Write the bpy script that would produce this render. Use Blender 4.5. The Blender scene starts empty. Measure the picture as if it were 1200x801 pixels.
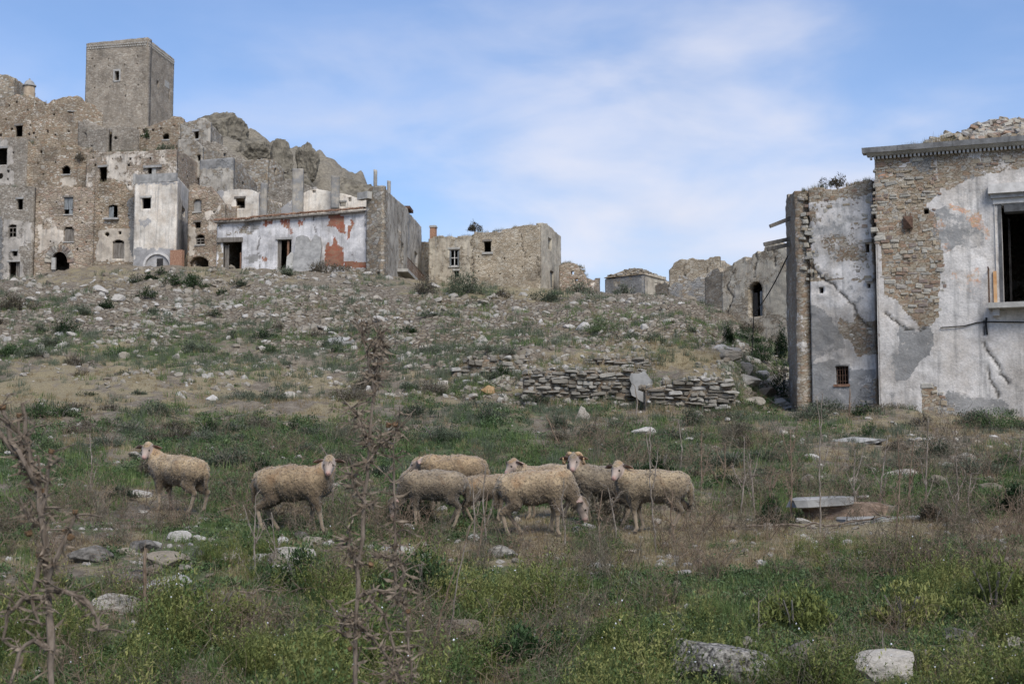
import bpy, math, random
import numpy as np
from mathutils import Vector, Matrix
SC = bpy.context.scene
COL = SC.collection
R = math.radians
rnd = random.Random(7)
rng = np.random.default_rng(7)
# ------------------------------------------------------------ camera, sky, sun, exposure
CAMZ, FPX, CX, CY = 1.6, 1676.0, 600.0, 400.5
PITCH = math.atan((547.0-CY)/FPX)
cam = bpy.data.objects.new('camera', bpy.data.cameras.new('camera')); COL.objects.link(cam)
cam.location = (0, 0, CAMZ); cam.rotation_euler = (math.pi/2+PITCH, 0, 0)
cam.data.sensor_width = 36; cam.data.lens = FPX/1200*36; cam.data.clip_end = 3000; cam.data.clip_start = .05
cam.data.dof.use_dof = True; cam.data.dof.focus_distance = 19; cam.data.dof.aperture_fstop = 8.0
SC.camera = cam
SC.view_settings.view_transform = 'Standard'; SC.view_settings.look = 'None'
SC.view_settings.exposure = 0.70; SC.view_settings.gamma = 1.0
SUN_EL, SUN_AZ = 46.0, 160.0       # azimuth clockwise from +Y (where the camera looks)
def nd(nt, typ, ins=None, **kw):
    n = nt.nodes.new(typ)
    for k, v in kw.items(): setattr(n, k, v)
    for k, v in (ins or {}).items():
        s = n.inputs[k]
        if isinstance(v, bpy.types.NodeSocket): nt.links.new(v, s)
        else: s.default_value = v
    return n
def math_(nt, op, a, b=0.0, c=0.0, clamp=False):
    return nd(nt, 'ShaderNodeMath', {0: a, 1: b, 2: c}, operation=op, use_clamp=clamp).outputs[0]
def c4(c): return (c[0], c[1], c[2], 1.0)
def mixc(nt, f, a, b, blend='MIX'):
    n = nt.nodes.new('ShaderNodeMix'); n.data_type = 'RGBA'; n.blend_type = blend
    for i, v in ((0, f), (6, a), (7, b)):
        if isinstance(v, bpy.types.NodeSocket): nt.links.new(v, n.inputs[i])
        elif i == 0: n.inputs[i].default_value = v
        else: n.inputs[i].default_value = c4(v)
    return n.outputs[2]
def ramp(nt, f, stops, interp='LINEAR'):
    n = nd(nt, 'ShaderNodeValToRGB', {0: f}); r = n.color_ramp; r.interpolation = interp
    while len(r.elements) < len(stops): r.elements.new(.5)
    for e, (p, c) in zip(r.elements, stops):
        e.position = p; e.color = c4(c) if not isinstance(c, (int, float)) else (c, c, c, 1)
    return n.outputs[0]
def sstep(nt, v, a, b):
    return nd(nt, 'ShaderNodeMapRange', {0: v, 1: a, 2: b, 3: 0.0, 4: 1.0}, interpolation_type='SMOOTHSTEP').outputs[0]
def noise(nt, vec, scale, detail=3, rough=.55, dist=0.0):
    n = nd(nt, 'ShaderNodeTexNoise', {'Scale': scale, 'Detail': detail, 'Roughness': rough, 'Distortion': dist})
    if vec is not None: nt.links.new(vec, n.inputs['Vector'])
    return n.outputs['Fac']
def vscale(nt, vec, s):
    return nd(nt, 'ShaderNodeVectorMath', {0: vec, 1: s}, operation='MULTIPLY').outputs[0]

W = bpy.data.worlds.new('World'); SC.world = W; W.use_nodes = True
nt = W.node_tree; nt.nodes.clear()
sky = nd(nt, 'ShaderNodeTexSky', sky_type='NISHITA', sun_disc=False, sun_elevation=R(SUN_EL), sun_rotation=R(SUN_AZ), air_density=1.0, dust_density=.6, ozone_density=2.0)
tc = nd(nt, 'ShaderNodeTexCoord').outputs['Generated']
sx = nd(nt, 'ShaderNodeSeparateXYZ', {0: tc})
v1 = vscale(nt, tc, (1.0, 1.0, 2.2))
n1 = noise(nt, v1, 2.6, 6, .5, .2); n2 = noise(nt, vscale(nt, tc, (1.0, 1.0, 2.6)), 7.0, 6, .5, .25)
n3 = noise(nt, vscale(nt, tc, (.8, 1.0, 2.0)), 1.7, 3, .5, .2)
low = nd(nt, 'ShaderNodeMapRange', {0: sx.outputs[2], 1: .04, 2: .34, 3: 1.0, 4: 0.0}).outputs[0]
f = math_(nt, 'MULTIPLY_ADD', n1, .95, math_(nt, 'MULTIPLY', n2, .55))
gd = nd(nt, 'ShaderNodeVectorMath', {0: tc, 1: (.13, .977, .165)}, operation='DOT_PRODUCT').outputs['Value']
bank = sstep(nt, gd, .975, 1.0)            # the bright bank of cloud low over the ruins
f = math_(nt, 'ADD', f, math_(nt, 'MULTIPLY', low, .58)); f = math_(nt, 'ADD', f, math_(nt, 'MULTIPLY', bank, .16)); f = math_(nt, 'ADD', f, math_(nt, 'MULTIPLY', n3, .25))
cl = sstep(nt, f, 1.02, 1.56)
veil = math_(nt, 'MULTIPLY_ADD', cl, .86, .14, clamp=True)
skyc = vscale(nt, sky.outputs[0], (.076, .086, .103))
skyc = nd(nt, 'ShaderNodeGamma', {0: skyc, 1: 1.0}).outputs[0]
shade = mixc(nt, sstep(nt, n2, .3, .62), (.24, .30, .42), (.46, .475, .55))
shade = mixc(nt, math_(nt, 'MULTIPLY', bank, .6), shade, (.56, .55, .585)); fin = mixc(nt, veil, skyc, shade)
bg = nd(nt, 'ShaderNodeBackground', {0: fin, 1: 1.0})
nt.links.new(bg.outputs[0], nd(nt, 'ShaderNodeOutputWorld').inputs[0])
sun = bpy.data.objects.new('sun', bpy.data.lights.new('sun', 'SUN')); COL.objects.link(sun)
sun.data.energy = 2.5; sun.data.angle = R(34); sun.data.color = (1.0, .955, .88)
sd = Vector((math.sin(R(SUN_AZ))*math.cos(R(SUN_EL)), math.cos(R(SUN_AZ))*math.cos(R(SUN_EL)), math.sin(R(SUN_EL))))
sun.rotation_euler = sd.to_track_quat('Z', 'Y').to_euler()

# ------------------------------------------------------------ geometry of the view, numpy noise
CT, ST = math.cos(PITCH), math.sin(PITCH)
def ray(px, py):
    a = (np.asarray(px, float)-CX)/FPX; c = -(np.asarray(py, float)-CY)/FPX
    Y = CT-c*ST; return a/Y, (ST+c*CT)/Y          # X/Y and (z-CAMZ)/Y
def proj(X, Y, Z):
    z = Z-CAMZ; fw = Y*CT+z*ST; up = -Y*ST+z*CT
    return CX+FPX*X/fw, CY-FPX*up/fw
def at(px, py, Y):
    a, b = ray(px, py); return Vector((float(a)*Y, Y, CAMZ+float(b)*Y))
def hsh(ix, iy, iz, seed):
    h = (ix.astype(np.int64)*374761393+iy.astype(np.int64)*668265263+iz.astype(np.int64)*2147483647+seed*1274126177) & 0xffffffff
    h = ((h ^ (h >> 13))*1274126177) & 0xffffffff
    h = ((h ^ (h >> 16))*2246822519) & 0xffffffff
    return ((h ^ (h >> 15)) & 0xffffff)/16777215.0
def vn3(x, y, z, seed=0):
    x, y, z = np.broadcast_arrays(np.asarray(x, float), np.asarray(y, float), np.asarray(z, float))
    ix, iy, iz = np.floor(x), np.floor(y), np.floor(z); fx, fy, fz = x-ix, y-iy, z-iz
    fx, fy, fz = fx*fx*(3-2*fx), fy*fy*(3-2*fy), fz*fz*(3-2*fz); r = 0
    for a in (0, 1):
        for b in (0, 1):
            for c in (0, 1):
                r = r+hsh(ix+a, iy+b, iz+c, seed)*(fx if a else 1-fx)*(fy if b else 1-fy)*(fz if c else 1-fz)
    return r*2-1
def vn2(x, y, seed=0):
    x, y = np.broadcast_arrays(np.asarray(x, float), np.asarray(y, float))
    ix, iy = np.floor(x), np.floor(y); fx, fy = x-ix, y-iy; z = np.zeros_like(ix)
    fx, fy = fx*fx*(3-2*fx), fy*fy*(3-2*fy)
    return 2*((hsh(ix, iy, z, seed)*(1-fx)+hsh(ix+1, iy, z, seed)*fx)*(1-fy)+(hsh(ix, iy+1, z, seed)*(1-fx)+hsh(ix+1, iy+1, z, seed)*fx)*fy)-1
def fbm2(x, y, o=4, seed=0):
    r, a = 0, 1.0
    for k in range(o): r = r+a*vn2(x*2**k, y*2**k, seed+k*17); a *= .5
    return r/1.6
def fbm3(x, y, z, o=3, seed=0):
    r, a = 0, 1.0
    for k in range(o): r = r+a*vn3(x*2**k, y*2**k, z*2**k, seed+k*17); a *= .5
    return r/1.6
# ------------------------------------------------------------ terrain height
TC = np.array([-300, 0, 90, 110, 200, 225, 262, 290, 318, 345, 375, 400, 425, 450, 500, 600, 613, 622, 700, 755, 768, 800, 860, 885, 920, 1030, 1200, 1500], float)
ROWS = [(9.5, [(0, 801)]), (12, [(0, 706)]), (16, [(0, 622)]), (20, [(0, 576)]), (26, [(0, 537)]),
 (33, [(0, 500), (600, 506), (1200, 512)]), (40, [(0, 472), (500, 480), (755, 482), (880, 487), (1200, 489)]),
 (40.9, [(0, 469), (600, 478), (755, 480), (860, 483), (920, 487), (1200, 488)]),
 (41.7, [(0, 466), (600, 476), (755, 477), (768, 450), (860, 450), (885, 485), (1200, 486)]),
 (42.9, [(0, 463), (600, 473), (613, 473), (755, 474), (768, 444), (860, 446), (885, 482), (1200, 484)]),
 (43.8, [(0, 460), (600, 468), (613, 466), (622, 440), (755, 440), (860, 438), (885, 476), (920, 486), (1200, 483)]),
 (46.5, [(0, 453), (400, 450), (560, 440), (613, 440), (622, 430), (760, 430), (860, 432), (885, 465), (920, 481), (1200, 482)]),
 (47.3, [(0, 450), (400, 447), (560, 436), (622, 416), (760, 416), (860, 424), (885, 460), (920, 479), (1200, 482)]),
 (52, [(0, 437), (400, 435), (560, 416), (622, 402), (860, 404), (885, 436), (920, 466), (1030, 476), (1500, 480)]),
 (60, [(0, 415), (400, 408), (600, 388), (800, 386), (870, 406), (920, 442), (1030, 460), (1500, 465)]),
 (75, [(0, 380), (400, 372), (600, 364), (800, 366), (870, 383), (920, 412), (1030, 430), (1500, 440)]),
 (90, [(0, 353), (200, 346), (400, 346), (600, 348), (700, 352), (800, 360), (870, 374), (920, 395), (1500, 410)]),
 (105, [(0, 336), (200, 325), (300, 323), (400, 325), (500, 336), (600, 341), (700, 347), (800, 354), (870, 368), (920, 382), (1500, 390)]),
 (116, [(0, 331), (100, 321), (200, 316), (300, 316), (400, 321), (450, 326), (500, 334), (600, 339), (700, 346), (800, 350), (870, 364), (920, 376), (1500, 380)]),
 (132, [(0, 330), (100, 312), (200, 314), (300, 314), (400, 322), (450, 326), (500, 334), (600, 341), (700, 346), (1500, 375)]),
 (146, [(0, 268), (300, 270), (400, 310), (500, 336), (600, 344), (800, 348), (1500, 375)]),
 (160, [(0, 212), (200, 214), (300, 240), (400, 280), (500, 340), (700, 352), (1500, 380)]),
 (182, [(0, 170), (200, 160), (250, 158), (300, 180), (345, 196), (400, 212), (450, 258), (500, 345), (1500, 400)]),
 (200, [(0, 160), (90, 160), (110, 148), (200, 148), (225, 140), (262, 142), (290, 160), (318, 176), (345, 178), (375, 188), (400, 199), (425, 214), (445, 240), (475, 300), (520, 350), (1500, 420)]),
 (225, [(0, 175), (300, 215), (450, 300), (500, 380), (1500, 460)]), (300, [(0, 420), (1500, 600)])]
TY = np.array([-60, 0, 5]+[r[0] for r in ROWS]+[1500.0])
TZ = np.zeros((len(TY), len(TC))); TZ[0] = -.4; TZ[1] = 0; TZ[2] = .06
for i, (Yr, l) in enumerate(ROWS):
    y = np.interp(TC, [a for a, b in l], [b for a, b in l]); TZ[i+3] = CAMZ+ray(TC, y)[1]*Yr
TZ[-1] = -40
TU = (TC-CX)/FPX
def H(X, Y, fine=True, rough=True):
    X, Y = np.broadcast_arrays(np.asarray(X, float), np.asarray(Y, float))
    u = np.clip(X/np.maximum(Y, 5), TU[0], TU[-1]-1e-6); y = np.clip(Y, TY[0], TY[-1]-1e-3)
    i = np.searchsorted(TY, y, 'right')-1; j = np.searchsorted(TU, u, 'right')-1
    a = (y-TY[i])/(TY[i+1]-TY[i]); b = (u-TU[j])/(TU[j+1]-TU[j])
    z = (TZ[i, j]*(1-b)+TZ[i, j+1]*b)*(1-a)+(TZ[i+1, j]*(1-b)+TZ[i+1, j+1]*b)*a
    if not rough: return z
    z = z+.7*np.exp(-((Y-80)/17.0)**2)*np.asarray(fbm2(X*.16, Y*.13, 2, 51))
    amp = np.interp(Y, [0, 10, 30, 60, 110, 150, 190], [.05, .06, .14, .5, .40, .5, .7])
    z = z+amp*fbm2(X*.28, Y*.28, 3, 3)
    if fine: z = z+np.interp(Y, [0, 20, 60], [.022, .045, .17])*fbm2(X*1.5, Y*1.5, 3, 9)
    z = z+np.clip((Y-158)/25, 0, 1)*np.clip((X+46)/10, 0, 1)*(2.6*(1-np.abs(fbm2(X*.11, Y*.09, 4, 77))*2.2)-1.2+.8*fbm2(X*.5, Y*.3, 3, 78))
    return z
def Hs(x, y): return float(H(x, y))
YS = np.concatenate([np.arange(5, 40, .25), np.arange(40, 54, .12), np.arange(54, 70, .4), np.arange(70, 215, .8)])
def ground(px, py):
    """points where the lines of sight first meet the terrain"""
    px = np.atleast_1d(np.asarray(px, float)); py = np.atleast_1d(np.asarray(py, float)); out = np.full((len(px), 3), np.nan)
    for k in range(0, len(px), 2000):
        a, b = ray(px[k:k+2000], py[k:k+2000]); X = a[:, None]*YS[None]; Zr = CAMZ+b[:, None]*YS[None]
        g = H(X, np.broadcast_to(YS, X.shape), False, False); hit = g >= Zr; i = hit.argmax(1); ok = hit.any(1); i = np.maximum(i, 1)
        r = np.arange(len(i)); d1 = g[r, i]-Zr[r, i]; d0 = Zr[r, i-1]-g[r, i-1]
        t = np.clip(d0/np.maximum(d0+d1, 1e-6), 0, 1); Yh = YS[i-1]+(YS[i]-YS[i-1])*t
        o = np.stack([a*Yh, Yh, H(a*Yh, Yh)], 1); o[~ok] = np.nan; out[k:k+2000] = o
    return out
# ------------------------------------------------------------ object helpers
ORG = {}
def link(o, parent=None, **kw):
    COL.objects.link(o)
    if parent is not None: o.parent = parent
    for k, v in kw.items():
        if v is not None: o[k] = v
    return o
def empty(name, loc, label, cat, group=None):
    o = bpy.data.objects.new(name, None); o.location = loc; o.empty_display_size = .3
    link(o, None, label=label, category=cat, group=group); ORG[o.name] = np.array(loc, float); return o
def raw_mesh(name, V, F, mats, smooth=False, attrs=None, midx=None):
    me = bpy.data.meshes.new(name); V = np.asarray(V, np.float32)
    if isinstance(F, np.ndarray):
        n, k = F.shape
        me.vertices.add(len(V)); me.vertices.foreach_set('co', V.ravel())
        me.loops.add(n*k); me.loops.foreach_set('vertex_index', F.astype(np.int32).ravel())
        me.polygons.add(n); me.polygons.foreach_set('loop_start', np.arange(0, n*k, k, dtype=np.int32))
        me.update(calc_edges=True)
    else:
        me.from_pydata([tuple(map(float, v)) for v in V], [], F); me.update()
    for m in (mats if isinstance(mats, (list, tuple)) else [mats]): me.materials.append(m)
    if smooth: me.polygons.foreach_set('use_smooth', np.ones(len(me.polygons), bool))
    if midx is not None: me.polygons.foreach_set('material_index', np.asarray(midx, np.int32))
    for k, a in (attrs or {}).items():
        a = np.asarray(a, np.float32)
        if a.ndim == 1: me.attributes.new(k, 'FLOAT', 'POINT').data.foreach_set('value', a)
        else: me.attributes.new(k, 'FLOAT_COLOR', 'POINT').data.foreach_set('color', a.ravel())
    me.validate(); return me
def obj(name, V, F, mats, parent=None, smooth=False, attrs=None, midx=None, **kw):
    V = np.asarray(V, float)
    org = ORG.get(parent.name) if parent is not None else None
    if org is not None: V = V-org
    o = bpy.data.objects.new(name, raw_mesh(name, V, F, mats, smooth, attrs, midx))
    link(o, parent, **kw)
    if org is not None: ORG[o.name] = org
    else: ORG[o.name] = np.zeros(3)
    return o
class MB:
    """collects boxes, tubes and quads for one mesh"""
    def __init__(s): s.V = []; s.F = []; s.n = 0
    def add(s, V, F):
        V = [tuple(v) for v in V]; s.V += V; s.F += [tuple(i+s.n for i in f) for f in F]; s.n += len(V)
    def hexa(s, c):      # 8 corners: bottom 4 then top 4
        s.add(c, [(3, 2, 1, 0), (4, 5, 6, 7), (0, 1, 5, 4), (1, 2, 6, 5), (2, 3, 7, 6), (3, 0, 4, 7)])
    def tube(s, pts, rad, n=6, cap=True):
        pts = [Vector(p) for p in pts]; k = len(pts); V = []; F = []
        up = Vector((0.13, .21, 1)).normalized()
        for i, p in enumerate(pts):
            t = (pts[min(i+1, k-1)]-pts[max(i-1, 0)]).normalized(); a = t.cross(up)
            if a.length < .05: a = t.cross(Vector((1, 0, 0)))
            a.normalize(); b = t.cross(a); r = rad[i] if isinstance(rad, (list, tuple)) else rad
            for j in range(n):
                w = 2*math.pi*j/n; V.append(p+a*(r*math.cos(w))+b*(r*math.sin(w)))
        for i in range(k-1):
            for j in range(n): F.append((i*n+j, i*n+(j+1) % n, (i+1)*n+(j+1) % n, (i+1)*n+j))
        if cap: F += [tuple(range(n))[::-1], tuple(range((k-1)*n, k*n))]
        s.add(V, F)
    def obj(s, name, mat, parent=None, smooth=False, **kw): return obj(name, s.V, s.F, mat, parent, smooth, **kw)
# ------------------------------------------------------------ materials
def newmat(name):
    m = bpy.data.materials.new(name); m.use_nodes = True; nt = m.node_tree; nt.nodes.clear()
    b = nd(nt, 'ShaderNodeBsdfPrincipled'); b.inputs['Roughness'].default_value = .9; b.inputs['Specular IOR Level'].default_value = .2
    nt.links.new(b.outputs[0], nd(nt, 'ShaderNodeOutputMaterial').inputs[0]); return m, nt, b
def setc(nt, b, col): nt.links.new(col, b.inputs['Base Color'])
def bump(nt, b, h, dist, strength=1.0):
    n = nd(nt, 'ShaderNodeBump', {'Height': h, 'Distance': dist, 'Strength': strength}); nt.links.new(n.outputs[0], b.inputs['Normal'])
def posn(nt): return nd(nt, 'ShaderNodeNewGeometry').outputs['Position']
def attr(nt, name): 
    return nd(nt, 'ShaderNodeAttribute', attribute_name=name)
STONES = [(0, (.19, .15, .105)), (.25, (.28, .225, .16)), (.45, (.36, .33, .27)), (.62, (.25, .185, .12)), (.8, (.43, .40, .35)), (1, (.24, .22, .19))]
def masonry(name, scale=3.2, stones=STONES, mortar=(.27, .215, .15), plaster=(.50, .47, .43), plaster2=(.36, .33, .29), grey=(.22, .215, .205), brick=(.36, .13, .065), zs=1.9, bd=.05, edge=.05, tint=None, bstreak=False):
    m, nt, b = newmat(name); P = posn(nt)
    wob = nd(nt, 'ShaderNodeTexNoise', {'Vector': P, 'Scale': 1.3*scale/3, 'Detail': 2}).outputs['Color']
    Pw = nd(nt, 'ShaderNodeVectorMath', {0: P, 1: vscale(nt, wob, (.35, .35, .22))}, operation='ADD').outputs[0]
    Ps = vscale(nt, Pw, (1, 1, zs))
    vo = nd(nt, 'ShaderNodeTexVoronoi', {'Vector': Ps, 'Scale': scale}, feature='F1')
    ve = nd(nt, 'ShaderNodeTexVoronoi', {'Vector': Ps, 'Scale': scale}, feature='DISTANCE_TO_EDGE')
    hc = nd(nt, 'ShaderNodeSeparateColor', {0: vo.outputs['Color']})
    fine = noise(nt, P, 14, 5, .65); mid = noise(nt, P, 1.1, 4, .6); bigg = noise(nt, P, .33, 4, .6)
    sc_ = ramp(nt, math_(nt, 'ADD', math_(nt, 'MULTIPLY', hc.outputs[0], .8), math_(nt, 'MULTIPLY', fine, .2)), stones)
    joint = sstep(nt, ve.outputs[0], edge*.25, edge*1.6)
    sc_ = mixc(nt, joint, mortar, sc_)
    a = attr(nt, 'msk'); ac = nd(nt, 'ShaderNodeSeparateColor', {0: a.outputs['Color']})
    def thr(ch, k1, k2, nn=mid, w=.03):
        v = math_(nt, 'ADD', ch, math_(nt, 'MULTIPLY', math_(nt, 'SUBTRACT', nn, .5), k1))
        v = math_(nt, 'ADD', v, math_(nt, 'MULTIPLY', math_(nt, 'SUBTRACT', fine, .5), k2)); return sstep(nt, v, .5-w, .5+w)
    pl = thr(ac.outputs[0], 1.5, .7, w=.05); gr = thr(ac.outputs[1], 1.7, .6, noise(nt, P, 1.5, 7, .7), w=.10); br = thr(ac.outputs[2], 1.6, .7, noise(nt, vscale(nt, P, (5.0, 5.0, 1.0) if bstreak else (1, 1, 1)), 1.0 if bstreak else 2.4, 6, .75), w=.09 if bstreak else .16)
    streak = noise(nt, vscale(nt, P, (3.0, 3.0, .25)), 1.6, 5, .6)
    pc = mixc(nt, sstep(nt, noise(nt, P, .9, 6, .7), .38, .66), plaster, plaster2)
    pc = mixc(nt, math_(nt, 'MULTIPLY', sstep(nt, streak, .48, .72), .6), pc, (grey[0]*.85, grey[1]*.85, grey[2]*.85))
    gc = mixc(nt, noise(nt, P, 3.0, 5, .7), (grey[0]*.7, grey[1]*.7, grey[2]*.7), (grey[0]*1.4, grey[1]*1.4, grey[2]*1.4))
    bc = mixc(nt, sstep(nt, hc.outputs[1], .2, .8), brick, (brick[0]*.6+.1, brick[1]*.8+.06, brick[2]*.8+.04))
    col = mixc(nt, pl, sc_, pc); col = mixc(nt, gr, col, gc); col = mixc(nt, br, col, bc)
    # weathering with a shape of its own
    col = mixc(nt, math_(nt, 'MULTIPLY', sstep(nt, bigg, .5, .72), .45), col, (.15, .13, .105))
    col = mixc(nt, math_(nt, 'MULTIPLY', sstep(nt, noise(nt, P, 5, 5, .7), .58, .75), .35), col, (.10, .09, .075))
    lo = ramp(nt, noise(nt, P, .55, 5, .65), [(.3, .66), (.7, 1.22)]); col = mixc(nt, 1.0, col, lo, 'MULTIPLY')
    fi = ramp(nt, fine, [(.25, .78), (.75, 1.2)]); col = mixc(nt, 1.0, col, fi, 'MULTIPLY')
    col = mixc(nt, a.outputs['Alpha'], col, (.05, .043, .035))  # mask alpha darkens the wall; along cracks it stands for their shade
    if tint: col = mixc(nt, 1.0, col, tint, 'MULTIPLY')
    setc(nt, b, col)
    h = math_(nt, 'MULTIPLY', math_(nt, 'MULTIPLY', joint, math_(nt, 'ADD', hc.outputs[2], .5)), math_(nt, 'SUBTRACT', 1.0, pl))
    h = math_(nt, 'ADD', h, math_(nt, 'MULTIPLY', pl, 1.25)); h = math_(nt, 'ADD', h, math_(nt, 'MULTIPLY', fine, .5))
    bump(nt, b, h, bd, .9); return m
M = {}
M['town'] = masonry('tan_rubble_masonry', 3.0, mortar=(.30, .23, .155), stones=[(0, (.19, .15, .11)), (.3, (.30, .24, .17)), (.5, (.38, .325, .25)), (.65, (.27, .18, .115)), (.85, (.48, .44, .37)), (1, (.24, .21, .175))], plaster=(.50, .44, .36), plaster2=(.36, .31, .25), bd=.09, edge=.07)
M['town2'] = masonry('grey_rubble_masonry', 3.4, mortar=(.27, .225, .175), stones=[(0, (.20, .175, .14)), (.4, (.29, .255, .21)), (.7, (.36, .33, .28)), (1, (.24, .20, .16))], plaster=(.43, .39, .34), plaster2=(.32, .29, .25), bd=.08, edge=.06)
M['town3'] = masonry('pale_rubble_masonry', 2.7, mortar=(.33, .27, .20), stones=[(0, (.26, .20, .14)), (.4, (.38, .32, .245)), (.6, (.29, .20, .14)), (1, (.5, .46, .40))], plaster=(.56, .50, .42), plaster2=(.42, .36, .29), bd=.09, edge=.07)
M['tower'] = masonry('tower_masonry', 3.4, mortar=(.31, .26, .205), stones=[(0, (.26, .215, .165)), (.5, (.34, .295, .235)), (1, (.43, .385, .32))], bd=.06, edge=.05)
M['grey'] = masonry('grey_render', 2.4, mortar=(.22, .2, .17), plaster=(.39, .355, .30), plaster2=(.28, .25, .205), bd=.05)
M['white'] = masonry('white_peeling_plaster', 2.6, plaster=(.66, .61, .53), plaster2=(.52, .45, .365), grey=(.3, .29, .28), bd=.04)
M['hall'] = masonry('hall_plaster', 3.0, plaster=(.60, .58, .565), plaster2=(.41, .40, .40), grey=(.26, .25, .235), brick=(.27, .095, .058), bd=.05, bstreak=True)
M['house'] = masonry('pale_tan_masonry', 3.0, mortar=(.35, .29, .21), stones=[(0, (.27, .215, .15)), (.5, (.37, .31, .23)), (1, (.44, .395, .32))], plaster=(.47, .42, .33), plaster2=(.36, .31, .24), bd=.05)
M['near'] = masonry('near_wall', 7.5, mortar=(.32, .24, .15), stones=[(0, (.24, .18, .12)), (.3, (.33, .28, .21)), (.5, (.40, .365, .31)), (.7, (.28, .19, .12)), (1, (.35, .31, .25))], plaster=(.58, .55, .515), plaster2=(.45, .41, .365), grey=(.23, .225, .215), brick=(.50, .27, .17), zs=2.0, bd=.04, edge=.035)
def simple(name, c1, c2, scale=6, bd=.01, rough=.9, stretch=(1, 1, 1), rand=.0, objco=False, spec=.2, det=5):
    m, nt, b = newmat(name)
    P = nd(nt, 'ShaderNodeTexCoord').outputs['Object'] if objco else posn(nt)
    n = noise(nt, vscale(nt, P, stretch), scale, det, .65)
    col = mixc(nt, sstep(nt, n, .3, .7), c1, c2)
    if rand:
        r = nd(nt, 'ShaderNodeObjectInfo').outputs['Random']
        col = mixc(nt, 1.0, col, ramp(nt, r, [(0, 1-rand), (1, 1+rand)]), 'MULTIPLY')
    setc(nt, b, col); b.inputs['Roughness'].default_value = rough; b.inputs['Specular IOR Level'].default_value = spec
    if bd: bump(nt, b, n, bd, .8)
    return m
def stonemat(name, stops, bd=.02, lich=.35):
    m, nt, b = newmat(name); P = nd(nt, 'ShaderNodeTexCoord').outputs['Object']
    r = nd(nt, 'ShaderNodeObjectInfo').outputs['Random']
    off = nd(nt, 'ShaderNodeVectorMath', {0: P, 1: nd(nt, 'ShaderNodeCombineXYZ', {0: math_(nt, 'MULTIPLY', r, 37.0)}).outputs[0]}, operation='ADD').outputs[0]
    n = noise(nt, off, 5, 6, .7); n2 = noise(nt, off, 2.0, 4, .6)
    col = ramp(nt, math_(nt, 'ADD', math_(nt, 'MULTIPLY', r, .8), math_(nt, 'MULTIPLY', n2, .2)), stops)
    col = mixc(nt, math_(nt, 'MULTIPLY', sstep(nt, n, .5, .68), lich), col, (.08, .075, .06))
    col = mixc(nt, 1.0, col, ramp(nt, noise(nt, off, 18, 4, .7), [(.3, .75), (.7, 1.2)]), 'MULTIPLY')
    setc(nt, b, col); bump(nt, b, n, bd); return m
M['rock'] = stonemat('loose_limestone', [(0, (.17, .14, .105)), (.25, (.28, .245, .195)), (.5, (.36, .33, .285)), (.75, (.39, .365, .33)), (.93, (.49, .465, .43)), (1, (.34, .20, .12))], .03, .5)
M['rock2'] = stonemat('rubble_limestone', [(0, (.12, .095, .07)), (.3, (.20, .17, .13)), (.6, (.26, .235, .195)), (.85, (.33, .31, .275)), (.96, (.42, .40, .37)), (1, (.25, .15, .09))], .03, .45)
M['block'] = stonemat('wall_stone', [(0, (.12, .105, .085)), (.3, (.19, .17, .14)), (.55, (.255, .235, .20)), (.8, (.31, .29, .25)), (.95, (.44, .42, .39)), (1, (.22, .16, .125))], .02, .5)
M['block2'] = stonemat('house_wall_stone', [(0, (.25, .20, .14)), (.2, (.34, .28, .20)), (.42, (.40, .37, .31)), (.65, (.34, .32, .28)), (.78, (.20, .15, .125)), (.84, (.30, .20, .135)), (1, (.43, .40, .35))], .02, .5)
M['crag'] = simple('grey_crag', (.085, .075, .058), (.225, .20, .155), .9, .5, det=8)
M['tan'] = simple('tan_turret_stone', (.24, .185, .13), (.36, .29, .21), 3, .05)
M['conglom'] = simple('dark_conglomerate', (.025, .023, .02), (.30, .28, .25), 26, .03, objco=False, det=2)
M['wood'] = simple('weathered_wood', (.10, .085, .07), (.22, .20, .175), 9, .01, stretch=(1, 1, .15))
M['shutter'] = simple('grey_blue_shutter', (.10, .105, .105), (.23, .245, .25), 8, .01, stretch=(1, 1, .2))
M['concrete'] = simple('concrete', (.25, .24, .22), (.40, .385, .35), 2.5, .03)
M['slab'] = simple('grey_concrete_slab', (.19, .185, .175), (.33, .32, .30), 2.0, .03)
M['cornice'] = simple('grey_cornice_stone', (.22, .21, .20), (.42, .41, .40), 3.0, .02)
M['frame'] = simple('white_plaster_frame', (.38, .36, .335), (.58, .555, .52), 3.5, .01)
M['ochre'] = simple('ochre_render', (.42, .20, .07), (.55, .36, .20), 3.0, .01)
M['darkstone'] = simple('dark_window_stone', (.06, .06, .06), (.12, .12, .12), 4.0, .01)
M['iron'] = simple('rusty_iron', (.06, .035, .025), (.13, .08, .055), 20, .004)
M['brickp'] = simple('red_brick', (.20, .10, .065), (.31, .19, .125), 9, .02, rand=.3, objco=True)
M['tile'] = simple('roof_tile_clay', (.17, .085, .05), (.30, .20, .14), 5, .02, rand=.3)
M['dark'] = simple('near_black', (.012, .012, .012), (.05, .047, .045), 14, .03)  # plain near-black for door leaves and the cellar window panel
M['cable'] = simple('black_cable', (.02, .02, .02), (.03, .03, .03), 9, 0)
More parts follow.
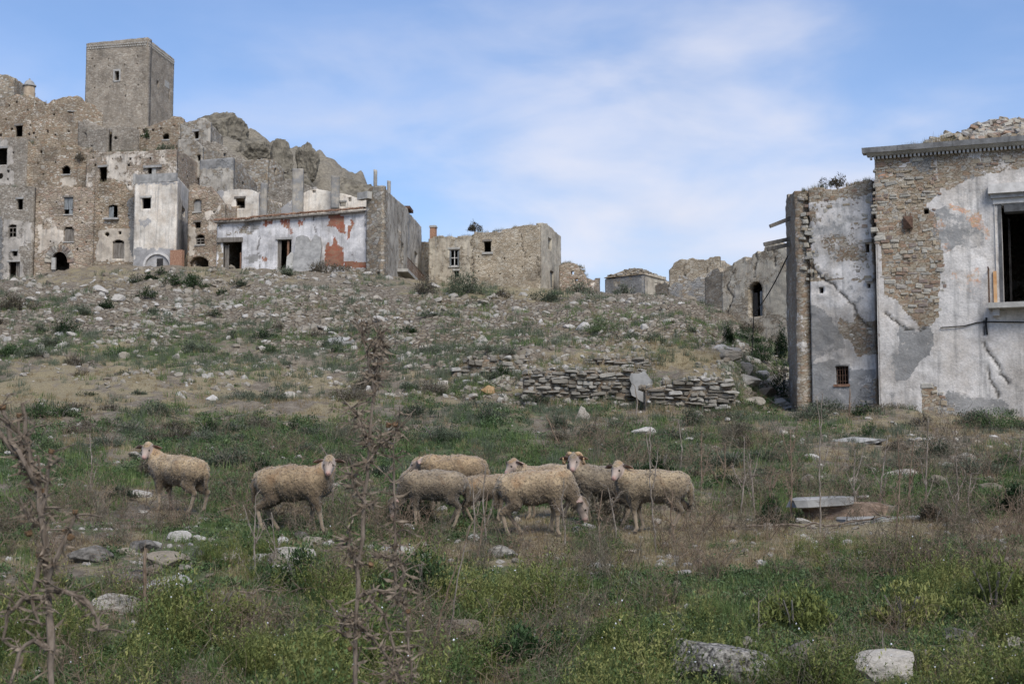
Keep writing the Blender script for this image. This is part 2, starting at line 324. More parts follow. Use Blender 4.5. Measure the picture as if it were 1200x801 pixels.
def leafmat(name, stops, trans=.25, rough=.75):
    m, nt, b = newmat(name); r = nd(nt, 'ShaderNodeObjectInfo').outputs['Random']
    n = noise(nt, posn(nt), .9, 4, .6); v = math_(nt, 'ADD', math_(nt, 'MULTIPLY', r, .55), math_(nt, 'MULTIPLY', n, .45))
    n2 = noise(nt, posn(nt), 30, 2)
    col = mixc(nt, 1.0, ramp(nt, v, stops), ramp(nt, n2, [(.3, .7), (.7, 1.25)]), 'MULTIPLY'); setc(nt, b, col)
    b.inputs['Roughness'].default_value = rough; b.inputs['Subsurface Weight'].default_value = 0
    out = [x for x in nt.nodes if x.type == 'OUTPUT_MATERIAL'][0]
    t = nd(nt, 'ShaderNodeBsdfTranslucent', {0: col}); mx = nd(nt, 'ShaderNodeMixShader', {0: trans, 1: b.outputs[0], 2: t.outputs[0]})
    nt.links.new(mx.outputs[0], out.inputs[0]); return m
M['grass'] = leafmat('green_grass', [(.2, (.055, .09, .03)), (.5, (.095, .145, .045)), (.8, (.165, .20, .075))])
M['herb'] = leafmat('green_herb', [(.2, (.045, .08, .03)), (.5, (.08, .125, .05)), (.8, (.14, .18, .085))])
M['straw'] = leafmat('dry_straw', [(.2, (.17, .12, .06)), (.5, (.26, .20, .11)), (.8, (.37, .31, .19))])
M['weed'] = leafmat('olive_weed', [(.2, (.085, .11, .032)), (.5, (.16, .18, .052)), (.8, (.26, .25, .09))])
M['sage'] = leafmat('grey_green_shrub', [(.2, (.065, .08, .05)), (.5, (.10, .12, .075)), (.8, (.15, .165, .115))])
M['dkshrub'] = leafmat('dark_green_shrub', [(.2, (.016, .032, .012)), (.5, (.03, .055, .02)), (.8, (.055, .085, .035))])
M['olive'] = leafmat('brown_dry_shrub', [(.2, (.09, .075, .05)), (.5, (.14, .12, .085)), (.8, (.2, .175, .13))])
M['stalk'] = simple('dead_thistle_stalk', (.07, .052, .038), (.205, .165, .13), 30, .003, stretch=(1, 1, .3))
M['palestalk'] = simple('pale_dead_stalk', (.11, .09, .07), (.28, .24, .20), 30, .003, stretch=(1, 1, .3))
M['stalk2'] = simple('brown_dead_stalk', (.09, .06, .04), (.22, .165, .12), 30, .003, stretch=(1, 1, .3))
M['deadleaf'] = simple('dead_thistle_leaf', (.10, .074, .052), (.235, .19, .145), 24, .003)
M['head'] = simple('thistle_head', (.09, .055, .03), (.22, .135, .075), 60, .004)
M['flower'] = simple('white_flower', (.6, .6, .64), (.7, .7, .74), 10, 0)
# ground
m, nt, b = newmat('hillside_ground'); P = posn(nt); a = attr(nt, 'zone'); zc = nd(nt, 'ShaderNodeSeparateColor', {0: a.outputs['Color']})
nA = noise(nt, P, .55, 6, .65); nB = noise(nt, P, 3.2, 6, .7); nC = noise(nt, P, 22, 5, .75); nD = noise(nt, P, 1.4, 5, .7)
soil = mixc(nt, sstep(nt, nB, .35, .65), (.105, .085, .062), (.195, .165, .125))
soil = mixc(nt, sstep(nt, nC, .5, .7), soil, (.30, .25, .19))
dry = mixc(nt, sstep(nt, nC, .3, .7), (.15, .12, .07), (.29, .245, .155))
grn = mixc(nt, sstep(nt, nC, .3, .7), (.05, .062, .03), (.12, .14, .065))
vo = nd(nt, 'ShaderNodeTexVoronoi', {'Vector': vscale(nt, P, (1, 1, 1.5)), 'Scale': 3.4}, feature='F1')
ve = nd(nt, 'ShaderNodeTexVoronoi', {'Vector': vscale(nt, P, (1, 1, 1.5)), 'Scale': 3.4}, feature='DISTANCE_TO_EDGE')
vh = nd(nt, 'ShaderNodeSeparateColor', {0: vo.outputs['Color']})
rub = mixc(nt, sstep(nt, ve.outputs[0], .03, .12), (.13, .10, .07), ramp(nt, vh.outputs[0], [(0, (.16, .13, .095)), (.5, (.23, .195, .145)), (1, (.31, .275, .22))]))
def zthr(ch, nn, k, w=.12):
    return sstep(nt, math_(nt, 'ADD', ch, math_(nt, 'MULTIPLY', math_(nt, 'SUBTRACT', nn, .5), k)), .5-w, .5+w)
col = mixc(nt, zthr(zc.outputs[2], nD, 1.6), soil, dry); col = mixc(nt, zthr(zc.outputs[1], nB, 1.6), col, grn)
rm = zthr(zc.outputs[0], nA, 1.5); col = mixc(nt, rm, col, rub)
col = mixc(nt, sstep(nt, a.outputs['Alpha'], .4, .6), col, mixc(nt, sstep(nt, nB, .3, .7), (.12, .105, .08), (.25, .22, .17)))
setc(nt, b, col)
bump(nt, b, math_(nt, 'ADD', math_(nt, 'MULTIPLY', nC, .5), math_(nt, 'ADD', nB, math_(nt, 'MULTIPLY', rm, math_(nt, 'MULTIPLY', sstep(nt, ve.outputs[0], 0, .2), 1.5)))), .06); M['ground'] = m
# ------------------------------------------------------------ where the hillside is stony, green, dry (in real places, worked out through the view)
def blob(px, py, cx, cy, rx, ry): return np.exp(-(((px-cx)/rx)**2+((py-cy)/ry)**2))
def zones(px, py, Y):
    w = fbm2(px/70, py/20, 5, 40)*.55; w2 = fbm2(px/34, py/11, 4, 60)*.5
    stony = .95*np.clip(1.25-np.abs(py-365)/48, 0, 1)*(px < 900)+.7*blob(px, py, 470, 400, 120, 45)+.35*blob(px, py, 1000, 560, 200, 60)+.3*blob(px, py, 250, 500, 300, 40)
    stony = stony+.55*blob(px, py, 1100, 520, 130, 25)+.5*blob(px, py, 800, 345, 90, 20)+.7*blob(px, py, 885, 430, 60, 45)+.35*blob(px, py, 560, 440, 130, 30)+.35*blob(px, py, 90, 540, 120, 30)-.8*blob(px, py, 560, 343, 110, 12)
    stony = np.where(py > 640, stony*.4, stony)+w*.6
    green = .56*np.clip((py-455)/70, 0, 1)+.35*blob(px, py, 440, 525, 260, 35)-.40*blob(px, py, 880, 640, 330, 34)-.35*blob(px, py, 130, 450, 260, 26)-.3*blob(px, py, 120, 615, 170, 28)+.50*np.clip(1-np.abs(py-390)/85, 0, 1)+.45*blob(px, py, 900, 420, 50, 50)+.25*blob(px, py, 200, 410, 300, 18)+w
    green = green+.14*(py > 680)-.35*blob(px, py, 1080, 520, 160, 22)
    dryg = .35+.6*blob(px, py, 780, 405, 110, 25)+.5*blob(px, py, 620, 348, 130, 18)+.55*blob(px, py, 850, 640, 420, 36)+.3*blob(px, py, 150, 460, 260, 40)+.35*blob(px, py, 560, 380, 100, 22)+w2
    return np.clip(stony, 0, 1.2), np.clip(green, 0, 1.2), np.clip(dryg, 0, 1.2)
# ------------------------------------------------------------ the hillside
ys = np.concatenate([np.linspace(-40, 4, 12), np.geomspace(6, 26, 200), np.geomspace(26.1, 60, 230), np.geomspace(60.3, 225, 260), np.geomspace(235, 1400, 14)])
us = np.concatenate([np.linspace(-1.6, -.42, 14), np.linspace(-.40, .40, 520), np.linspace(.42, 1.6, 14)])
UU, YY = np.meshgrid(us, ys); XX = UU*np.maximum(YY, 0)+UU*12*np.clip(1-YY/40, .0, 1)
ZZ = H(XX, YY); n0, n1_ = ZZ.shape; idx = np.arange(n0*n1_).reshape(n0, n1_)
Fq = np.stack([idx[:-1, :-1], idx[:-1, 1:], idx[1:, 1:], idx[1:, :-1]], -1).reshape(-1, 4)
ppx, ppy = proj(XX, np.maximum(YY, 4), ZZ); s_, g_, d_ = zones(ppx, ppy, YY)
zone = np.stack([s_, g_, d_, np.clip((YY-150)/20, 0, 1)], -1).reshape(-1, 4)
obj('ground', np.stack([XX, YY, ZZ], -1).reshape(-1, 3), Fq, M['ground'], None, True, {'zone': zone}, kind='structure')
# ------------------------------------------------------------ walls and buildings
def inpoly(x, y, poly):
    r = np.zeros(np.shape(x), bool); n = len(poly); j = n-1
    for i in range(n):
        xi, yi = poly[i]; xj, yj = poly[j]
        with np.errstate(divide='ignore', invalid='ignore'):
            r ^= ((yi > y) != (yj > y)) & (x < (xj-xi)*(y-yi)/((yj-yi) or 1e-9)+xi)
        j = i
    return r
class Face:
    """an upright plane standing in the place; P0 is its left end seen from outside"""
    def __init__(s, P0, P1):
        s.P0 = np.array(P0[:2], float); s.P1 = np.array(P1[:2], float); d = s.P1-s.P0; s.L = float(np.hypot(*d)); s.d = d/s.L; s.n = np.array([s.d[1], -s.d[0]])
    def sz(s, px, py):
        a, b = ray(px, py); a, b = float(a), float(b)     # point (a*t, t): on the plane when (p-P0).n = 0
        t = float(np.dot(s.P0, s.n))/(a*s.n[0]+s.n[1]); p = np.array([a*t, t])
        return float(np.dot(p-s.P0, s.d)), CAMZ+b*t
    def pt(s, u, z, out=0.0):
        p = s.P0+s.d*u+s.n*out; return (float(p[0]), float(p[1]), float(z))
def spans(L, res, marks):
    xs = list(np.arange(0, L+1e-6, res)); xs[-1] = L
    if L-xs[-2] < res*.3 and len(xs) > 2: xs.pop(-2)
    for m in marks:
        if 0 < m < L:
            xs = [x for x in xs if abs(x-m) > res*.35 or x in (0, L)]
    return np.array(sorted(set([round(float(x), 5) for x in xs]+[round(float(m), 5) for m in marks if 0 < m < L])))
def jag_line(pts, seed):
    r = random.Random(seed+len(pts)); out = [pts[0]]
    for (ax, ay), (bx, by) in zip(pts[:-1], pts[1:]):
        L = math.hypot(bx-ax, by-ay); n = max(2, int(L/3.5))
        for i in range(1, n+1): t = i/n; k = 0 if i == n else r.uniform(-1.3, 1.3); out.append((ax+(bx-ax)*t-(by-ay)/L*k, ay+(by-ay)*t+(bx-ax)/L*k))
    return out
def wallmesh(face, top, z0, holes=(), paint=(), base=(0, 0, 0, 0), res=.12, thick=.5, s0=0.0, jag=.12, rough=.03, seed=1, cracks=()):
    """top, holes, cracks in (u, z) of the face; returns V, F, mask"""
    tops = np.array(top, float); tops = tops[tops[:, 0].argsort()]
    mu = []; mz = []
    for h in holes: mu += [h[1], h[3]]; mz += [h[2], h[4]]
    us_ = spans(face.L, res, mu); us_ = us_[us_ >= s0-1e-6]
    if us_[0] > s0+1e-4: us_ = np.concatenate([[s0], us_])
    zmax = tops[:, 1].max()+jag
    zs_ = z0+spans(zmax-z0, res, [m-z0 for m in mz])
    tt = np.interp(us_, tops[:, 0], tops[:, 1])+jag*fbm2(us_*.9, us_*0+seed*3.1, 2, seed)+.7*jag*vn2(np.floor(us_*2.1), us_*0+seed*1.7, seed+2)
    U, Z = np.meshgrid(us_, zs_, indexing='ij'); T = tt[:, None]
    Zc = np.minimum(Z, T); tm = np.maximum(tt[:-1], tt[1:])
    keep = (Z[:-1, :-1]+.2*res < tm[:, None])
    cu = (U[:-1, :-1]+U[1:, 1:])/2; cz = (Z[:-1, :-1]+Z[1:, 1:])/2
    for h in holes:
        k, x0, y0, x1, y1 = h[:5]
        if k == 'r': keep &= ~((cu > x0) & (cu < x1) & (cz > y0) & (cz < y1))
        elif k == 'c': keep &= ~((((cu-(x0+x1)/2)/(x1-x0)*2)**2+((cz-(y0+y1)/2)/(y1-y0)*2)**2) < 1)
        else:
            ah = min((x1-x0)/2*(h[5] if len(h) > 5 else .6), (y1-y0)*.6); yc = y1-ah
            keep &= ~((cu > x0) & (cu < x1) & (cz > y0) & ((cz < yc) | ((((cu-(x0+x1)/2)/((x1-x0)/2))**2+((cz-yc)/ah)**2) < 1)))
    nu, nz = U.shape
    X = face.P0[0]+face.d[0]*U; Y = face.P0[1]+face.d[1]*U
    px, py = proj(X, Y, Zc)
    jf = np.clip((.07-res)/.02, 0, 1)*6.0; jx = px+jf*fbm2(U*1.0, Z*1.0, 5, 25)+2.5*fbm2(U*2.2, Z*2.2, 3, 5)+1.2*fbm2(U*7, Z*7, 2, 6); jy = py+jf*fbm2(U*1.0, Z*1.0, 5, 35)+2.5*fbm2(U*2.2, Z*2.2, 3, 15)+1.2*fbm2(U*7, Z*7, 2, 16)
    mk = np.zeros(U.shape+(4,)); mk[...] = base
    for ch, val, poly in paint:
        mk[..., ch][inpoly(jx, jy, poly)] = val*(.74 if ch == 1 and res < .07 else 1)
    off = rough*fbm3(X*.9, Y*.9, Zc*.9, 3, seed)+rough*.7*vn3(X*4, Y*4, Zc*6, seed)
    for cr in cracks:
        w = cr[0]*.8; pts = jag_line(cr[1], seed); dm = np.full(U.shape, 9.0)
        for (ax, ay), (bx, by) in zip(pts[:-1], pts[1:]):
            l2 = (bx-ax)**2+(by-ay)**2; t = np.clip(((jx-ax)*(bx-ax)+(jy-ay)*(by-ay))/l2, 0, 1)
            dm = np.minimum(dm, np.hypot(jx-ax-t*(bx-ax), jy-ay-t*(by-ay)))
        c = np.clip(1.4-dm/w, 0, 1); off = off-.07*c; mk[..., 3] = np.maximum(mk[..., 3], c*.9)  # crack is pushed in and its shade also put into the mask
    bd = np.zeros(U.shape, bool)     # keep the rims of openings straight
    off = np.where(bd, 0, off)
    A = np.stack([X+face.n[0]*off, Y+face.n[1]*off, Zc], -1); B = np.stack([X-face.n[0]*thick, Y-face.n[1]*thick, Zc], -1)
    V = np.concatenate([A.reshape(-1, 3), B.reshape(-1, 3)]); mkk = np.concatenate([mk.reshape(-1, 4)]*2)
    ix = np.arange(nu*nz).reshape(nu, nz); N = nu*nz; F = []
    a, b_, c_, d_ = ix[:-1, :-1], ix[1:, :-1], ix[1:, 1:], ix[:-1, 1:]
    F.append(np.stack([a, b_, c_, d_], -1)[keep]); F.append(np.stack([a, d_, c_, b_], -1)[keep]+N)
    kp = np.zeros((nu+1, nz+1), bool); kp[1:-1, 1:-1] = keep
    K = keep
    e = K & ~kp[:-2, 1:-1]; F.append(np.stack([a[e], d_[e], d_[e]+N, a[e]+N], -1))
    e = K & ~kp[2:, 1:-1]; F.append(np.stack([b_[e], b_[e]+N, c_[e]+N, c_[e]], -1))
    e = K & ~kp[1:-1, :-2]; F.append(np.stack([a[e], a[e]+N, b_[e]+N, b_[e]], -1))
    e = K & ~kp[1:-1, 2:]; F.append(np.stack([d_[e], c_[e], c_[e]+N, d_[e]+N], -1))
    F = np.concatenate(F); used, inv = np.unique(F, return_inverse=True)
    return V[used], inv.reshape(F.shape), mkk[used]
def fbox(name, face, x0, y0, x1, y1, out, inn, mat, parent, dz=0, **kw):
    """a box fixed on a face: pixel rectangle, out in front of the plane, inn behind it"""
    u0, zt = face.sz(x0, y0); u1, zb = face.sz(x1, y1)
    c = [face.pt(u0, zb, out), face.pt(u1, zb, out), face.pt(u1, zb, -inn), face.pt(u0, zb, -inn), face.pt(u0, zt, out), face.pt(u1, zt, out), face.pt(u1, zt, -inn), face.pt(u0, zt, -inn)]
    mb = MB(); mb.hexa(c); return mb.obj(name, mat, parent, **kw)
def building(name, label, cat, pts, base, faces, mat, depth=6.0, thick=.5, res=.13, jag=.12, rough=.03, pref=None, roof=True, roofmat=None, group=None, seed=1, base_mask=(.3, 0, 0, 0), hidden=True, sink=1.5):
    """pts: the visible corners (px, Y) from left to right; faces: one dict per visible side"""
    pref = pref or base
    P = [np.array(at(px, pref, Y))[:2] for px, Y in pts]
    fs = [Face(P[i], P[i+1]) for i in range(len(P)-1)]
    z0 = fs[0].sz(pts[0][0]+1, base)[1]-sink
    root = empty(name, (P[0][0], P[0][1], z0+sink), label, cat, group)
    info = []; rh = random.Random(seed*7+3); town_ = mat is M['town']
    if town_: mat = (M['town'], M['town2'], M['town3'], M['town'])[rh.randrange(4)]; jag = max(jag, .22)
    for i, (fc, d) in enumerate(zip(fs, faces)):
        top = [fc.sz(*q) for q in d['top']]
        holes = []
        for h in d.get('holes', ()):
            u0, zt = fc.sz(h[1], h[2]); u1, zb = fc.sz(h[3], h[4]); holes.append((h[0], u0, zb, u1, zt)+tuple(h[5:]))
        if town_:      # putlog holes of the old scaffolding
            tu_, tz_ = zip(*sorted(top))
            for k in range(int(fc.L*.9)):
                u = rh.uniform(.5, fc.L-.5); zt_ = float(np.interp(u, tu_, tz_)); z = rh.uniform(z0+sink+.8, zt_-.6) if zt_-z0-sink > 1.6 else 0
                if z and not any(h[1]-.4 < u < h[3]+.4 and h[2]-.4 < z < h[4]+.4 for h in holes): q_ = rh.uniform(.07, .16); holes.append(('r', u-q_, z-q_, u+q_, z+q_))
        V, F, mk = wallmesh(fc, top, z0, holes, d.get('paint', ()), tuple(v*(.7 if mat is M['grey'] and k == 0 else 1) for k, v in enumerate(d.get('base', base_mask))), res, thick, 0 if i == 0 else thick+.002, d.get('jag', jag), rough, seed+i, d.get('cracks', ()))
        w = obj('wall', V, F, d.get('mat', mat), root, False, {'msk': mk})
        for h in d.get('holes', ()):
            if h[3]-h[1] > 4.5 and h[4]-h[2] > 5 and d.get('lintels', True):
                if h[0] == 'r': fbox('lintel', fc, h[1]-1.3, h[2]-1.7, h[3]+1.3, h[2]-.05, .05+.02*(i+1), .12, M[('wood', 'concrete', 'slab')[int(h[1]*7) % 3]], w)
                if int(h[1]*3) % 2 and h[4] < base-8: fbox('sill', fc, h[1]-.9, h[4]+.05, h[3]+.9, h[4]+1.1, .07, .12, M['concrete'], w)
        info.append((fc, top, w, root))
    # sides one cannot see from the front, closing the building
    A, E = P[0], P[-1]
    if hidden:
        if len(P) == 2: D0 = A-fs[0].n*depth; D1 = E-fs[0].n*depth
        else: D1 = E-fs[0].n*0; D0 = A+(P[2]-P[1]); D1 = P[2]
        hs = []
        if len(P) == 2: hs = [(E, D1, info[-1][1][-1][1], info[-1][1][-1][1]*.6+info[0][1][0][1]*.4), (D1, D0, None, None), (D0, A, None, None)]
        else: hs = [(D1, D0, None, None), (D0, A, None, None)]
        ztop0 = info[0][1][0][1]; ztopE = info[-1][1][-1][1]
        for k, (a_, b_, t0, t1) in enumerate(hs):
            fc = Face(a_, b_); t0 = ztopE if k == 0 else (ztopE+ztop0)/2; t1 = ztop0 if k == len(hs)-1 else (ztopE+ztop0)/2
            if k == 0 and len(P) == 2: t0, t1 = ztopE, (ztopE+ztop0)/2
            L = fc.L-(thick+.002 if k == len(hs)-1 else 0)
            f2 = Face(fc.P0, fc.P0+fc.d*L)
            V, F, mk = wallmesh(f2, [(0, t0-.03), (L, t1-.03)], z0, (), (), base_mask, max(res*2.5, .3), thick, thick+.002, jag, rough, seed+9+k)
            obj('wall', V, F, mat, root, False, {'msk': mk})
    if roof:  # flat cap added inside the wall tops to keep the interiors dark
        zt = min(min(z for u, z in t) for f_, t, w, r_ in info)-.22
        if len(P) == 2: D0 = A-fs[0].n*depth; D1 = E-fs[0].n*depth
        cs = [A, E, D1, D0] if len(P) == 2 else [P[0], P[1], P[2], D0]
        ctr = sum(cs)/4; q = [c+(ctr-c)*(thick*1.1/np.linalg.norm(ctr-c)) for c in cs]
        mb = MB(); mb.hexa([(c[0], c[1], zt-.25) for c in q]+[(c[0], c[1], zt) for c in q]); mb.obj('roof', roofmat or M['ground_plain'], root)
    return root, fs, info
M['ground_plain'] = simple('roof_earth', (.14, .11, .07), (.25, .20, .14), 1.5, .05)
def frames(face, wall, x0, y0, x1, y1, mat='darkstone', name='window_frame', t=1.2, sill=False, bars=False, w=.1):
    """a frame set back in an opening, made of four pieces as one part"""
    u0, zt = face.sz(x0, y0); u1, zb = face.sz(x1, y1); mb = MB()
    def q(a, b, c, d, o=-.12, i=-.2):
        mb.hexa([face.pt(a, c, o), face.pt(b, c, o), face.pt(b, c, i), face.pt(a, c, i), face.pt(a, d, o), face.pt(b, d, o), face.pt(b, d, i), face.pt(a, d, i)])
    q(u0, u0+w, zb, zt); q(u1-w, u1, zb, zt); q(u0+w, u1-w, zt-w, zt); q(u0+w, u1-w, zb, zb+w)
    if bars: q((u0+u1)/2-.03, (u0+u1)/2+.03, zb+w, zt-w); q(u0+w, u1-w, (zb+zt)/2-.03, (zb+zt)/2+.03, -.13, -.19)
    return mb.obj(name, M[mat], wall)
def planks(face, wall, x0, y0, x1, y1, n, mat='wood', name='door_leaf', back=.18, label=None):
    u0, zt = face.sz(x0, y0); u1, zb = face.sz(x1, y1); mb = MB(); w = (u1-u0)/n
    for i in range(n):
        a, b = u0+i*w+.008, u0+(i+1)*w-.008; o = -back+rnd.uniform(-.015, .015); t = zt-rnd.uniform(0, .08)
        mb.hexa([face.pt(a, zb, o), face.pt(b, zb, o), face.pt(b, zb, o-.05), face.pt(a, zb, o-.05), face.pt(a, t, o), face.pt(b, t, o), face.pt(b, t, o-.05), face.pt(a, t, o-.05)])
    return mb.obj(name, M[mat], wall, label=label)
WEEDTOPS = []      # (face, top list) where weeds and dry grass grow on wall tops
G_HOUSE = 'ruined stone houses of the abandoned town'
# --- the square tower
tw, tf, ti = building('square_tower', 'tall square stone tower crowning the ruined town on the hill', 'tower', [(100, 192.1), (172, 190.0), (203.5, 199.6)], 150,
 [dict(top=[(100, 51), (172, 44)], holes=[('a', 134.5, 83.5, 140, 94.5, 1.0)]+[('r', x, y, x+1.5, y+1.5) for x, y in [(107, 68), (110, 77), (126, 68), (126.5, 76), (145.5, 75), (160.5, 65.5), (160, 74), (110, 102), (127.5, 101), (145.5, 99), (161, 98.5), (146, 112), (165, 122)]]),
  dict(top=[(172, 44), (203.5, 69)], holes=[('r', 184, 94, 186.3, 103.5), ('r', 198, 104, 199, 118)])], M['tower'], thick=1.2, res=.2, jag=.04, rough=.05, pref=100, sink=4, base_mask=(0.05, .12, 0, 0))
f0, f1 = tf
wl = ti[0][2]; fr = MB()
for (a, b, c, d) in ((133.2, 83.2, 134.4, 95), (140.1, 83.2, 141.3, 95), (133.2, 81.4, 141.3, 83.2)):
    u0, zt = f0.sz(a, b); u1, zb = f0.sz(c, d); fr.hexa([f0.pt(u0, zb, .1), f0.pt(u1, zb, .1), f0.pt(u1, zb, -.3), f0.pt(u0, zb, -.3), f0.pt(u0, zt, .1), f0.pt(u1, zt, .1), f0.pt(u1, zt, -.3), f0.pt(u0, zt, -.3)])
fr.obj('window_surround', M['concrete'], wl)
# row of corbel stones under the rim of the tower
cb = MB(); nb = 0
for fc, n_, yy in ((f0, 26, 1.0), (f1, 22, 1.0)):
    z1 = ti[0][1][0][1]
    for r_ in (0, 1):
        for i in range(n_):
            u = (i+.5+r_*.5)/n_*fc.L; z = z1-.55-r_*.32
            if u > fc.L-.12: continue
            cb.hexa([fc.pt(u-.09, z, .13), fc.pt(u+.09, z, .13), fc.pt(u+.09, z, -.05), fc.pt(u-.09, z, -.05), fc.pt(u-.09, z+.17, .13), fc.pt(u+.09, z+.17, .13), fc.pt(u+.09, z+.17, -.05), fc.pt(u-.09, z+.17, -.05)])
cb.obj('corbel_course', M['concrete'], wl, kind='stuff')
fbox('blocked_window', f1, 193, 93.5, 198, 104.5, .04, .1, M['concrete'], ti[1][2])
# --- top left
building('stone_house', 'square block of masonry on the skyline at the far left edge', 'house', [(-14, 176), (15.5, 176)], 130, [dict(top=[(-14, 86), (8, 88), (15.5, 91)])], M['grey'], depth=8, res=.2, jag=.1, group=G_HOUSE)
# little domed turret: body and cap turned on a lathe
def lathe(name, c, prof, mat, parent, n=20, smooth=True):
    V = []; F = []
    for r_, z in prof:
        for j in range(n): V.append((c[0]+r_*math.cos(6.2832*j/n), c[1]+r_*math.sin(6.2832*j/n), c[2]+z))
    for i in range(len(prof)-1):
        for j in range(n): F.append((i*n+j, i*n+(j+1) % n, (i+1)*n+(j+1) % n, (i+1)*n+j))
    F.append(tuple(range(len(prof)*n-n, len(prof)*n))); return obj(name, V, F, mat, parent, smooth)
c = at(34, 118, 172); tr = empty('domed_turret', c, 'small round brick turret with a domed cap on the skyline', 'turret')
mk = M['town']; s = 172/FPX
lathe('drum', c, [(6.6*s, -3), (6.6*s, 17*s), (6.4*s, 17.2*s)], M['tan'], tr)
lathe('dome', c, [(7.8*s, 17.3*s), (7.9*s, 18.8*s), (6.2*s, 19.4*s), (5.4*s, 21.8*s), (3.6*s, 24*s), (1.2*s, 25.2*s), (.9*s, 26.3*s), (.1, 26.8*s)], M['slab'], tr)
b1, ff, ii = building('stone_house', 'roofless stone house under the domed turret with one dark window', 'house', [(-20, 170), (53.5, 168)], 175,
 [dict(top=[(-20, 117), (0, 116), (20, 112), (35, 113), (46, 117), (53.5, 122)], holes=[('r', 18, 147, 26, 160), ('r', -1, 156.5, 2, 160)]+[('r', x, y, x+1.6, y+2) for x, y in [(6, 139), (10, 123), (35, 146), (41, 160)]])], M['town'], depth=9, res=.18, group=G_HOUSE, seed=3)
WEEDTOPS.append((ff[0], ii[0][1]))
b2, ff, ii = building('stone_house', 'ruined arched stone gable with sky seen through its window', 'house', [(53.5, 168), (120, 170)], 170,
 [dict(top=[(53.5, 124), (62, 117), (74, 113), (88, 112.5), (95, 114), (100, 119), (112, 124), (120, 133)], holes=[('r', 80, 131, 86, 145), ('r', 91, 159, 94.5, 165), ('a', 110.5, 160.5, 116, 168.5, 1.0), ('r', 79, 153, 82, 155), ('r', 64, 157, 66, 159), ('r', 54, 152, 57, 156)], base=(.2, 0, .12, 0))], M['town'], depth=8, res=.18, thick=.7, roof=False, hidden=False, group=G_HOUSE, seed=5)
building('stone_house', 'low arched stone vault below the tower', 'house', [(91, 164), (126, 163), (163, 164.5)], 182,
 [dict(top=[(91, 141), (98, 144), (105, 150), (112, 152), (126, 151)], holes=[('a', 98, 156, 101.5, 166, 1.0)]), dict(top=[(126, 151), (134, 148), (146, 147), (155, 149), (163, 154)], holes=[], base=(.15, .1, 0, 0))], M['town'], depth=6, res=.18, pref=170, group=G_HOUSE, seed=8)
building('stone_house', 'long low stone wall with an arched hole right of the vault', 'house', [(160, 166), (214, 165)], 175,
 [dict(top=[(160, 150), (167, 149), (177, 146), (190, 143), (200, 139), (207, 137.5), (214, 139)], holes=[('a', 190.5, 157, 198, 163.5, .9), ('r', 167, 151, 172, 156)], base=(.3, .25, 0, 0))], M['town'], depth=6, res=.18, group=G_HOUSE, seed=9)
building('gable_house', 'grey gable house with one square window near the hill crest', 'house', [(211, 163.5), (245, 162), (261, 168)], 175,
 [dict(top=[(211, 146), (239, 138), (245, 142.5)], holes=[('r', 227, 153.7, 232.5, 163)], base=(.7, .15, 0, 0), jag=.05), dict(top=[(245, 142.5), (261, 160)], base=(.65, .2, 0, 0), jag=.05)], M['grey'], res=.18, pref=165, group=G_HOUSE, seed=11)
building('stone_house', 'narrow grey block with a small window below the gable house', 'house', [(208, 155), (236, 154)], 195,
 [dict(top=[(208, 163.5), (228, 163), (236, 172)], holes=[('r', 230.6, 181.6, 235, 188.6)], base=(.8, .3, 0, 0), jag=.05)], M['grey'], depth=5, res=.16, group=G_HOUSE, seed=12)
building('stone_house', 'stepped rubble wall running down from the gable house', 'house', [(234, 157), (300, 159)], 205,
 [dict(top=[(234, 164), (250, 168), (265, 172), (268, 179), (283, 184), (300, 192)], holes=[('r', 254, 186, 256.5, 189)])], M['town'], depth=5, res=.18, group=G_HOUSE, seed=13)
building('stone_house', 'small gabled stone house with pale plaster beside the crags', 'house', [(283, 152), (313, 151), (333, 154)], 222,
 [dict(top=[(283, 188), (297, 187), (313, 186)], holes=[], base=(.45, .1, 0, 0)), dict(top=[(313, 186), (322, 188), (333, 199)], holes=[('r', 322, 197, 324, 204)], base=(.3, .1, 0, 0))], M['grey'], res=.16, pref=205, group=G_HOUSE, seed=14)
building('stone_house', 'low crumbling stone walls in front of the crags', 'house', [(325, 147), (365, 146)], 240,
 [dict(top=[(325, 214), (335, 211), (345, 209), (352, 214), (365, 219)], holes=[], base=(.2, .2, 0, 0))], M['town'], depth=5, res=.16, group=G_HOUSE, seed=15)
# --- second tier on the left
b, ff, ii = building('stone_house', 'rubble house at the left edge with a white arched recess and a dark doorway', 'house', [(-20, 152), (30, 151)], 225,
 [dict(top=[(-20, 160), (0, 162), (14, 161), (30, 163)], holes=[('r', -4, 173.5, 8, 193), ('c', -2, 203, 3.5, 210)], base=(.25, 0, .1, 0), paint=[(0, 1, [(-6, 194), (-6, 173), (-2, 165), (8, 166), (14, 175), (15, 188), (10, 196)]), (0, .95, [(-5, 196), (12, 197), (16, 203), (15, 216), (-5, 216)])])], M['town'], depth=7, res=.15, group=G_HOUSE, seed=17)
b, ff, ii = building('stone_house', 'overgrown collapsed terrace of rubble masonry above the left facades', 'house', [(29, 151.2), (104, 150.6)], 228,
 [dict(top=[(28, 163), (40, 168), (52, 171), (62, 170), (80, 172), (104, 173)], holes=[('a', 72.5, 194, 82, 204, 1.0), ('r', 50, 203, 51.6, 205), ('r', 64, 189, 66, 191)], base=(.15, 0, .1, 0), paint=[(0, .9, [(70, 210), (80, 205), (90, 212), (84, 222), (72, 222)]), (3, .35, [(42, 168), (66, 172), (68, 188), (50, 190)])])], M['town'], depth=7, res=.15, jag=.35, group=G_HOUSE, seed=19)
WEEDTOPS.append((ff[0], ii[0][1]))
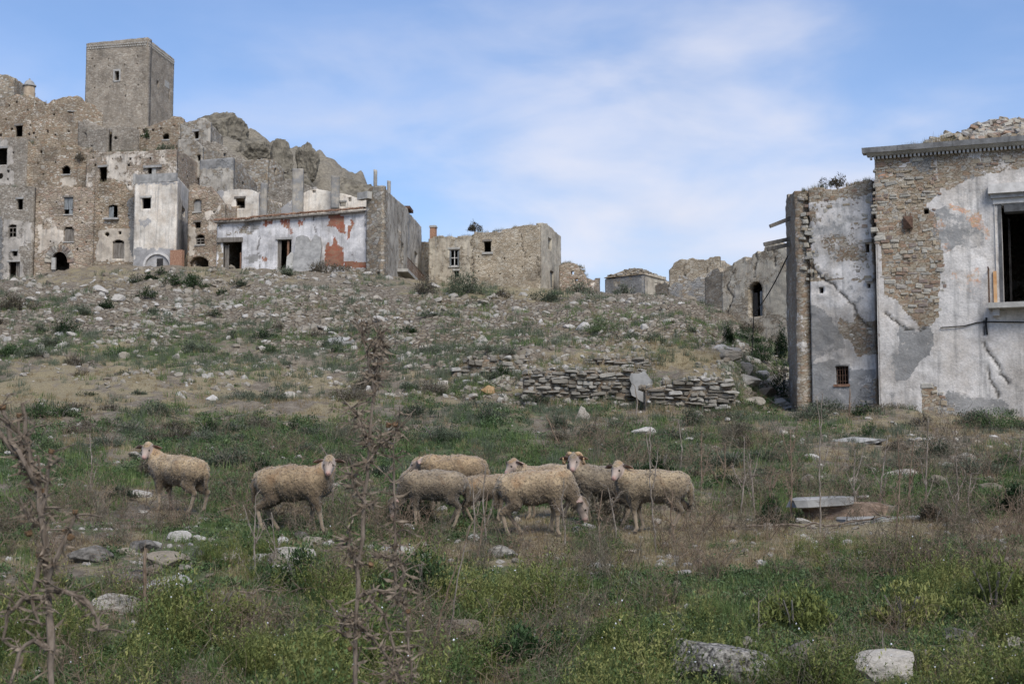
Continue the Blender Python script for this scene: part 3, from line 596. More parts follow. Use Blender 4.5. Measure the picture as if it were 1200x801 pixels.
b, ff, ii = building('stone_house', 'flat topped stone house with dark doorway behind the white plastered house', 'house', [(101, 149), (205.5, 146.5), (233.5, 155)], 235,
 [dict(top=[(101, 180), (128, 178), (150, 177.5), (180, 176), (205.5, 175.5)], holes=[('r', 116, 195.5, 125, 213), ('r', 173, 196.5, 178, 208.5), ('r', 149, 192, 152, 195)]+[('r', x, 183+(x*7) % 5, x+1.5, 185+(x*7) % 5) for x in (108, 131, 140, 163, 190)], base=(.42, .1, 0, 0), jag=.06, paint=[(0, .65, [(128, 180), (150, 180), (150, 222), (126, 222)])]),
  dict(top=[(205.5, 175.5), (220, 182), (233.5, 191.5)], base=(.2, 0, 0, 0), jag=.1)], M['town'], res=.14, pref=205, group=G_HOUSE, seed=21)
fbox('lintel', ff[0], 169, 194.5, 190, 196.2, .25, .1, M['slab'], ii[0][2]); fbox('door_jamb', ff[0], 178.4, 196.5, 183, 209, .06, .1, M['concrete'], ii[0][2])
WEEDTOPS.append((ff[0], ii[0][1]))
building('stone_house', 'grey rendered block with bare parapet right of the flat topped house', 'house', [(233.5, 141), (272, 140), (301, 147)], 245,
 [dict(top=[(233.5, 187.5), (272, 184.5)], base=(.85, .25, 0, 0), jag=.03, paint=[(1, 1, [(233, 184), (273, 183), (273, 196), (233, 198)])]), dict(top=[(272, 184.5), (283, 192), (301, 217)], base=(.5, .3, 0, 0), jag=.05, holes=[('r', 284, 213, 286, 218)])], M['grey'], res=.14, pref=215, group=G_HOUSE, seed=23)
# --- bottom tier facades
def F_(x0, x1, Y0, Y1, label, **d):
    name = d.pop('name', 'stone_house'); dep = d.pop('depth', 8); mat = d.pop('mat', M['town']); base = d.pop('basey', 325); res = d.pop('res', .115); seed = d.pop('seed', 1); jag = d.pop('jag', .12)
    return building(name, label, 'house', [(x0, Y0), (x1, Y1)], base, [d], mat, depth=dep, res=res, jag=jag, pref=270, group=G_HOUSE, seed=seed)
b, ff, ii = F_(-30, 38, 131, 130, 'leftmost stone facade of the lower row with four stacked openings', top=[(-30, 221), (0, 219.5), (20, 218.5), (38, 220)], basey=334, seed=31,
 holes=[('r', 20, 233, 26.5, 245.5), ('a', 9.5, 263, 19, 278, .7), ('r', 14, 294, 20, 300), ('r', 10, 306.5, 22.5, 331), ('r', -18, 240, -10, 256)], base=(.3, .05, 0, 0), paint=[(0, .7, [(3, 255), (38, 262), (38, 332), (3, 334)]), (0, .3, [(22, 290), (38, 285), (38, 332), (30, 332)]), (1, .8, [(-30, 250), (2, 252), (3, 334), (-30, 334)])])
frames(ff[0], ii[0][2], 9.5, 266, 19, 278, 'wood', bars=True); planks(ff[0], ii[0][2], 17, 307, 22.5, 331, 3, back=.3)
WEEDTOPS.append((ff[0], ii[0][1]))
b, ff, ii = F_(38, 110, 130.5, 130, 'stone facade with blue grey shutters above a dark arched cave', top=[(38, 220), (60, 219), (85, 218.5), (100, 222), (110, 219)], basey=322, seed=33,
 holes=[('r', 75, 231, 85, 251), ('a', 75, 266, 86, 283, .7), ('a', 59, 292, 81, 317, 1.0)]+[('r', x, y, x+1.7, y+1.7) for x, y in [(45, 236), (65, 236), (50, 262), (68, 262), (92, 245), (101, 236), (95, 260), (58, 282), (100, 283)]], base=(.18, 0, .06, 0), paint=[(0, .8, [(45, 262), (72, 258), (74, 284), (56, 290), (46, 300)]), (0, .42, [(48, 254), (108, 252), (108, 270), (90, 275), (48, 268)])])
planks(ff[0], ii[0][2], 75, 231, 85, 245, 4, 'shutter', 'shutter', .1); planks(ff[0], ii[0][2], 80.5, 245, 85, 251, 2, 'shutter', 'shutter', .12); planks(ff[0], ii[0][2], 75, 268, 86, 282.5, 5, 'wood', 'shutter', .15)
fbox('leaning_slab', ff[0], 64, 303, 68, 317, .7, -.45, M['concrete'], ii[0][2])
# arch ring of rough stones over the cave
for k in range(13):
    t = math.pi*(k+.5)/13; u, z = ff[0].sz(70-13.2*math.cos(t), 306-15*math.sin(t)); mb = MB(); a = .26; 
    ct_, st_ = math.cos(t), math.sin(t); c8 = []
    for o in (.1, -.2):
        for du, dz in ((-a, -.24), (a, -.24), (a, .24), (-a, .24)):
            c8.append(ff[0].pt(u+du*(-ct_)*1.2-dz*st_*1.0, z+du*st_*1.2-dz*ct_, o))
    mb.add(c8, [(0, 1, 2, 3), (7, 6, 5, 4), (0, 4, 5, 1), (1, 5, 6, 2), (2, 6, 7, 3), (3, 7, 4, 0)]); mb.obj('arch_stone', M['block2'], ii[0][2])
b, ff, ii = F_(110, 158, 129.8, 129.5, 'stone facade with a balcony window above a round hole and plank door', top=[(110, 219), (118, 213), (133, 211), (144, 215), (150, 222), (158, 228)], basey=308, seed=35, jag=.2,
 holes=[('a', 127, 240, 137.5, 255.5, .45), ('c', 122.8, 272, 128, 277.2), ('a', 132, 281, 145, 303, .5)]+[('r', x, y, x+1.7, y+1.7) for x, y in [(115, 231), (143, 240), (150, 252), (118, 248)]], base=(.15, 0, .15, 0), paint=[(0, 1, [(112, 303), (116, 268), (158, 268), (158, 306), (112, 306)]), (1, .8, [(149, 236), (158, 230), (158, 304), (152, 290)])])
planks(ff[0], ii[0][2], 127, 242, 132.5, 255.5, 3, 'shutter', 'shutter', .12); planks(ff[0], ii[0][2], 132, 284, 145, 303, 5, 'wood', 'door_leaf', .15); fbox('sill', ff[0], 123, 255.6, 140, 257.6, .35, .1, M['slab'], ii[0][2])
WEEDTOPS.append((ff[0], ii[0][1]))
b, ff, ii = building('plastered_house', 'tall white plastered house with one square dark window in the lower row', 'house', [(157, 127.5), (206, 126.5), (221, 137)], 316,
 [dict(top=[(157, 205), (160, 213.2), (206, 212.5)], jag=.02, holes=[('r', 166, 231.5, 176.5, 244.3)], base=(1.15, .05, 0, 0), paint=[(1, .75, [(157, 213), (206, 212), (206, 216), (160, 217)]), (1, .6, [(162, 256), (178, 256), (172, 267), (164, 264)]), (1, .8, [(157, 291), (206, 291), (206, 318), (157, 318)]), (2, .25, [(181, 236), (204, 232), (204, 252), (184, 252)])]),
  dict(top=[(206, 205), (221, 222)], jag=.02, holes=[('r', 213.5, 241, 216.5, 255)], base=(.9, .25, 0, 0), paint=[(1, .85, [(206, 255), (222, 262), (222, 312), (206, 316)])])], M['white'], res=.12, thick=.4, pref=260, seed=37, group=G_HOUSE)
f0 = ff[0]; wl = ii[0][2]; fbox('parapet', f0, 157.3, 205, 206, 212.3, .04, .35, M['slab'], wl); fbox('parapet_post', f0, 156.5, 204, 159, 216, .1, .3, M['concrete'], wl)
mb = MB(); ring = []
for k in range(17):
    t = math.pi*k/16; ring.append((185.2-17*math.cos(t), 313-17.5*math.sin(t), 185.2-14.6*math.cos(t), 313-15*math.sin(t)))
for q0, q1 in zip(ring[:-1], ring[1:]):
    c8 = []
    for o in (.16, -.05):
        for (x, y) in ((q0[0], q0[1]), (q1[0], q1[1]), (q1[2], q1[3]), (q0[2], q0[3])): c8.append(f0.pt(*f0.sz(x, y), o))
    mb.add(c8, [(0, 1, 2, 3), (7, 6, 5, 4), (0, 4, 5, 1), (1, 5, 6, 2), (2, 6, 7, 3), (3, 7, 4, 0)])
mb.obj('arch_rim', M['frame'], wl); fbox('cellar_window', f0, 184, 303, 191, 311.5, .03, .02, M['dark'], wl); fbox('pier', f0, 202.5, 294, 216, 314, .5, -.02, M['brickp'], wl)  # cellar window: flat panel whose colour carries the dark of the hollow
b, ff, ii = building('stone_house', 'narrow rounded stone house with arched windows between the two plastered houses', 'house', [(220, 129), (262, 128)], 318,
 [dict(top=[(220, 218), (228, 216.5), (243, 218), (250, 223), (262, 240)], holes=[('a', 226.5, 234, 235.5, 248, .5), ('r', 228, 260, 235, 267), ('a', 229, 275, 239.5, 286.5, 1.0), ('a', 222, 301, 244, 320, .7)], base=(.12, .05, .12, 0), paint=[(0, .8, [(222, 262), (230, 264), (228, 300), (222, 300)]), (0, .5, [(238, 250), (258, 240), (258, 268), (246, 275)])])], M['town'], depth=7, res=.12, pref=270, seed=39, group=G_HOUSE)
frames(ff[0], ii[0][2], 229, 279, 239.5, 286.5, 'wood', bars=True); fbox('blocked_window', ff[0], 226.5, 235, 235.5, 248, -.2, .3, M['slab'], ii[0][2])
b, ff, ii = building('plastered_house', 'small pale cube house with a square dark window above the long hall', 'house', [(250, 131), (302, 130)], 262,
 [dict(top=[(250, 226), (258, 223), (280, 222), (294, 223), (302, 227)], holes=[('r', 276, 232, 286.8, 243.8)], base=(.95, .2, 0, 0), paint=[(1, .85, [(250, 220), (262, 220), (260, 252), (250, 254)])])], M['white'], depth=6, res=.12, pref=240, seed=41, group=G_HOUSE)
building('stone_house', 'broken stone wall stub behind the concrete posts', 'house', [(298, 137), (342, 136)], 258,
 [dict(top=[(298, 222), (306, 228), (316, 224), (328, 216), (342, 221)], base=(.2, .1, 0, 0))], M['town'], depth=5, res=.14, pref=240, seed=43, group=G_HOUSE)
# --- pale gable and posts behind the long hall roof
b, ff, ii = building('plastered_house', 'low pale gable wall rising behind the eaves of the long hall', 'house', [(329, 121), (437, 120)], 262,
 [dict(top=[(329, 244), (338, 237), (350, 229), (362, 223), (372, 221.5), (390, 225), (410, 229), (437, 237)], jag=.04, holes=[('c', 366, 222.8, 370, 226), ('r', 398, 236.5, 405, 242), ('c', 408, 231.5, 411.5, 236)], base=(.95, .25, 0, 0), paint=[(1, .7, [(329, 240), (350, 232), (350, 256), (329, 256)])])], M['white'], depth=9, res=.12, pref=245, seed=45)
G_P = 'bare concrete posts standing above the long hall'
for (x0, y0, x1, y1, Y, lab) in ((305, 213.5, 312, 249, 117.5, 'bare concrete post at the left end of the hall roof'), (342, 197, 354.5, 249, 117.5, 'tallest broad concrete post rising over the long hall roof'), (387.5, 205.5, 397, 236, 119.3, 'grey concrete post in front of the pale gable wall'), (437.5, 198, 441.5, 225, 114, 'slim concrete post at the corner of the big grey building'), (453.5, 211, 457.5, 232, 118, 'slim short concrete post on the side wall of the big grey building')):
    fc = Face(np.array(at(x0, y1, Y))[:2], np.array(at(x1, y1, Y))[:2]); z1 = fc.sz(x0, y0)[1]; z0 = fc.sz(x0, y1)[1]-.6; w = fc.L
    V, F, mk = wallmesh(fc, [(0, z1), (w, z1-.06)], z0, (), (), (1, .5, 0, 0), .15, min(w, .5), 0, .04, .02, 3)
    o = obj('concrete_post', V, F, M['grey'], None, False, {'msk': mk}, label=lab, category='post', group=G_P)
# --- the long hall
b, ff, ii = building('long_hall', 'long ruined hall with peeling blue white plaster and bare orange bricks', 'building', [(254, 115.2), (436, 112.8)], 324,
 [dict(top=[(254, 261), (280, 259), (300, 257), (436, 245.5)], jag=.02, holes=[('r', 261, 283.5, 283, 318), ('r', 325, 280.5, 341, 320)], base=(.85, .22, .08, 0),
  paint=[(0, .55, [(254, 262), (300, 256), (300, 276), (262, 276)]), (1, .75, [(288, 258), (308, 256), (306, 268), (294, 272)]), (0, .1, [(254, 280), (260, 280), (260, 318), (254, 318)]), (1, .7, [(289, 298), (302, 296), (302, 306), (290, 308)]),
   (2, .85, [(380, 296), (384, 281), (388, 292), (391, 278), (396, 286), (401, 290), (404, 312), (380, 312)]), (2, 1.2, [(404, 306), (434, 308), (434, 314), (404, 313)]),
   (2, .6, [(308, 258), (321, 257), (321, 263), (310, 264)]), (2, .6, [(328, 258), (341, 256), (340, 266), (345, 275), (338, 276), (336, 266), (329, 263)]), (2, .6, [(347, 257), (356, 256), (355, 264), (348, 264)]), (2, .8, [(386, 253), (403, 252), (403, 273), (398, 273), (395, 266), (386, 264)]), (2, .7, [(406, 265), (410, 265), (410, 280), (406, 280)]), (2, .7, [(411, 258), (414, 258), (414, 270), (411, 270)]), (2, .6, [(307, 300), (313, 300), (312, 306), (308, 306)]),
   (0, 0, [(433, 245), (437, 245), (437, 326), (435, 326)]), (0, .3, [(404, 314), (436, 314), (436, 328), (404, 328)])],
  cracks=[(.7, [(368, 254), (370, 275)]), (.7, [(303, 275), (304, 318)]), (.7, [(428, 252), (432, 305)])])], M['hall'], depth=9, res=.1, thick=.4, rough=.02, pref=285, seed=51)
hf, hw, hroot = ff[0], ii[0][2], b
frames(hf, hw, 260, 280.5, 284, 318, 'wood', 'door_frame', w=.12); planks(hf, hw, 262, 286, 266.5, 317, 3, 'wood', 'door_leaf', .3); planks(hf, hw, 280, 295, 283, 317, 2, 'brickp', 'door_leaf', .25); fbox('lintel', hf, 254.5, 279, 284.5, 283.3, .18, .2, M['wood'], hw); fbox('lintel', hf, 323.5, 278.5, 341.5, 280.3, .12, .2, M['slab'], hw)
planks(hf, hw, 325, 281, 328.5, 318, 2, 'wood', 'door_leaf', .15); planks(hf, hw, 336, 281, 338, 318, 1, 'brickp', 'door_leaf', .12)
# tiles of the hall eaves
ntile = 74; k = 0
for i in range(ntile):
    x = 252+(i+.5)*(176/ntile); y = np.interp(x, [252, 290, 300, 428], [259, 257.5, 255.5, 245]); sag = .5*math.sin(i*1.3)
    if rnd.random() < .06: continue
    u, z = hf.sz(x, y+sag*.5); mb = MB(); w = .065; pts = [hf.pt(u, z+.03, .45+rnd.uniform(-.08, .08)), hf.pt(u, z+.16, -.2)]
    mb.tube(pts, [.085, .1], 6); mb.obj('roof_tile', M['tile'], hroot)
mb = MB(); 
for i in range(30):
    a, b2_ = 252+i*5.87, 252+(i+1)*5.87-.1; ya, yb = [np.interp(x, [252, 290, 300, 428], [260.5, 259.5, 258, 248]) for x in (a, b2_)]
    u0, z0 = hf.sz(a, ya); u1, z1 = hf.sz(b2_, yb); d = rnd.uniform(-.03, .03)
    mb.hexa([hf.pt(u0, z0-.06, .4+d), hf.pt(u1, z1-.06, .4+d), hf.pt(u1, z1-.06, -.1), hf.pt(u0, z0-.06, -.1), hf.pt(u0, z0+.07, .4+d), hf.pt(u1, z1+.07, .4+d), hf.pt(u1, z1+.07, -.1), hf.pt(u0, z0+.07, -.1)])
mb.obj('eaves_board', M['wood'], hroot)
for (q, lab) in (([(348, 318), (349, 279), (355, 276), (362, 278), (367, 286), (368, 317)], 'broad grey concrete slab leaning on the front of the long hall'), ([(368, 316), (367, 284), (371, 275), (377, 279), (380, 290), (379, 312)], 'jagged pale slab leaning beside the broad grey one'), ([(340, 319), (339, 302), (343, 296), (348, 299), (349, 319)], 'small pale slab leaning at the hall doorway')):
    P2 = [hf.sz(x, y) for x, y in q]; zb = min(z for u, z in P2); zt = max(z for u, z in P2); n_ = len(P2); V = []
    for o in (.12, -.12):
        for u, z in P2: V.append(hf.pt(u, z-(.35 if z < zb+.2 else 0), .28+.75*(zt-z)/(zt-zb)+o))
    F = [tuple(range(n_)), tuple(range(2*n_-1, n_-1, -1))]+[(i, i+n_, (i+1) % n_+n_, (i+1) % n_) for i in range(n_)]
    obj('concrete_slab', V, F, M['slab'] if 'broad' in lab else M['concrete'], None, label=lab, category='slab', group='slabs leaning against the long hall')
# --- the big corner building with the receding grey side
b, ff, ii = building('grey_building', 'tall grey rendered building with a drainpipe at its stone corner beside the long hall', 'building', [(429, 112.4), (447, 111.2), (494, 136.5)], 328,
 [dict(top=[(429, 226), (434, 220), (447, 217)], base=(.05, 0, .1, 0), holes=[('r', 441.5, 319, 444.5, 324)]),
  dict(top=[(447, 217), (462, 231), (478, 245), (479, 249), (494, 266)], jag=.03, holes=[('r', 468, 281, 472.5, 317), ('r', 486, 294, 489, 313)], base=(.95, .3, 0, 0), paint=[(0, .1, [(447, 217), (453, 223), (456, 320), (447, 330)]), (1, .9, [(478, 250), (480, 250), (480, 326), (478, 326)])])], M['grey'], thick=.45, res=.11, pref=290, seed=53)
f0, f1 = ff; wl = ii[1][2]
mb = MB(); u0, z0 = f1.sz(449.5, 322); u1, z1 = f1.sz(448.5, 234); mb.tube([f1.pt(u1, z1, .1), f1.pt(u1, (z0+z1)/2, .12), f1.pt(u1, z0, .1)], .11, 8); mb.obj('drainpipe', M['slab'], wl)
u0, z0 = f1.sz(468, 317); u1, z1 = f1.sz(491, 322); zt = z0
mb = MB(); L0, L1 = u0-1.2, u0+12
mb.hexa([f1.pt(L0, zt-.25, .9), f1.pt(L1, zt-.25, .9), f1.pt(L1, zt-.25, 0), f1.pt(L0, zt-.25, 0), f1.pt(L0, zt, .9), f1.pt(L1, zt, .9), f1.pt(L1, zt, 0), f1.pt(L0, zt, 0)]); bal = mb.obj('balcony', M['concrete'], b)
mb = MB()
for i in range(34):
    u = L0+.05+(L1-L0-.1)*i/33; mb.tube([f1.pt(u, zt, .85), f1.pt(u, zt+.95, .85)], .018, 4)
mb.tube([f1.pt(L0, zt+.97, .85), f1.pt(L1, zt+.97, .85)], .03, 4); mb.obj('railing', M['iron'], bal)
fbox('cornice', f0, 424, 227, 436, 233, .5, .0, M['concrete'], b)
fbox('chimney_block', f1, 478.4, 241, 482.5, 250, .15, .5, M['iron'], b)
building('plastered_house', 'low grey wall joining the big grey building and the hilltop house', 'house', [(493, 137), (506, 136)], 330,
 [dict(top=[(493, 283), (506, 285)], base=(.7, .4, 0, 0))], M['grey'], depth=4, res=.14, pref=300, seed=55)
# --- hilltop house, centre
b, ff, ii = building('hilltop_house', 'two storey pale stone house on the hilltop with shuttered window and brick chimney', 'house', [(502, 133), (633, 130.5), (657.5, 138.5)], 338,
 [dict(top=[(502, 279), (530, 277), (555, 276), (556, 272.5), (585, 270), (600, 267), (620, 264.5), (633, 262)], holes=[('r', 526.5, 291.7, 538, 312), ('r', 532, 317, 537.5, 324), ('r', 567, 282.5, 575.3, 295.5)]+[('r', x, y, x+1.5, y+1.6) for x, y in [(560, 317), (572, 322), (590, 302), (600, 322), (585, 320), (611, 312), (620, 300), (560, 300), (605, 285)]], base=(.3, .05, 0, 0), paint=[(0, .6, [(502, 276), (552, 275), (552, 340), (502, 340)])], cracks=[(.6, [(609, 270), (612, 285), (617, 300)]), (.5, [(631, 300), (632, 325)]), (.6, [(554, 276), (555, 335)])]),
  dict(top=[(633, 261.5), (641, 262), (657.5, 277.5)], holes=[('r', 642.5, 278, 646.3, 294), ('r', 645, 317, 648.8, 338)], base=(.8, .15, 0, 0), jag=.06)], M['house'], res=.1, thick=.5, pref=310, seed=57, jag=.14)
frames(ff[0], ii[0][2], 526.5, 291.7, 538, 312, 'frame', bars=True, w=.12); planks(ff[0], ii[0][2], 526.8, 294, 528.6, 311, 1, 'shutter', 'shutter', .05); planks(ff[0], ii[0][2], 536, 294, 537.8, 311, 1, 'shutter', 'shutter', .05)
fbox('lintel', ff[0], 566, 281, 576.5, 282.5, .08, .2, M['wood'], ii[0][2]); fbox('sill', ff[0], 565, 295.6, 578, 297.5, .12, .1, M['concrete'], ii[0][2]); planks(ff[1], ii[1][2], 645, 317.5, 648.6, 338, 3, 'shutter', 'door_leaf', .15)
fc = ff[0]; u, z = fc.sz(506.3, 277.5); mb = MB(); w = .26; zt = fc.sz(506.3, 266)[1]
mb.hexa([fc.pt(u-w, z-.5, -.1), fc.pt(u+w, z-.5, -.1), fc.pt(u+w, z-.5, -.7), fc.pt(u-w, z-.5, -.7), fc.pt(u-w, zt, -.1), fc.pt(u+w, zt, -.1), fc.pt(u+w, zt, -.7), fc.pt(u-w, zt, -.7)]); ch = mb.obj('chimney', M['brickp'], b)
mb = MB(); w = .34
mb.hexa([fc.pt(u-w, zt, -.04), fc.pt(u+w, zt, -.04), fc.pt(u+w, zt, -.78), fc.pt(u-w, zt, -.78), fc.pt(u-w*.8, zt+.2, -.12), fc.pt(u+w*.8, zt+.2, -.12), fc.pt(u+w*.8, zt+.2, -.7), fc.pt(u-w*.8, zt+.2, -.7)]); mb.obj('chimney_cap', M['slab'], ch)
WEEDTOPS.append((ff[0], ii[0][1])); HILL = ff[0]
# rounded stub at its right
b, ff, ii = building('ruined_shed', 'low rounded earth topped stone stub right of the hilltop house', 'ruin', [(655, 134), (688.5, 133)], 340,
 [dict(top=[(655, 309), (665, 308), (675, 310), (682, 314), (686, 322), (688.5, 336)], base=(.15, 0, .1, 0), cracks=[(.7, [(679, 316), (681, 336)])])], M['town'], depth=4, res=.12, seed=61, pref=325)
WEEDTOPS += [(ff[0], ii[0][1])]*3
b, ff, ii = building('stone_house', 'low house with rubble covered roof and tan end wall beyond the crest', 'house', [(709, 150), (753, 147), (780.5, 152)], 347,
 [dict(top=[(709, 327), (730, 323.5), (753, 320.5)], base=(.4, .6, 0, 0), paint=[(1, 1, [(742, 318), (753, 318), (753, 350), (742, 350)])]), dict(top=[(753, 320), (780.5, 324)], base=(.8, 0, .1, 0), jag=.05, holes=[('r', 767, 331, 779, 334.5)])], M['house'], res=.13, pref=335, seed=63, roof=False)
FR = ff[0]; ctr = (np.array(ff[0].P0)+np.array(ff[1].P1))/2
bmv = []; fcs = []
Z0 = FR.sz(730, 323)[1]; zt = at(742, 316.5, 152)[2]; A, B_, C_ = ff[0].P0, ff[0].P1, ff[1].P1; D_ = A+C_-B_
for P_ in (A, B_, C_, D_): q = ctr+(P_-ctr)*1.05; bmv.append((q[0], q[1], Z0-.05))
for P_ in (A, B_, C_, D_): q = ctr+(P_-ctr)*.35; bmv.append((q[0], q[1], zt-.15))
mb = MB(); mb.hexa(bmv); mb.obj('roof', M['ground_plain'], b); RUBROOF = [(A, B_, C_, D_, ctr, Z0, zt-.15, b)]
b, ff, ii = building('stone_house', 'broken pale stone walls of a small house on the right skyline', 'house', [(784, 128), (843, 126)], 350,
 [dict(top=[(784, 314), (790, 308), (803, 304), (815, 302.5), (843, 302)], base=(.35, .1, 0, 0), jag=.3, cracks=[(.6, [(801, 306), (803, 325)]), (.6, [(832, 304), (830, 320)])])], M['house'], depth=6, res=.12, pref=325, seed=65)
building('ruined_wall', 'fallen grey rubble wall in front of the small skyline house', 'ruin', [(783, 118), (850, 116)], 365,
 [dict(top=[(783, 334), (790, 330), (797, 329), (812, 327), (829, 322), (838, 316), (850, 319)], base=(.1, .5, 0, 0), jag=.4)], M['grey'], depth=2.5, res=.12, pref=340, seed=66, roof=False)
b, ff, ii = building('ruined_gable', 'cracked tan gable wall with a dark doorway left of the right-hand buildings', 'ruin', [(846, 84), (926, 80)], 385,
 [dict(top=[(846, 317), (860, 309), (875, 301), (890, 292), (900, 287), (906, 286), (915, 290), (926, 293)], lintels=False, holes=[('a', 876.7, 331, 893.5, 370, .9)], base=(.5, .15, 0, 0), jag=.25, paint=[(0, 1, [(900, 325), (914, 318), (928, 318), (928, 365), (905, 368), (897, 358)]), (0, .1, [(874, 370), (874, 334), (880, 330), (893, 330), (897, 345), (896, 372)])], cracks=[(.9, [(860, 318), (851, 335), (858, 350), (848, 372)]), (.7, [(886, 296), (884, 325)]), (.6, [(905, 290), (908, 312)])])], M['house'], depth=5, res=.08, thick=.6, pref=340, seed=67)
planks(ff[0], ii[0][2], 878.5, 342, 884, 369, 3, 'dark', 'door_leaf', .3); planks(ff[0], ii[0][2], 888, 340, 892.5, 369, 3, 'shutter', 'door_leaf', .2)
# --- crags and ridge behind the town
def crag(px, py, wpx, hpx, Y, label, seed, up=.0):
    c = at(px, py, Y); s = Y/FPX
    import bmesh
    bm = bmesh.new(); bmesh.ops.create_icosphere(bm, subdivisions=6, radius=1.0); V = np.array([v.co[:] for v in bm.verts]); F = np.array([[v.index for v in f.verts] for f in bm.faces]); bm.free()
    r = np.random.default_rng(seed)
    for k in range(16):
        n = r.normal(0, 1, 3); n[2] *= .6; n /= np.linalg.norm(n); d = r.uniform(.55, .88); q = np.clip(V @ n-d, 0, None); V = V-q[:, None]*n*.85
    x, y, z = V.T; rid = 1-np.abs(fbm3(x*1.8+seed, y*1.8, z*1.2, 3, seed))*2
    d = 1+.16*fbm3(x*1.4+seed, y*1.4, z*1.1, 2, seed)+.12*rid+.10*(1-2*np.abs(fbm3(x*5+seed, y*5, z*2.6, 3, seed+5)))+.05*fbm3(x*13+seed, y*13, z*8, 3, seed+8)
    V = V*d[:, None]*.9*np.array([wpx/2*s, wpx/2*s*.9, hpx/2*s]); V = V+np.array(c)
    return obj('crag', V, F, M['crag'], None, False, None, label=label, category='rock', group='bare rock crags above the town')
crag(331, 186, 28, 52, 172, 'upright grey crag, left of the pair on the skyline', 3); crag(360, 195, 38, 54, 174, 'broad grey crag, right of the pair on the skyline', 5)
crag(296, 182, 60, 44, 178, 'low grey crag running left from the pair toward the gable house', 7); crag(258, 158, 64, 52, 188, 'domed rock outcrop right behind the gable house', 9)
crag(402, 236, 90, 62, 180, 'long rocky shoulder sloping down behind the concrete posts', 11); crag(345, 232, 80, 56, 168, 'rough rock face below the pair of crags', 17)
# ------------------------------------------------------------ right-hand buildings
def rock_mesh(name, seed, mat, sub=2, flat=(1, .8, .6), cuts=7):
    import bmesh
    r = random.Random(seed); bm = bmesh.new(); bmesh.ops.create_icosphere(bm, subdivisions=sub, radius=.5)
    for k in range(cuts):
        n = Vector((r.gauss(0, 1), r.gauss(0, 1), r.gauss(0, 1))).normalized(); d = r.uniform(.26, .42)
        for v in bm.verts:
            q = v.co.dot(n)-d
            if q > 0: v.co -= n*q*.96
    for v in bm.verts:
        v.co *= 1+.06*float(fbm3(v.co.x*5+seed, v.co.y*5, v.co.z*5, 2, 3)); v.co.x *= flat[0]; v.co.y *= flat[1]; v.co.z *= flat[2]
    me = bpy.data.meshes.new(name); bm.to_mesh(me); bm.free(); me.materials.append(mat); return me
def block_mesh(name, seed, mat):
    """a roughly squared stone of unit size"""
    import bmesh
    r = random.Random(seed); bm = bmesh.new(); bmesh.ops.create_cube(bm, size=1.0)
    bmesh.ops.bevel(bm, geom=bm.edges[:], offset=.13, segments=1, affect='EDGES')
    for v in bm.verts: v.co += Vector((r.uniform(-.06, .06), r.uniform(-.04, .04), r.uniform(-.09, .09)))
    me = bpy.data.meshes.new(name); bm.to_mesh(me); bm.free(); me.materials.append(mat); return me
BLK = [block_mesh('wall_stone', 100+i, M['block']) for i in range(5)]+[rock_mesh('wall_stone', 160+i, M['block'], 2, (1.25, 1.2, 1.2), 9) for i in range(8)]
BLK2 = [block_mesh('house_wall_stone', 200+i, M['block2']) for i in range(10)]
def lay_stones(face, wall, uv_ok, u0, u1, z0, z1, meshes, hmin, hmax, wmin, wmax, out, limit=300, proud=.05, seed=1, mat=None, name='stone', fill=.93):
    """stones laid in rough courses, each its own object; past the limit the rest go into one part"""
    r = random.Random(seed); z = z0; org = ORG[wall.name]; ang = math.atan2(face.d[1], face.d[0]); items = []
    while z < z1:
        h = r.uniform(hmin, hmax); u = u0-r.random()*.2
        while u < u1:
            w = r.uniform(wmin, wmax)*(1.3 if r.random() < .15 else 1)
            zz = z+h/2+.05*math.sin(u*1.1+z*2)+r.uniform(-.022, .022)
            if uv_ok(u+w/2, zz) and r.random() < fill: items.append((u+w/2, zz, w*r.uniform(.75, 1.0), h*r.uniform(.65, 1.05), out+r.uniform(-proud, proud)*.6))
            u += w
        z += h
    big = sorted(range(len(items)), key=lambda i: -items[i][2]*items[i][3]); keep = set(big[:limit]); rest = MB()
    for i, (u, zz, w, h, o_) in enumerate(items):
        p = face.pt(u, zz, o_-.06); me = r.choice(meshes); rot = r.gauss(0, .07)
        if i in keep:
            o = bpy.data.objects.new(name, me); o.location = Vector(p)-Vector(org); o.rotation_euler = (0, rot, ang+r.uniform(-.06, .06)); o.scale = (w, .22, h); link(o, wall)
        else:
            mt = Matrix.Translation(p) @ Matrix.Rotation(ang, 4, 'Z') @ Matrix.Rotation(rot, 4, 'Y') @ Matrix.Diagonal((w, .22, h, 1))
            rest.add([mt @ v.co for v in me.vertices], [tuple(p_.vertices) for p_ in me.polygons])
    if rest.n: rest.obj('small_stones', meshes[0].materials[0], wall, kind='stuff')
    return len(items)
def uvtest(face, polys, no=()):
    def f(u, z):
        p = face.pt(u, z); x, y = proj(p[0], p[1], p[2]); x = float(x)+1.5*float(vn2(u*3, z*3, 4)); y = float(y)+1.5*float(vn2(u*3, z*3, 14))
        return any(bool(inpoly(np.array(x), np.array(y), q)) for q in polys) and not any(bool(inpoly(np.array(x), np.array(y), q)) for q in no)
    return f
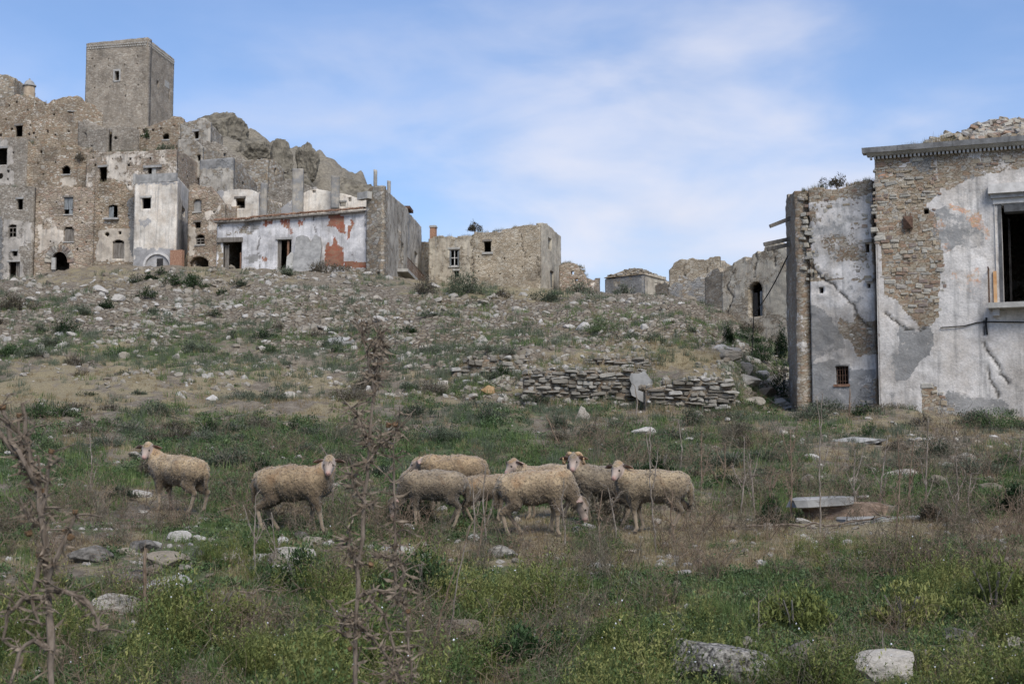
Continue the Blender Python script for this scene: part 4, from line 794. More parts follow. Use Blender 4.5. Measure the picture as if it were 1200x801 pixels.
# building A: the lower, cracked one
stoneA = [[(921, 224), (1025, 208), (1026, 330), (985, 334), (940, 332), (926, 330)]]
plA = [(0, .96, [(928, 332), (960, 330), (995, 326), (1030, 330), (1030, 372), (1015, 378), (1006, 365), (1000, 380), (985, 372), (982, 390), (1000, 400), (1004, 415), (1030, 418), (1030, 440), (1008, 452), (1000, 470), (960, 478), (935, 470), (928, 400)]),
 (1, .9, [(936, 362), (956, 358), (972, 365), (985, 385), (992, 404), (975, 408), (960, 418), (945, 430), (938, 410), (936, 385)]), (1, .9, [(940, 430), (975, 420), (1000, 432), (1024, 430), (1026, 470), (1000, 484), (945, 486), (940, 460)]), (0, .1, [(1004, 470), (1028, 455), (1028, 490), (950, 490), (958, 470)]),
 (0, .1, [(984, 370), (1000, 378), (1022, 384), (1026, 415), (1005, 412), (998, 392)]), (0, .62, [(940, 240), (1022, 225), (1024, 325), (960, 325)]), (1, .55, [(950, 240), (1000, 236), (1000, 320), (955, 318)])]
bA, fA, iA = building('cracked_house', 'tall cracked grey house with small barred window, left of the right-hand building', 'house', [(923, 48), (934, 43.9), (1026, 42.7)], 480,
 [dict(top=[(923, 232), (928, 227), (934, 224)], holes=[], base=(.28, .18, .0, 0)),
  dict(top=[(922, 226), (940, 223), (958, 219), (985, 217), (1005, 213), (1026, 209)], jag=.12, lintels=False, holes=[('r', 978.5, 429, 994.5, 450), ('r', 959.5, 336.5, 965, 343.5), ('r', 1014, 285.5, 1019, 295.5), ('r', 1016, 332, 1020.5, 337.5)], base=(.25, .3, 0, 0), paint=plA,
   cracks=[(1.7, [(933, 291), (945, 305), (962, 322), (976, 332), (990, 345), (1002, 358), (1006, 372), (1022, 384)]), (1.5, [(946, 252), (935, 282), (928, 300)]), (1.3, [(948, 250), (954, 328)]), (1.3, [(933, 300), (950, 325)])])], M['near'], res=.055, thick=.45, rough=.035, pref=400, seed=71)
fa = fA[1]; wa = iA[1][2]
WEEDTOPS += [(fa, iA[1][1])]*3
lay_stones(fa, wa, uvtest(fa, [[(936, 232), (1025, 213), (1025, 330), (985, 330), (940, 328)], [(984, 372), (1000, 378), (1022, 386), (1026, 412), (1005, 412), (998, 392)], [(1004, 470), (1028, 455), (1028, 488), (950, 488), (958, 470)]], [[(976, 426), (998, 426), (998, 453), (976, 453)], [(950, 250), (998, 242), (998, 320), (960, 318)], [(1012, 282), (1026, 282), (1026, 300), (1012, 300)]]), .15, fa.L-.2, fa.sz(1000, 488)[1], fa.sz(1000, 213)[1], BLK2, .07, .15, .09, .32, -.038, 260, .03, 5, fill=.55)
mb = MB(); u0, zt = fa.sz(978.5, 429); u1, zb = fa.sz(994.5, 450)
for i in range(5): u = u0+(u1-u0)*(i+.5)/5; mb.tube([fa.pt(u, zb-.03, -.1), fa.pt(u, zt+.03, -.1)], .012, 5)
for i in range(3): z = zb+(zt-zb)*(i+.6)/3.2; mb.tube([fa.pt(u0-.03, z, -.11), fa.pt(u1+.03, z, -.11)], .01, 5)
mb.obj('window_grille', M['iron'], wa)
fbox('window_surround', fa, 977, 450.2, 996, 452.6, .04, .3, M['brickp'], wa)
# broken beams sticking out of its left side
for (x0, y0, x1, y1, lab) in ((902, 265, 921, 257, 'upper broken dark beam jutting left from the cracked house'), (895, 286, 922, 281, 'long pale beam jutting left from the cracked house'), (899, 292, 921, 287.5, 'short dark beam below the long pale one')):
    mb = MB(); p0 = at(x0, y0, 46); p1 = at(x1+6, y1-1.5, 46); d = (p1-p0).normalized(); s = d.cross(Vector((0, 1, 0))).normalized()*.06; y_ = Vector((0, .07, 0))
    mb.hexa([p0-s-y_, p1-s-y_, p1-s+y_, p0-s+y_, p0+s*.8-y_, p1+s-y_, p1+s+y_, p0+s*.8+y_]); mb.obj('broken_beam', M['wood'], None, label=lab, category='beam', group='beams jutting from the cracked house')
mb = MB(); q = []
for i in range(13):
    t = i/12; p = at(923+(880-923)*t, 300+(372-300)*t+10*math.sin(math.pi*t)*.6, 46.0+t*12); q.append(p)
q[-1].z = Hs(q[-1].x, q[-1].y); mb.tube(q, .022, 5); mb.obj('cable', M['cable'], None, label='black cable sagging from the cracked house down to the rubble', category='cable')
# building B: the big plastered one
plB = [(0, .97, [(1050, 200), (1075, 184), (1092, 186), (1096, 205), (1100, 225), (1085, 240), (1100, 252), (1098, 262), (1105, 300), (1104, 330), (1100, 372), (1340, 372), (1340, 180), (1100, 182), (1085, 184)]),
 (0, 1.2, [(1030, 345), (1045, 350), (1060, 362), (1075, 372), (1340, 372), (1340, 492), (1024, 492), (1028, 400)]), (0, 1.2, [(1026, 285), (1033, 288), (1036, 345), (1034, 492), (1024, 492)]),
 (0, .05, [(1060, 362), (1090, 350), (1099, 362), (1095, 378), (1080, 382)]), (1, .75, [(1066, 190), (1078, 187), (1090, 187), (1093, 204), (1078, 206)]), (1, .7, [(1126, 190), (1142, 192), (1140, 210), (1124, 212)]),
 (1, .85, [(1054, 378), (1072, 384), (1090, 378), (1096, 392), (1090, 412), (1078, 422), (1064, 445), (1052, 448), (1052, 410)]), (1, .75, [(1110, 455), (1150, 462), (1180, 468), (1190, 485), (1110, 490), (1090, 484)]), (1, .6, [(1040, 405), (1052, 400), (1055, 470), (1046, 480)]),
 (0, .1, [(1080, 452), (1092, 449), (1100, 458), (1112, 468), (1124, 478), (1118, 488), (1080, 488)]), (1, .72, [(1095, 245), (1120, 238), (1140, 245), (1155, 258), (1158, 285), (1140, 290), (1120, 285), (1104, 300), (1092, 290), (1094, 262)]),
 (2, .5, [(1110, 237), (1150, 245), (1163, 270), (1162, 285), (1150, 268), (1128, 246), (1112, 244)]), (2, .5, [(1103, 283), (1112, 280), (1118, 290), (1104, 298)]), (2, .33, [(1114, 315), (1150, 313), (1154, 345), (1135, 350), (1118, 330)]), (2, .45, [(1092, 258), (1104, 256), (1112, 268), (1096, 270)]), (0, .4, [(1098, 182), (1200, 174), (1260, 172), (1260, 190), (1140, 206), (1108, 222), (1098, 215)]),
 (2, .6, [(1028, 196), (1048, 194), (1044, 206), (1028, 210)])]
bB, fB, iB = building('plastered_mansion', 'big right-hand building with peeling white plaster, cornice and tall dark balcony door', 'house', [(1030, 42.0), (1330, 39.5)], 487,
 [dict(top=[(1022, 184), (1200, 171), (1330, 160)], jag=0, lintels=False, holes=[('r', 1173, 240.5, 1216, 357), ('r', 1082.5, 244.5, 1088.5, 250.5)], base=(.05, .08, 0, 0), paint=plB,
  cracks=[(1.6, [(1154, 402), (1160, 418), (1176, 440), (1180, 448)]), (1.5, [(1157, 430), (1164, 445), (1172, 464)]), (1.3, [(1156, 375), (1156, 392)]), (1.2, [(1037, 368), (1060, 384), (1085, 384)])])], M['near'], depth=9, res=.055, thick=.6, rough=.02, pref=420, seed=75, roof=False)
fb = fB[0]; wb = iB[0][2]
nB_ = lay_stones(fb, wb, uvtest(fb, [[(1024, 188), (1100, 184), (1104, 225), (1090, 240), (1104, 252), (1094, 268), (1102, 300), (1108, 335), (1100, 365), (1085, 378), (1062, 360), (1045, 348), (1028, 342), (1024, 284)], [(1082, 453), (1093, 449), (1122, 476), (1116, 487), (1080, 487)], [(1140, 184), (1200, 180), (1200, 190), (1145, 196)]],
 [[(1066, 188), (1092, 186), (1094, 205), (1076, 207)], [(1079, 241), (1092, 241), (1092, 254), (1079, 254)], [(1054, 246), (1073, 246), (1073, 274), (1054, 274)], [(1022, 284), (1036, 287), (1037, 345), (1024, 346)]]), .0, fb.L, fb.sz(1100, 488)[1], fb.sz(1030, 184)[1]-.05, BLK2, .07, .17, .09, .36, -.035, 300, .03, 7, fill=.66)
# cornice: mouldings and a row of dentils
def strip(face, u0, u1, za, zb, o0, o1, mat, parent, name, ends=True):
    mb = MB(); n = 14
    for i in range(n):
        a, b = u0+(u1-u0)*i/n, u0+(u1-u0)*(i+1)/n; dz = .0; j = rnd.uniform(-.008, .008)
        mb.hexa([face.pt(a+.002, za, o0+j), face.pt(b-.002, za, o0+j), face.pt(b-.002, za, -.02), face.pt(a+.002, za, -.02), face.pt(a+.002, zb, o1+j), face.pt(b-.002, zb, o1+j), face.pt(b-.002, zb, -.02), face.pt(a+.002, zb, -.02)])
    return mb.obj(name, mat, parent)
ztop = fb.sz(1030, 175.5)[1]; zb1 = fb.sz(1030, 181)[1]; zb2 = fb.sz(1030, 184.8)[1]; uL = -.32
co = strip(fb, uL, fb.L, zb1, ztop, .36, .44, M['cornice'], bB, 'cornice')
strip(fb, uL+.12, fb.L, zb1-.075, zb1-.002, .2, .30, M['concrete'], co, 'lower_moulding')
den = MB(); n_ = int((fb.L-uL-.2)/.115)
for i in range(n_):
    u = uL+.2+i*.115; a, b = u, u+.06; z0, z1 = zb1-.16, zb1-.076
    den.hexa([fb.pt(a, z0, .15), fb.pt(b, z0, .15), fb.pt(b, z0, 0), fb.pt(a, z0, 0), fb.pt(a, z1, .15), fb.pt(b, z1, .15), fb.pt(b, z1, 0), fb.pt(a, z1, 0)])
den.obj('dentils', M['frame'], co, kind='stuff')
# roof slope with tiles weighed down by stones
zr = ztop+.02; A_ = fb.pt(1.1, zr, .1); B2 = fb.pt(fb.L, zr, .1); C2 = fb.pt(fb.L, zr+1.35, -3.6); D2 = fb.pt(3.1, zr+1.2, -3.4); E2 = fb.pt(fb.L, zr, -9); G2 = fb.pt(uL+.3, zr, -9)
obj('roof', [A_, B2, C2, D2, E2, G2, fb.pt(uL+.3, zr-.2, .1), fb.pt(fb.L, zr-.2, .1), fb.pt(fb.L, zr-.2, -9), fb.pt(uL+.3, zr-.2, -9)], [(0, 1, 2, 3), (3, 2, 4, 5), (0, 3, 5), (0, 6, 7, 1), (1, 7, 8, 4, 2), (4, 8, 9, 5), (5, 9, 6, 0), (6, 9, 8, 7)], M['ground_plain'], bB)
TILM = []
for i in range(6):
    mb = MB(); pts = [(0, -.22, 0), (0, .22, .02)]; mb.tube(pts, [.09, .07], 6); TILM.append(raw_mesh('roof_tile', mb.V, mb.F, M['rock2'] if i % 2 else M['block2']))
roof_items = 0
for i in range(300):
    u = rnd.uniform(1.5, fb.L-.1); t = min(1, rnd.random()**.8); z = zr+1.3*t; ou = .1-3.5*t
    if (u-1.2)/2.0 < t: continue
    p = Vector(fb.pt(u, z+.03, ou)); o = bpy.data.objects.new('roof_stone', rnd.choice(TILM if rnd.random() < .35 else BLK2)); s = rnd.uniform(.14, .30)
    o.location = p-Vector(ORG[bB.name]); o.rotation_euler = (rnd.uniform(-.3, .5), rnd.uniform(-.3, .3), rnd.uniform(0, 3)); o.scale = (s*1.4, s, s*.45) if o.data in BLK2 else (1, .8, 1)
    link(o, bB); roof_items += 1
# window of B
fbox('window_frame', fb, 1165, 236, 1169, 357, .045, -.005, M['frame'], wb); fbox('window_frame', fb, 1163.5, 231.5, 1222, 235.9, .065, -.005, M['frame'], wb)
fbox('door_jamb', fb, 1169.2, 240, 1176.5, 357, .03, .45, M['darkstone'], wb); fbox('door_jamb', fb, 1176.6, 240, 1216, 246, .03, .45, M['darkstone'], wb); fbox('door_jamb', fb, 1214, 246.1, 1220, 357, .03, .45, M['darkstone'], wb)
planks(fb, wb, 1180, 250, 1186, 357, 2, 'dark', 'door_leaf', .5)
hd = fbox('window_hood', fb, 1158, 218, 1226, 224.5, .30, -.005, M['frame'], wb); fbox('hood_moulding', fb, 1161, 224.6, 1223, 229.5, .17, -.005, M['cornice'], hd)
den = MB(); u0, z1 = fb.sz(1162, 225); u1 = fb.sz(1222, 225)[0]
for i in range(int((u1-u0)/.07)):
    a = u0+i*.07; den.hexa([fb.pt(a, z1-.06, .22), fb.pt(a+.035, z1-.06, .22), fb.pt(a+.035, z1-.06, .17), fb.pt(a, z1-.06, .17), fb.pt(a, z1-.0, .22), fb.pt(a+.035, z1, .22), fb.pt(a+.035, z1, .17), fb.pt(a, z1, .17)])
den.obj('dentils', M['frame'], hd, kind='stuff')
fbox('ochre_panel', fb, 1163.8, 318, 1169, 357, .075, -.005, M['ochre'], wb)
bal = fbox('balcony', fb, 1159, 357.2, 1240, 360.3, .62, -.005, M['concrete'], bB)
fbox('bracket', fb, 1164, 360.5, 1172, 371, .4, -.005, M['frame'], bal); fbox('bracket', fb, 1222, 360.5, 1230, 371, .4, -.005, M['frame'], bal)
rl = MB(); u0, zb = fb.sz(1160, 357); zt = fb.sz(1160, 316)[1]
for i in range(5): o_ = .02+.56*i/4; rl.tube([fb.pt(u0, zb, o_), fb.pt(u0, zt, o_)], .012, 5)
rl.tube([fb.pt(u0, zt, 0), fb.pt(u0, zt, .6)], .022, 5); rl.tube([fb.pt(u0, zb+.12, 0), fb.pt(u0, zb+.12, .6)], .015, 5)
rl.obj('railing', M['iron'], bal)
mb = MB(); u0, z0 = fb.sz(1060, 270); pts = []
x0, y0, x1, y1 = 1060, 251, 1068.5, 267
for (a, b, c, d) in ((1059.5, 258, 1069, 260), (1059.5, 264, 1069, 266), (1061, 249.5, 1062.4, 271), (1066.6, 249.5, 1068, 271)):
    ua, za = fb.sz(a, b); ub, zb_ = fb.sz(c, d); mb.hexa([fb.pt(ua, zb_, .09), fb.pt(ub, zb_, .09), fb.pt(ub, zb_, .04), fb.pt(ua, zb_, .04), fb.pt(ua, za, .09), fb.pt(ub, za, .09), fb.pt(ub, za, .04), fb.pt(ua, za, .04)])
mb.obj('anchor_bars', M['iron'], wb)
ua, za = fb.sz(1058.6, 254); ub, zb_ = fb.sz(1070, 268); uc, zc_ = (ua+ub)/2, (za+zb_)/2
obj('anchor_plate', [fb.pt(ua, zb_, .1), fb.pt(ub, zb_, .1), fb.pt(ub, za, .1), fb.pt(ua, za, .1), fb.pt(uc, zc_, .2), fb.pt(ua, zb_, .03), fb.pt(ub, zb_, .03), fb.pt(ub, za, .03), fb.pt(ua, za, .03)], [(0, 1, 4), (1, 2, 4), (2, 3, 4), (3, 0, 4), (0, 5, 6, 1), (1, 6, 7, 2), (2, 7, 8, 3), (3, 8, 5, 0)], M['iron'], wb)
mb = MB(); pts = [fb.pt(*fb.sz(x, y), .04) for x, y in ((1102, 384), (1130, 382), (1145, 378), (1160, 377), (1200, 377.5), (1320, 380))]; mb.tube(pts, .018, 5)
pts = [fb.pt(*fb.sz(x, y), .04) for x, y in ((1156, 372), (1155.5, 380), (1157, 392))]; mb.tube(pts, .03, 5); mb.obj('cable', M['cable'], wb)
fbox('corner_pilaster', fb, 1026.5, 286, 1031.5, 488, .05, -.005, M['frame'], wb)
for (x, y, w, h) in ((1014, 284, 9, 6), (1015, 330, 9, 4)): fbox('putlog_stone', fa, x, y-3, x+w, y, .15, .1, M['slab'], wa)
# ------------------------------------------------------------ dry-stone terrace walls
def terrace(label, x0, x1, Y, toppy, basepy, seed, limit=300, hm=(.05, .15), wm=(.12, .5), depth=.8, bulge=.0, group='low dry stone terrace walls'):
    P0 = np.array(at(x0, basepy, Y))[:2]; P1 = np.array(at(x1, basepy, Y+(.0)))[:2]; fc = Face(P0, P1)
    root = empty('terrace_wall', (P0[0], P0[1], fc.sz(x0, basepy)[1]), label, 'wall', group)
    tops = [fc.sz(x, y) for x, y in toppy]; zb = fc.sz((x0+x1)/2, basepy)[1]-.25
    V, F, mk = wallmesh(fc, [(u, z-.06) for u, z in tops], zb, (), (), (0, .1, 0, .35), .12, depth, 0, .03, .02, seed)
    core = obj('core', V, F, M['near'], root, False, {'msk': mk})
    tu = [u for u, z in tops]; tz = [z for u, z in tops]
    lay_stones(fc, core, lambda u, z: 0 < u < fc.L and z < np.interp(u, tu, tz)+.12*float(vn2(u*2.1, 0, seed))-.02, 0, fc.L, zb+.1, max(tz)+.05, BLK, hm[0], hm[1], wm[0], wm[1], .07, limit, .16, seed, fill=.86)
    r = random.Random(seed)          # cap stones lying on top
    for i in range(int(fc.L/.24)):
        u = r.uniform(0, fc.L); w = r.uniform(.18, .42); z = np.interp(u, tu, tz)+.02; o = bpy.data.objects.new('cap_stone', r.choice(BLK)); o.location = Vector(fc.pt(u, z, -r.uniform(0, depth*.8)))-Vector(ORG[root.name])
        o.rotation_euler = (r.uniform(-.15, .15), r.uniform(-.15, .15), r.uniform(0, 3)); o.scale = (w, w*.7, r.uniform(.07, .14)); link(o, root)
    TERR.append((fc, tu, tz, depth)); return fc
TERR = []
terrace('lower dry stone terrace wall with a grey plaster patch at its right end', 613, 757, 43.2, [(613, 438), (640, 432), (690, 432), (757, 434)], 472, 3)
terrace('collapsing dry stone wall of flat stones at the right of the terraces', 757, 862, 41.2, [(757, 453), (775, 450), (800, 444), (845, 443), (856, 448), (862, 462)], 481, 4)
terrace('second dry stone step above the lower terrace wall', 614, 768, 46.9, [(614, 423), (630, 419), (760, 418), (768, 424)], 430, 5, 200)
terrace('upper ragged row of stones above the terrace walls', 625, 790, 50.5, [(625, 410), (650, 406), (700, 408), (780, 409), (790, 412)], 416, 6, 160)
terrace('half buried stone row left of the terrace walls', 530, 608, 46.5, [(530, 438), (550, 420), (580, 417), (608, 424)], 447, 7, 150, hm=(.1, .2), wm=(.16, .36))
# the plaster patch and rubble bank at the joint of the two walls
fc = Face(np.array(at(735, 450, 42.95))[:2], np.array(at(772, 450, 42.8))[:2])
P2 = [fc.sz(x, y) for x, y in ((738, 444), (742, 438), (757, 437), (766, 446), (764, 462), (757, 476), (748, 468), (741, 462))]; P2 = [(p[0]*(1-t)+q[0]*t+rnd.gauss(0, .025), p[1]*(1-t)+q[1]*t+rnd.gauss(0, .03)) for p, q in zip(P2, P2[1:]+P2[:1]) for t in (0, .33, .66)]; V = [fc.pt(u, z, .05) for i, (u, z) in enumerate(P2)]+[fc.pt(u, z, -.1) for u, z in P2]; n_ = len(P2)
obj('plaster_patch', V, [tuple(range(n_)), tuple(range(2*n_-1, n_-1, -1))]+[(i, i+n_, (i+1) % n_+n_, (i+1) % n_) for i in range(n_)], M['slab'], None, label='pale grey plaster patch clinging between the two terrace walls', category='plaster patch')

building('ruined_wall', 'low tumbled wall joining the rubble roofed house and the small skyline house', 'ruin', [(768, 140), (800, 136)], 350, [dict(top=[(768, 335), (776, 331), (784, 333), (800, 328)], base=(.2, .1, 0, 0), jag=.35)], M['house'], depth=3, res=.14, pref=340, seed=91, roof=False)
building('ruined_wall', 'broken stub of wall between the skyline house and the cracked gable', 'ruin', [(826, 104), (868, 100)], 362, [dict(top=[(826, 327), (838, 318), (850, 316), (868, 310)], base=(.3, .2, 0, 0), jag=.35)], M['house'], depth=3, res=.12, pref=340, seed=92, roof=False)
# ------------------------------------------------------------ scattering (grass, herbs, rubble too many to count)
def protos(name, meshes):
    c = bpy.data.collections.new(name)
    for i, me in enumerate(meshes):
        o = bpy.data.objects.new('%s_%02d' % (name, i), me); c.objects.link(o)
    return c
def scatter(name, P, S, coll, seed=0, tilt=.15, kind='stuff', rotz=None, sq=None):
    P = np.asarray(P, np.float32); n = len(P)
    if n == 0: return
    r = np.random.default_rng(seed); me = bpy.data.meshes.new(name); me.vertices.add(n); me.vertices.foreach_set('co', P.ravel())
    S3 = np.asarray(S, np.float32)
    if S3.ndim == 1: S3 = np.stack([S3, S3, S3*(r.uniform(.75, 1.3, n))], 1)
    rot = np.stack([r.normal(0, tilt, n), r.normal(0, tilt, n), r.uniform(0, 6.283, n)], 1).astype(np.float32)
    me.attributes.new('rot', 'FLOAT_VECTOR', 'POINT').data.foreach_set('vector', rot.ravel())
    me.attributes.new('scl', 'FLOAT_VECTOR', 'POINT').data.foreach_set('vector', S3.astype(np.float32).ravel())
    me.attributes.new('pick', 'INT', 'POINT').data.foreach_set('value', r.integers(0, len(coll.objects), n).astype(np.int32))
    o = bpy.data.objects.new(name, me); link(o, None, kind=kind)
    g = bpy.data.node_groups.new('scatter_'+name, 'GeometryNodeTree')
    g.interface.new_socket('Geometry', in_out='INPUT', socket_type='NodeSocketGeometry'); g.interface.new_socket('Geometry', in_out='OUTPUT', socket_type='NodeSocketGeometry')
    N = g.nodes; gi = N.new('NodeGroupInput'); go = N.new('NodeGroupOutput'); ip = N.new('GeometryNodeInstanceOnPoints'); ci = N.new('GeometryNodeCollectionInfo')
    ci.inputs['Collection'].default_value = coll; ci.inputs['Separate Children'].default_value = True; ci.inputs['Reset Children'].default_value = True
    ip.inputs['Pick Instance'].default_value = True
    def na(nm, t):
        a = N.new('GeometryNodeInputNamedAttribute'); a.data_type = t; a.inputs['Name'].default_value = nm; return [s for s in a.outputs if s.enabled and s.name == 'Attribute'][0]
    L = g.links; L.new(gi.outputs[0], ip.inputs['Points']); L.new(ci.outputs[0], ip.inputs['Instance']); L.new(na('pick', 'INT'), ip.inputs['Instance Index'])
    er = N.new('FunctionNodeEulerToRotation'); L.new(na('rot', 'FLOAT_VECTOR'), er.inputs[0]); L.new(er.outputs[0], ip.inputs['Rotation'])
    L.new(na('scl', 'FLOAT_VECTOR'), ip.inputs['Scale']); L.new(ip.outputs[0], go.inputs[0])
    md = o.modifiers.new('scatter', 'NODES'); md.node_group = g; return o
def blade(mb, x, y, z, az, lean, L, w, n=2, curl=.5):
    d = Vector((math.cos(az), math.sin(az), 0)); s = Vector((-d.y, d.x, 0)); p = Vector((x, y, z)); pts = []
    for i in range(n+1):
        t = i/n; a = lean*(t+curl*t*t); pts.append((p.copy(), w*(1-t)**.7)); p = p+(d*math.sin(a)+Vector((0, 0, 1))*math.cos(a))*(L/n)
    V = []; F = []
    for i, (q, ww) in enumerate(pts[:-1]): V += [q-s*ww/2, q+s*ww/2]
    V.append(pts[-1][0])
    for i in range(n-1): F.append((2*i, 2*i+1, 2*i+3, 2*i+2))
    F.append((2*n-2, 2*n-1, 2*n)); mb.add(V, F)
def leaf(mb, p, az, el, L, w):
    d = Vector((math.cos(az)*math.cos(el), math.sin(az)*math.cos(el), math.sin(el))); s = Vector((-math.sin(az), math.cos(az), 0)).lerp(Vector((0, 0, 1)), .15)*w/2
    p = Vector(p); mb.add([p, p+d*L*.5-s, p+d*L, p+d*L*.5+s], [(0, 1, 2, 3)])
def tuft(seed, n, L, w, R0, mat, lean=.7, mat2=None, frac=0):
    r = random.Random(seed); mb = MB()
    for i in range(n):
        a = r.uniform(0, 6.28); rr = R0*math.sqrt(r.random()); blade(mb, rr*math.cos(a), rr*math.sin(a), -.02, r.uniform(0, 6.28), r.uniform(.1, lean), L*r.uniform(.5, 1.15), w*r.uniform(.7, 1.3))
    return raw_mesh('tuft', mb.V, mb.F, M[mat])
def herb(seed, n, Rr, h, L, w, mat, flowers=0, stems=0):
    r = random.Random(seed); mb = MB(); mi = []
    for i in range(n):
        a = r.uniform(0, 6.28); rr = Rr*math.sqrt(r.random()); z = h*r.random()**.8*(1-.6*(rr/Rr)**2)
        leaf(mb, (rr*math.cos(a), rr*math.sin(a), z-.01), r.uniform(0, 6.28), r.uniform(-.2, 1.1), L*r.uniform(.6, 1.3), w*r.uniform(.7, 1.3))
    mi += [0]*(len(mb.F))
    for i in range(stems):
        a = r.uniform(0, 6.28); rr = Rr*.6*r.random(); blade(mb, rr*math.cos(a), rr*math.sin(a), 0, a, r.uniform(.0, .4), h*r.uniform(1, 1.6), .005, 3)
    mi += [0]*(len(mb.F)-len(mi))
    for i in range(flowers):
        a = r.uniform(0, 6.28); rr = Rr*r.random(); c = Vector((rr*math.cos(a), rr*math.sin(a), h*r.uniform(.8, 1.4))); q = .0055
        mb.add([c+Vector((q, 0, 0)), c+Vector((0, q, 0)), c+Vector((-q, 0, 0)), c+Vector((0, -q, 0)), c+Vector((0, 0, q)), c-Vector((0, 0, q))], [(0, 1, 4), (1, 2, 4), (2, 3, 4), (3, 0, 4), (1, 0, 5), (2, 1, 5), (3, 2, 5), (0, 3, 5)])
    mi += [1]*(len(mb.F)-len(mi))
    return raw_mesh('herb', mb.V, mb.F, [M[mat], M['flower']], midx=mi)
def stemweed(seed, h, nst, mat, flowers=3, leafn=14, L=.035, w=.012, spread=.25):
    """many thin stems with small leaves, the wiry olive weeds of the foreground"""
    r = random.Random(seed); mb = MB(); fl = []; mi = []
    for s in range(nst):
        az = r.uniform(0, 6.28); ln = r.uniform(.05, .6); p = Vector((r.gauss(0, .03), r.gauss(0, .03), -.02)); d = Vector((math.cos(az)*math.sin(ln), math.sin(az)*math.sin(ln), math.cos(ln)))
        H_ = h*r.uniform(.55, 1.1); sd_ = d.cross(Vector((0, 0, 1))).normalized()*.0022; e = p+d*H_; mb.add([p-sd_, p+sd_, e], [(0, 1, 2)])
        sd2 = Vector((0, 0, 1)).cross(sd_).normalized()*.0022; mb.add([p-sd2, p+sd2, e], [(0, 1, 2)])
        for i in range(leafn):
            t = r.uniform(.15, 1); leaf(mb, p+d*H_*t, r.uniform(0, 6.28), r.uniform(.1, 1.2), L*r.uniform(.6, 1.3)*(1.3-t*.6), w)
        if r.random() < flowers/ max(nst, 1): fl.append(e)
    mi = [0]*len(mb.F); q = .006
    for c in fl:
        mb.add([c+Vector((q, 0, 0)), c+Vector((0, q, 0)), c+Vector((-q, 0, 0)), c+Vector((0, -q, 0)), c+Vector((0, 0, q)), c-Vector((0, 0, q))], [(0, 1, 4), (1, 2, 4), (2, 3, 4), (3, 0, 4), (1, 0, 5), (2, 1, 5), (3, 2, 5), (0, 3, 5)])
    mi += [1]*(len(mb.F)-len(mi)); return raw_mesh('weed', mb.V, mb.F, [M[mat], M['flower']], midx=mi)
C_grass = protos('grass_tuft', [tuft(i, 13, .11, .006, .07, 'grass', 1.1) for i in range(6)])
C_herb = protos('herb_clump', [herb(20+i, 46, .10, .07, .03, .017, 'herb', 0) for i in range(5)])
C_dry = protos('dry_tuft', [tuft(40+i, 12, .10, .005, .09, 'straw', 1.3) for i in range(5)])
C_weed = protos('olive_weed', [stemweed(60+i, .38, 12, 'weed', .35) for i in range(5)]+[stemweed(80+i, .32, 11, 'grass', .3) for i in range(3)])
def wirytwig(seed, mat='stalk2'):
    r = random.Random(seed); mb = MB()
    for k in range(5):
        pts = curl((r.gauss(0, .03), r.gauss(0, .03), -.02), (r.gauss(0, .35), r.gauss(0, .35), 1), r.uniform(.18, .42), r, 5, .5); mb.tube(pts, [.0028*(1-.12*i) for i in range(6)], 3, False)
        for q_ in pts[2:]:
            c_ = curl(q_, (r.gauss(0, 1), r.gauss(0, 1), .6), .09, r, 2, .5); mb.tube(c_, [.0018, .0015, .001], 3, False)
            leaf(mb, c_[-1], r.uniform(0, 6), r.uniform(-.5, 1), .02, .008)
    return raw_mesh('dry_twig', mb.V, mb.F, M[mat])
def curl(p, d, L, r, n=6, bend=.5, droop=0):
    pts = [Vector(p)]; d = Vector(d).normalized(); a = Vector((r.gauss(0, 1), r.gauss(0, 1), r.gauss(0, 1)))*bend/n
    for i in range(n): d = (d+a+Vector((r.gauss(0, .05), r.gauss(0, .05), r.gauss(0, .05)-droop/n))).normalized(); pts.append(pts[-1]+d*L/n)
    return pts
C_twig = protos('dry_twig', [wirytwig(150+i, 'stalk2' if i % 2 else 'olive') for i in range(6)])
C_bgr = protos('coarse_tuft', [tuft(90+i, 16, .34, .022, .2, 'grass', .8) for i in range(4)])
C_bdry = protos('coarse_dry', [tuft(95+i, 16, .30, .016, .2, 'straw', .9) for i in range(4)])
C_bsage = protos('coarse_sage', [tuft(110+i, 22, .38, .022, .22, 'sage', .75) for i in range(4)])
C_bherb = protos('coarse_herb', [herb(120+i, 40, .28, .20, .10, .05, 'herb') for i in range(4)])
RUB0 = [rock_mesh('roof_stone', 140+i, M['rock2'], 1, (1, .8, .5), 5) for i in range(4)]
def pix(n, x0, x1, y0, y1, seed): r = np.random.default_rng(seed); return r.uniform(x0, x1, n), r.uniform(y0, y1, n), r
def clear(G, seed=0):     # keep plants and stones out of the buildings
    px, py = proj(G[:, 0], G[:, 1], G[:, 2]); bad = np.isnan(G[:, 0])
    bad |= (G[:, 1] > 127.0) & (px < 225) | (G[:, 1] > 112.0) & (px > 250) & (px < 497) & (G[:, 1] > 112+(px-447)*.5) | (G[:, 1] > 129) & (px < 665)
    a = (px-1030)/300; bad |= (px > 1022) & (G[:, 1] > 42-a*2.5-.1) | (px > 928) & (px <= 1022) & (G[:, 1] > 43.9-(px-934)/92*1.2-.15)
    bad |= (px > 846) & (px < 926) & (G[:, 1] > 80)
    return ~bad
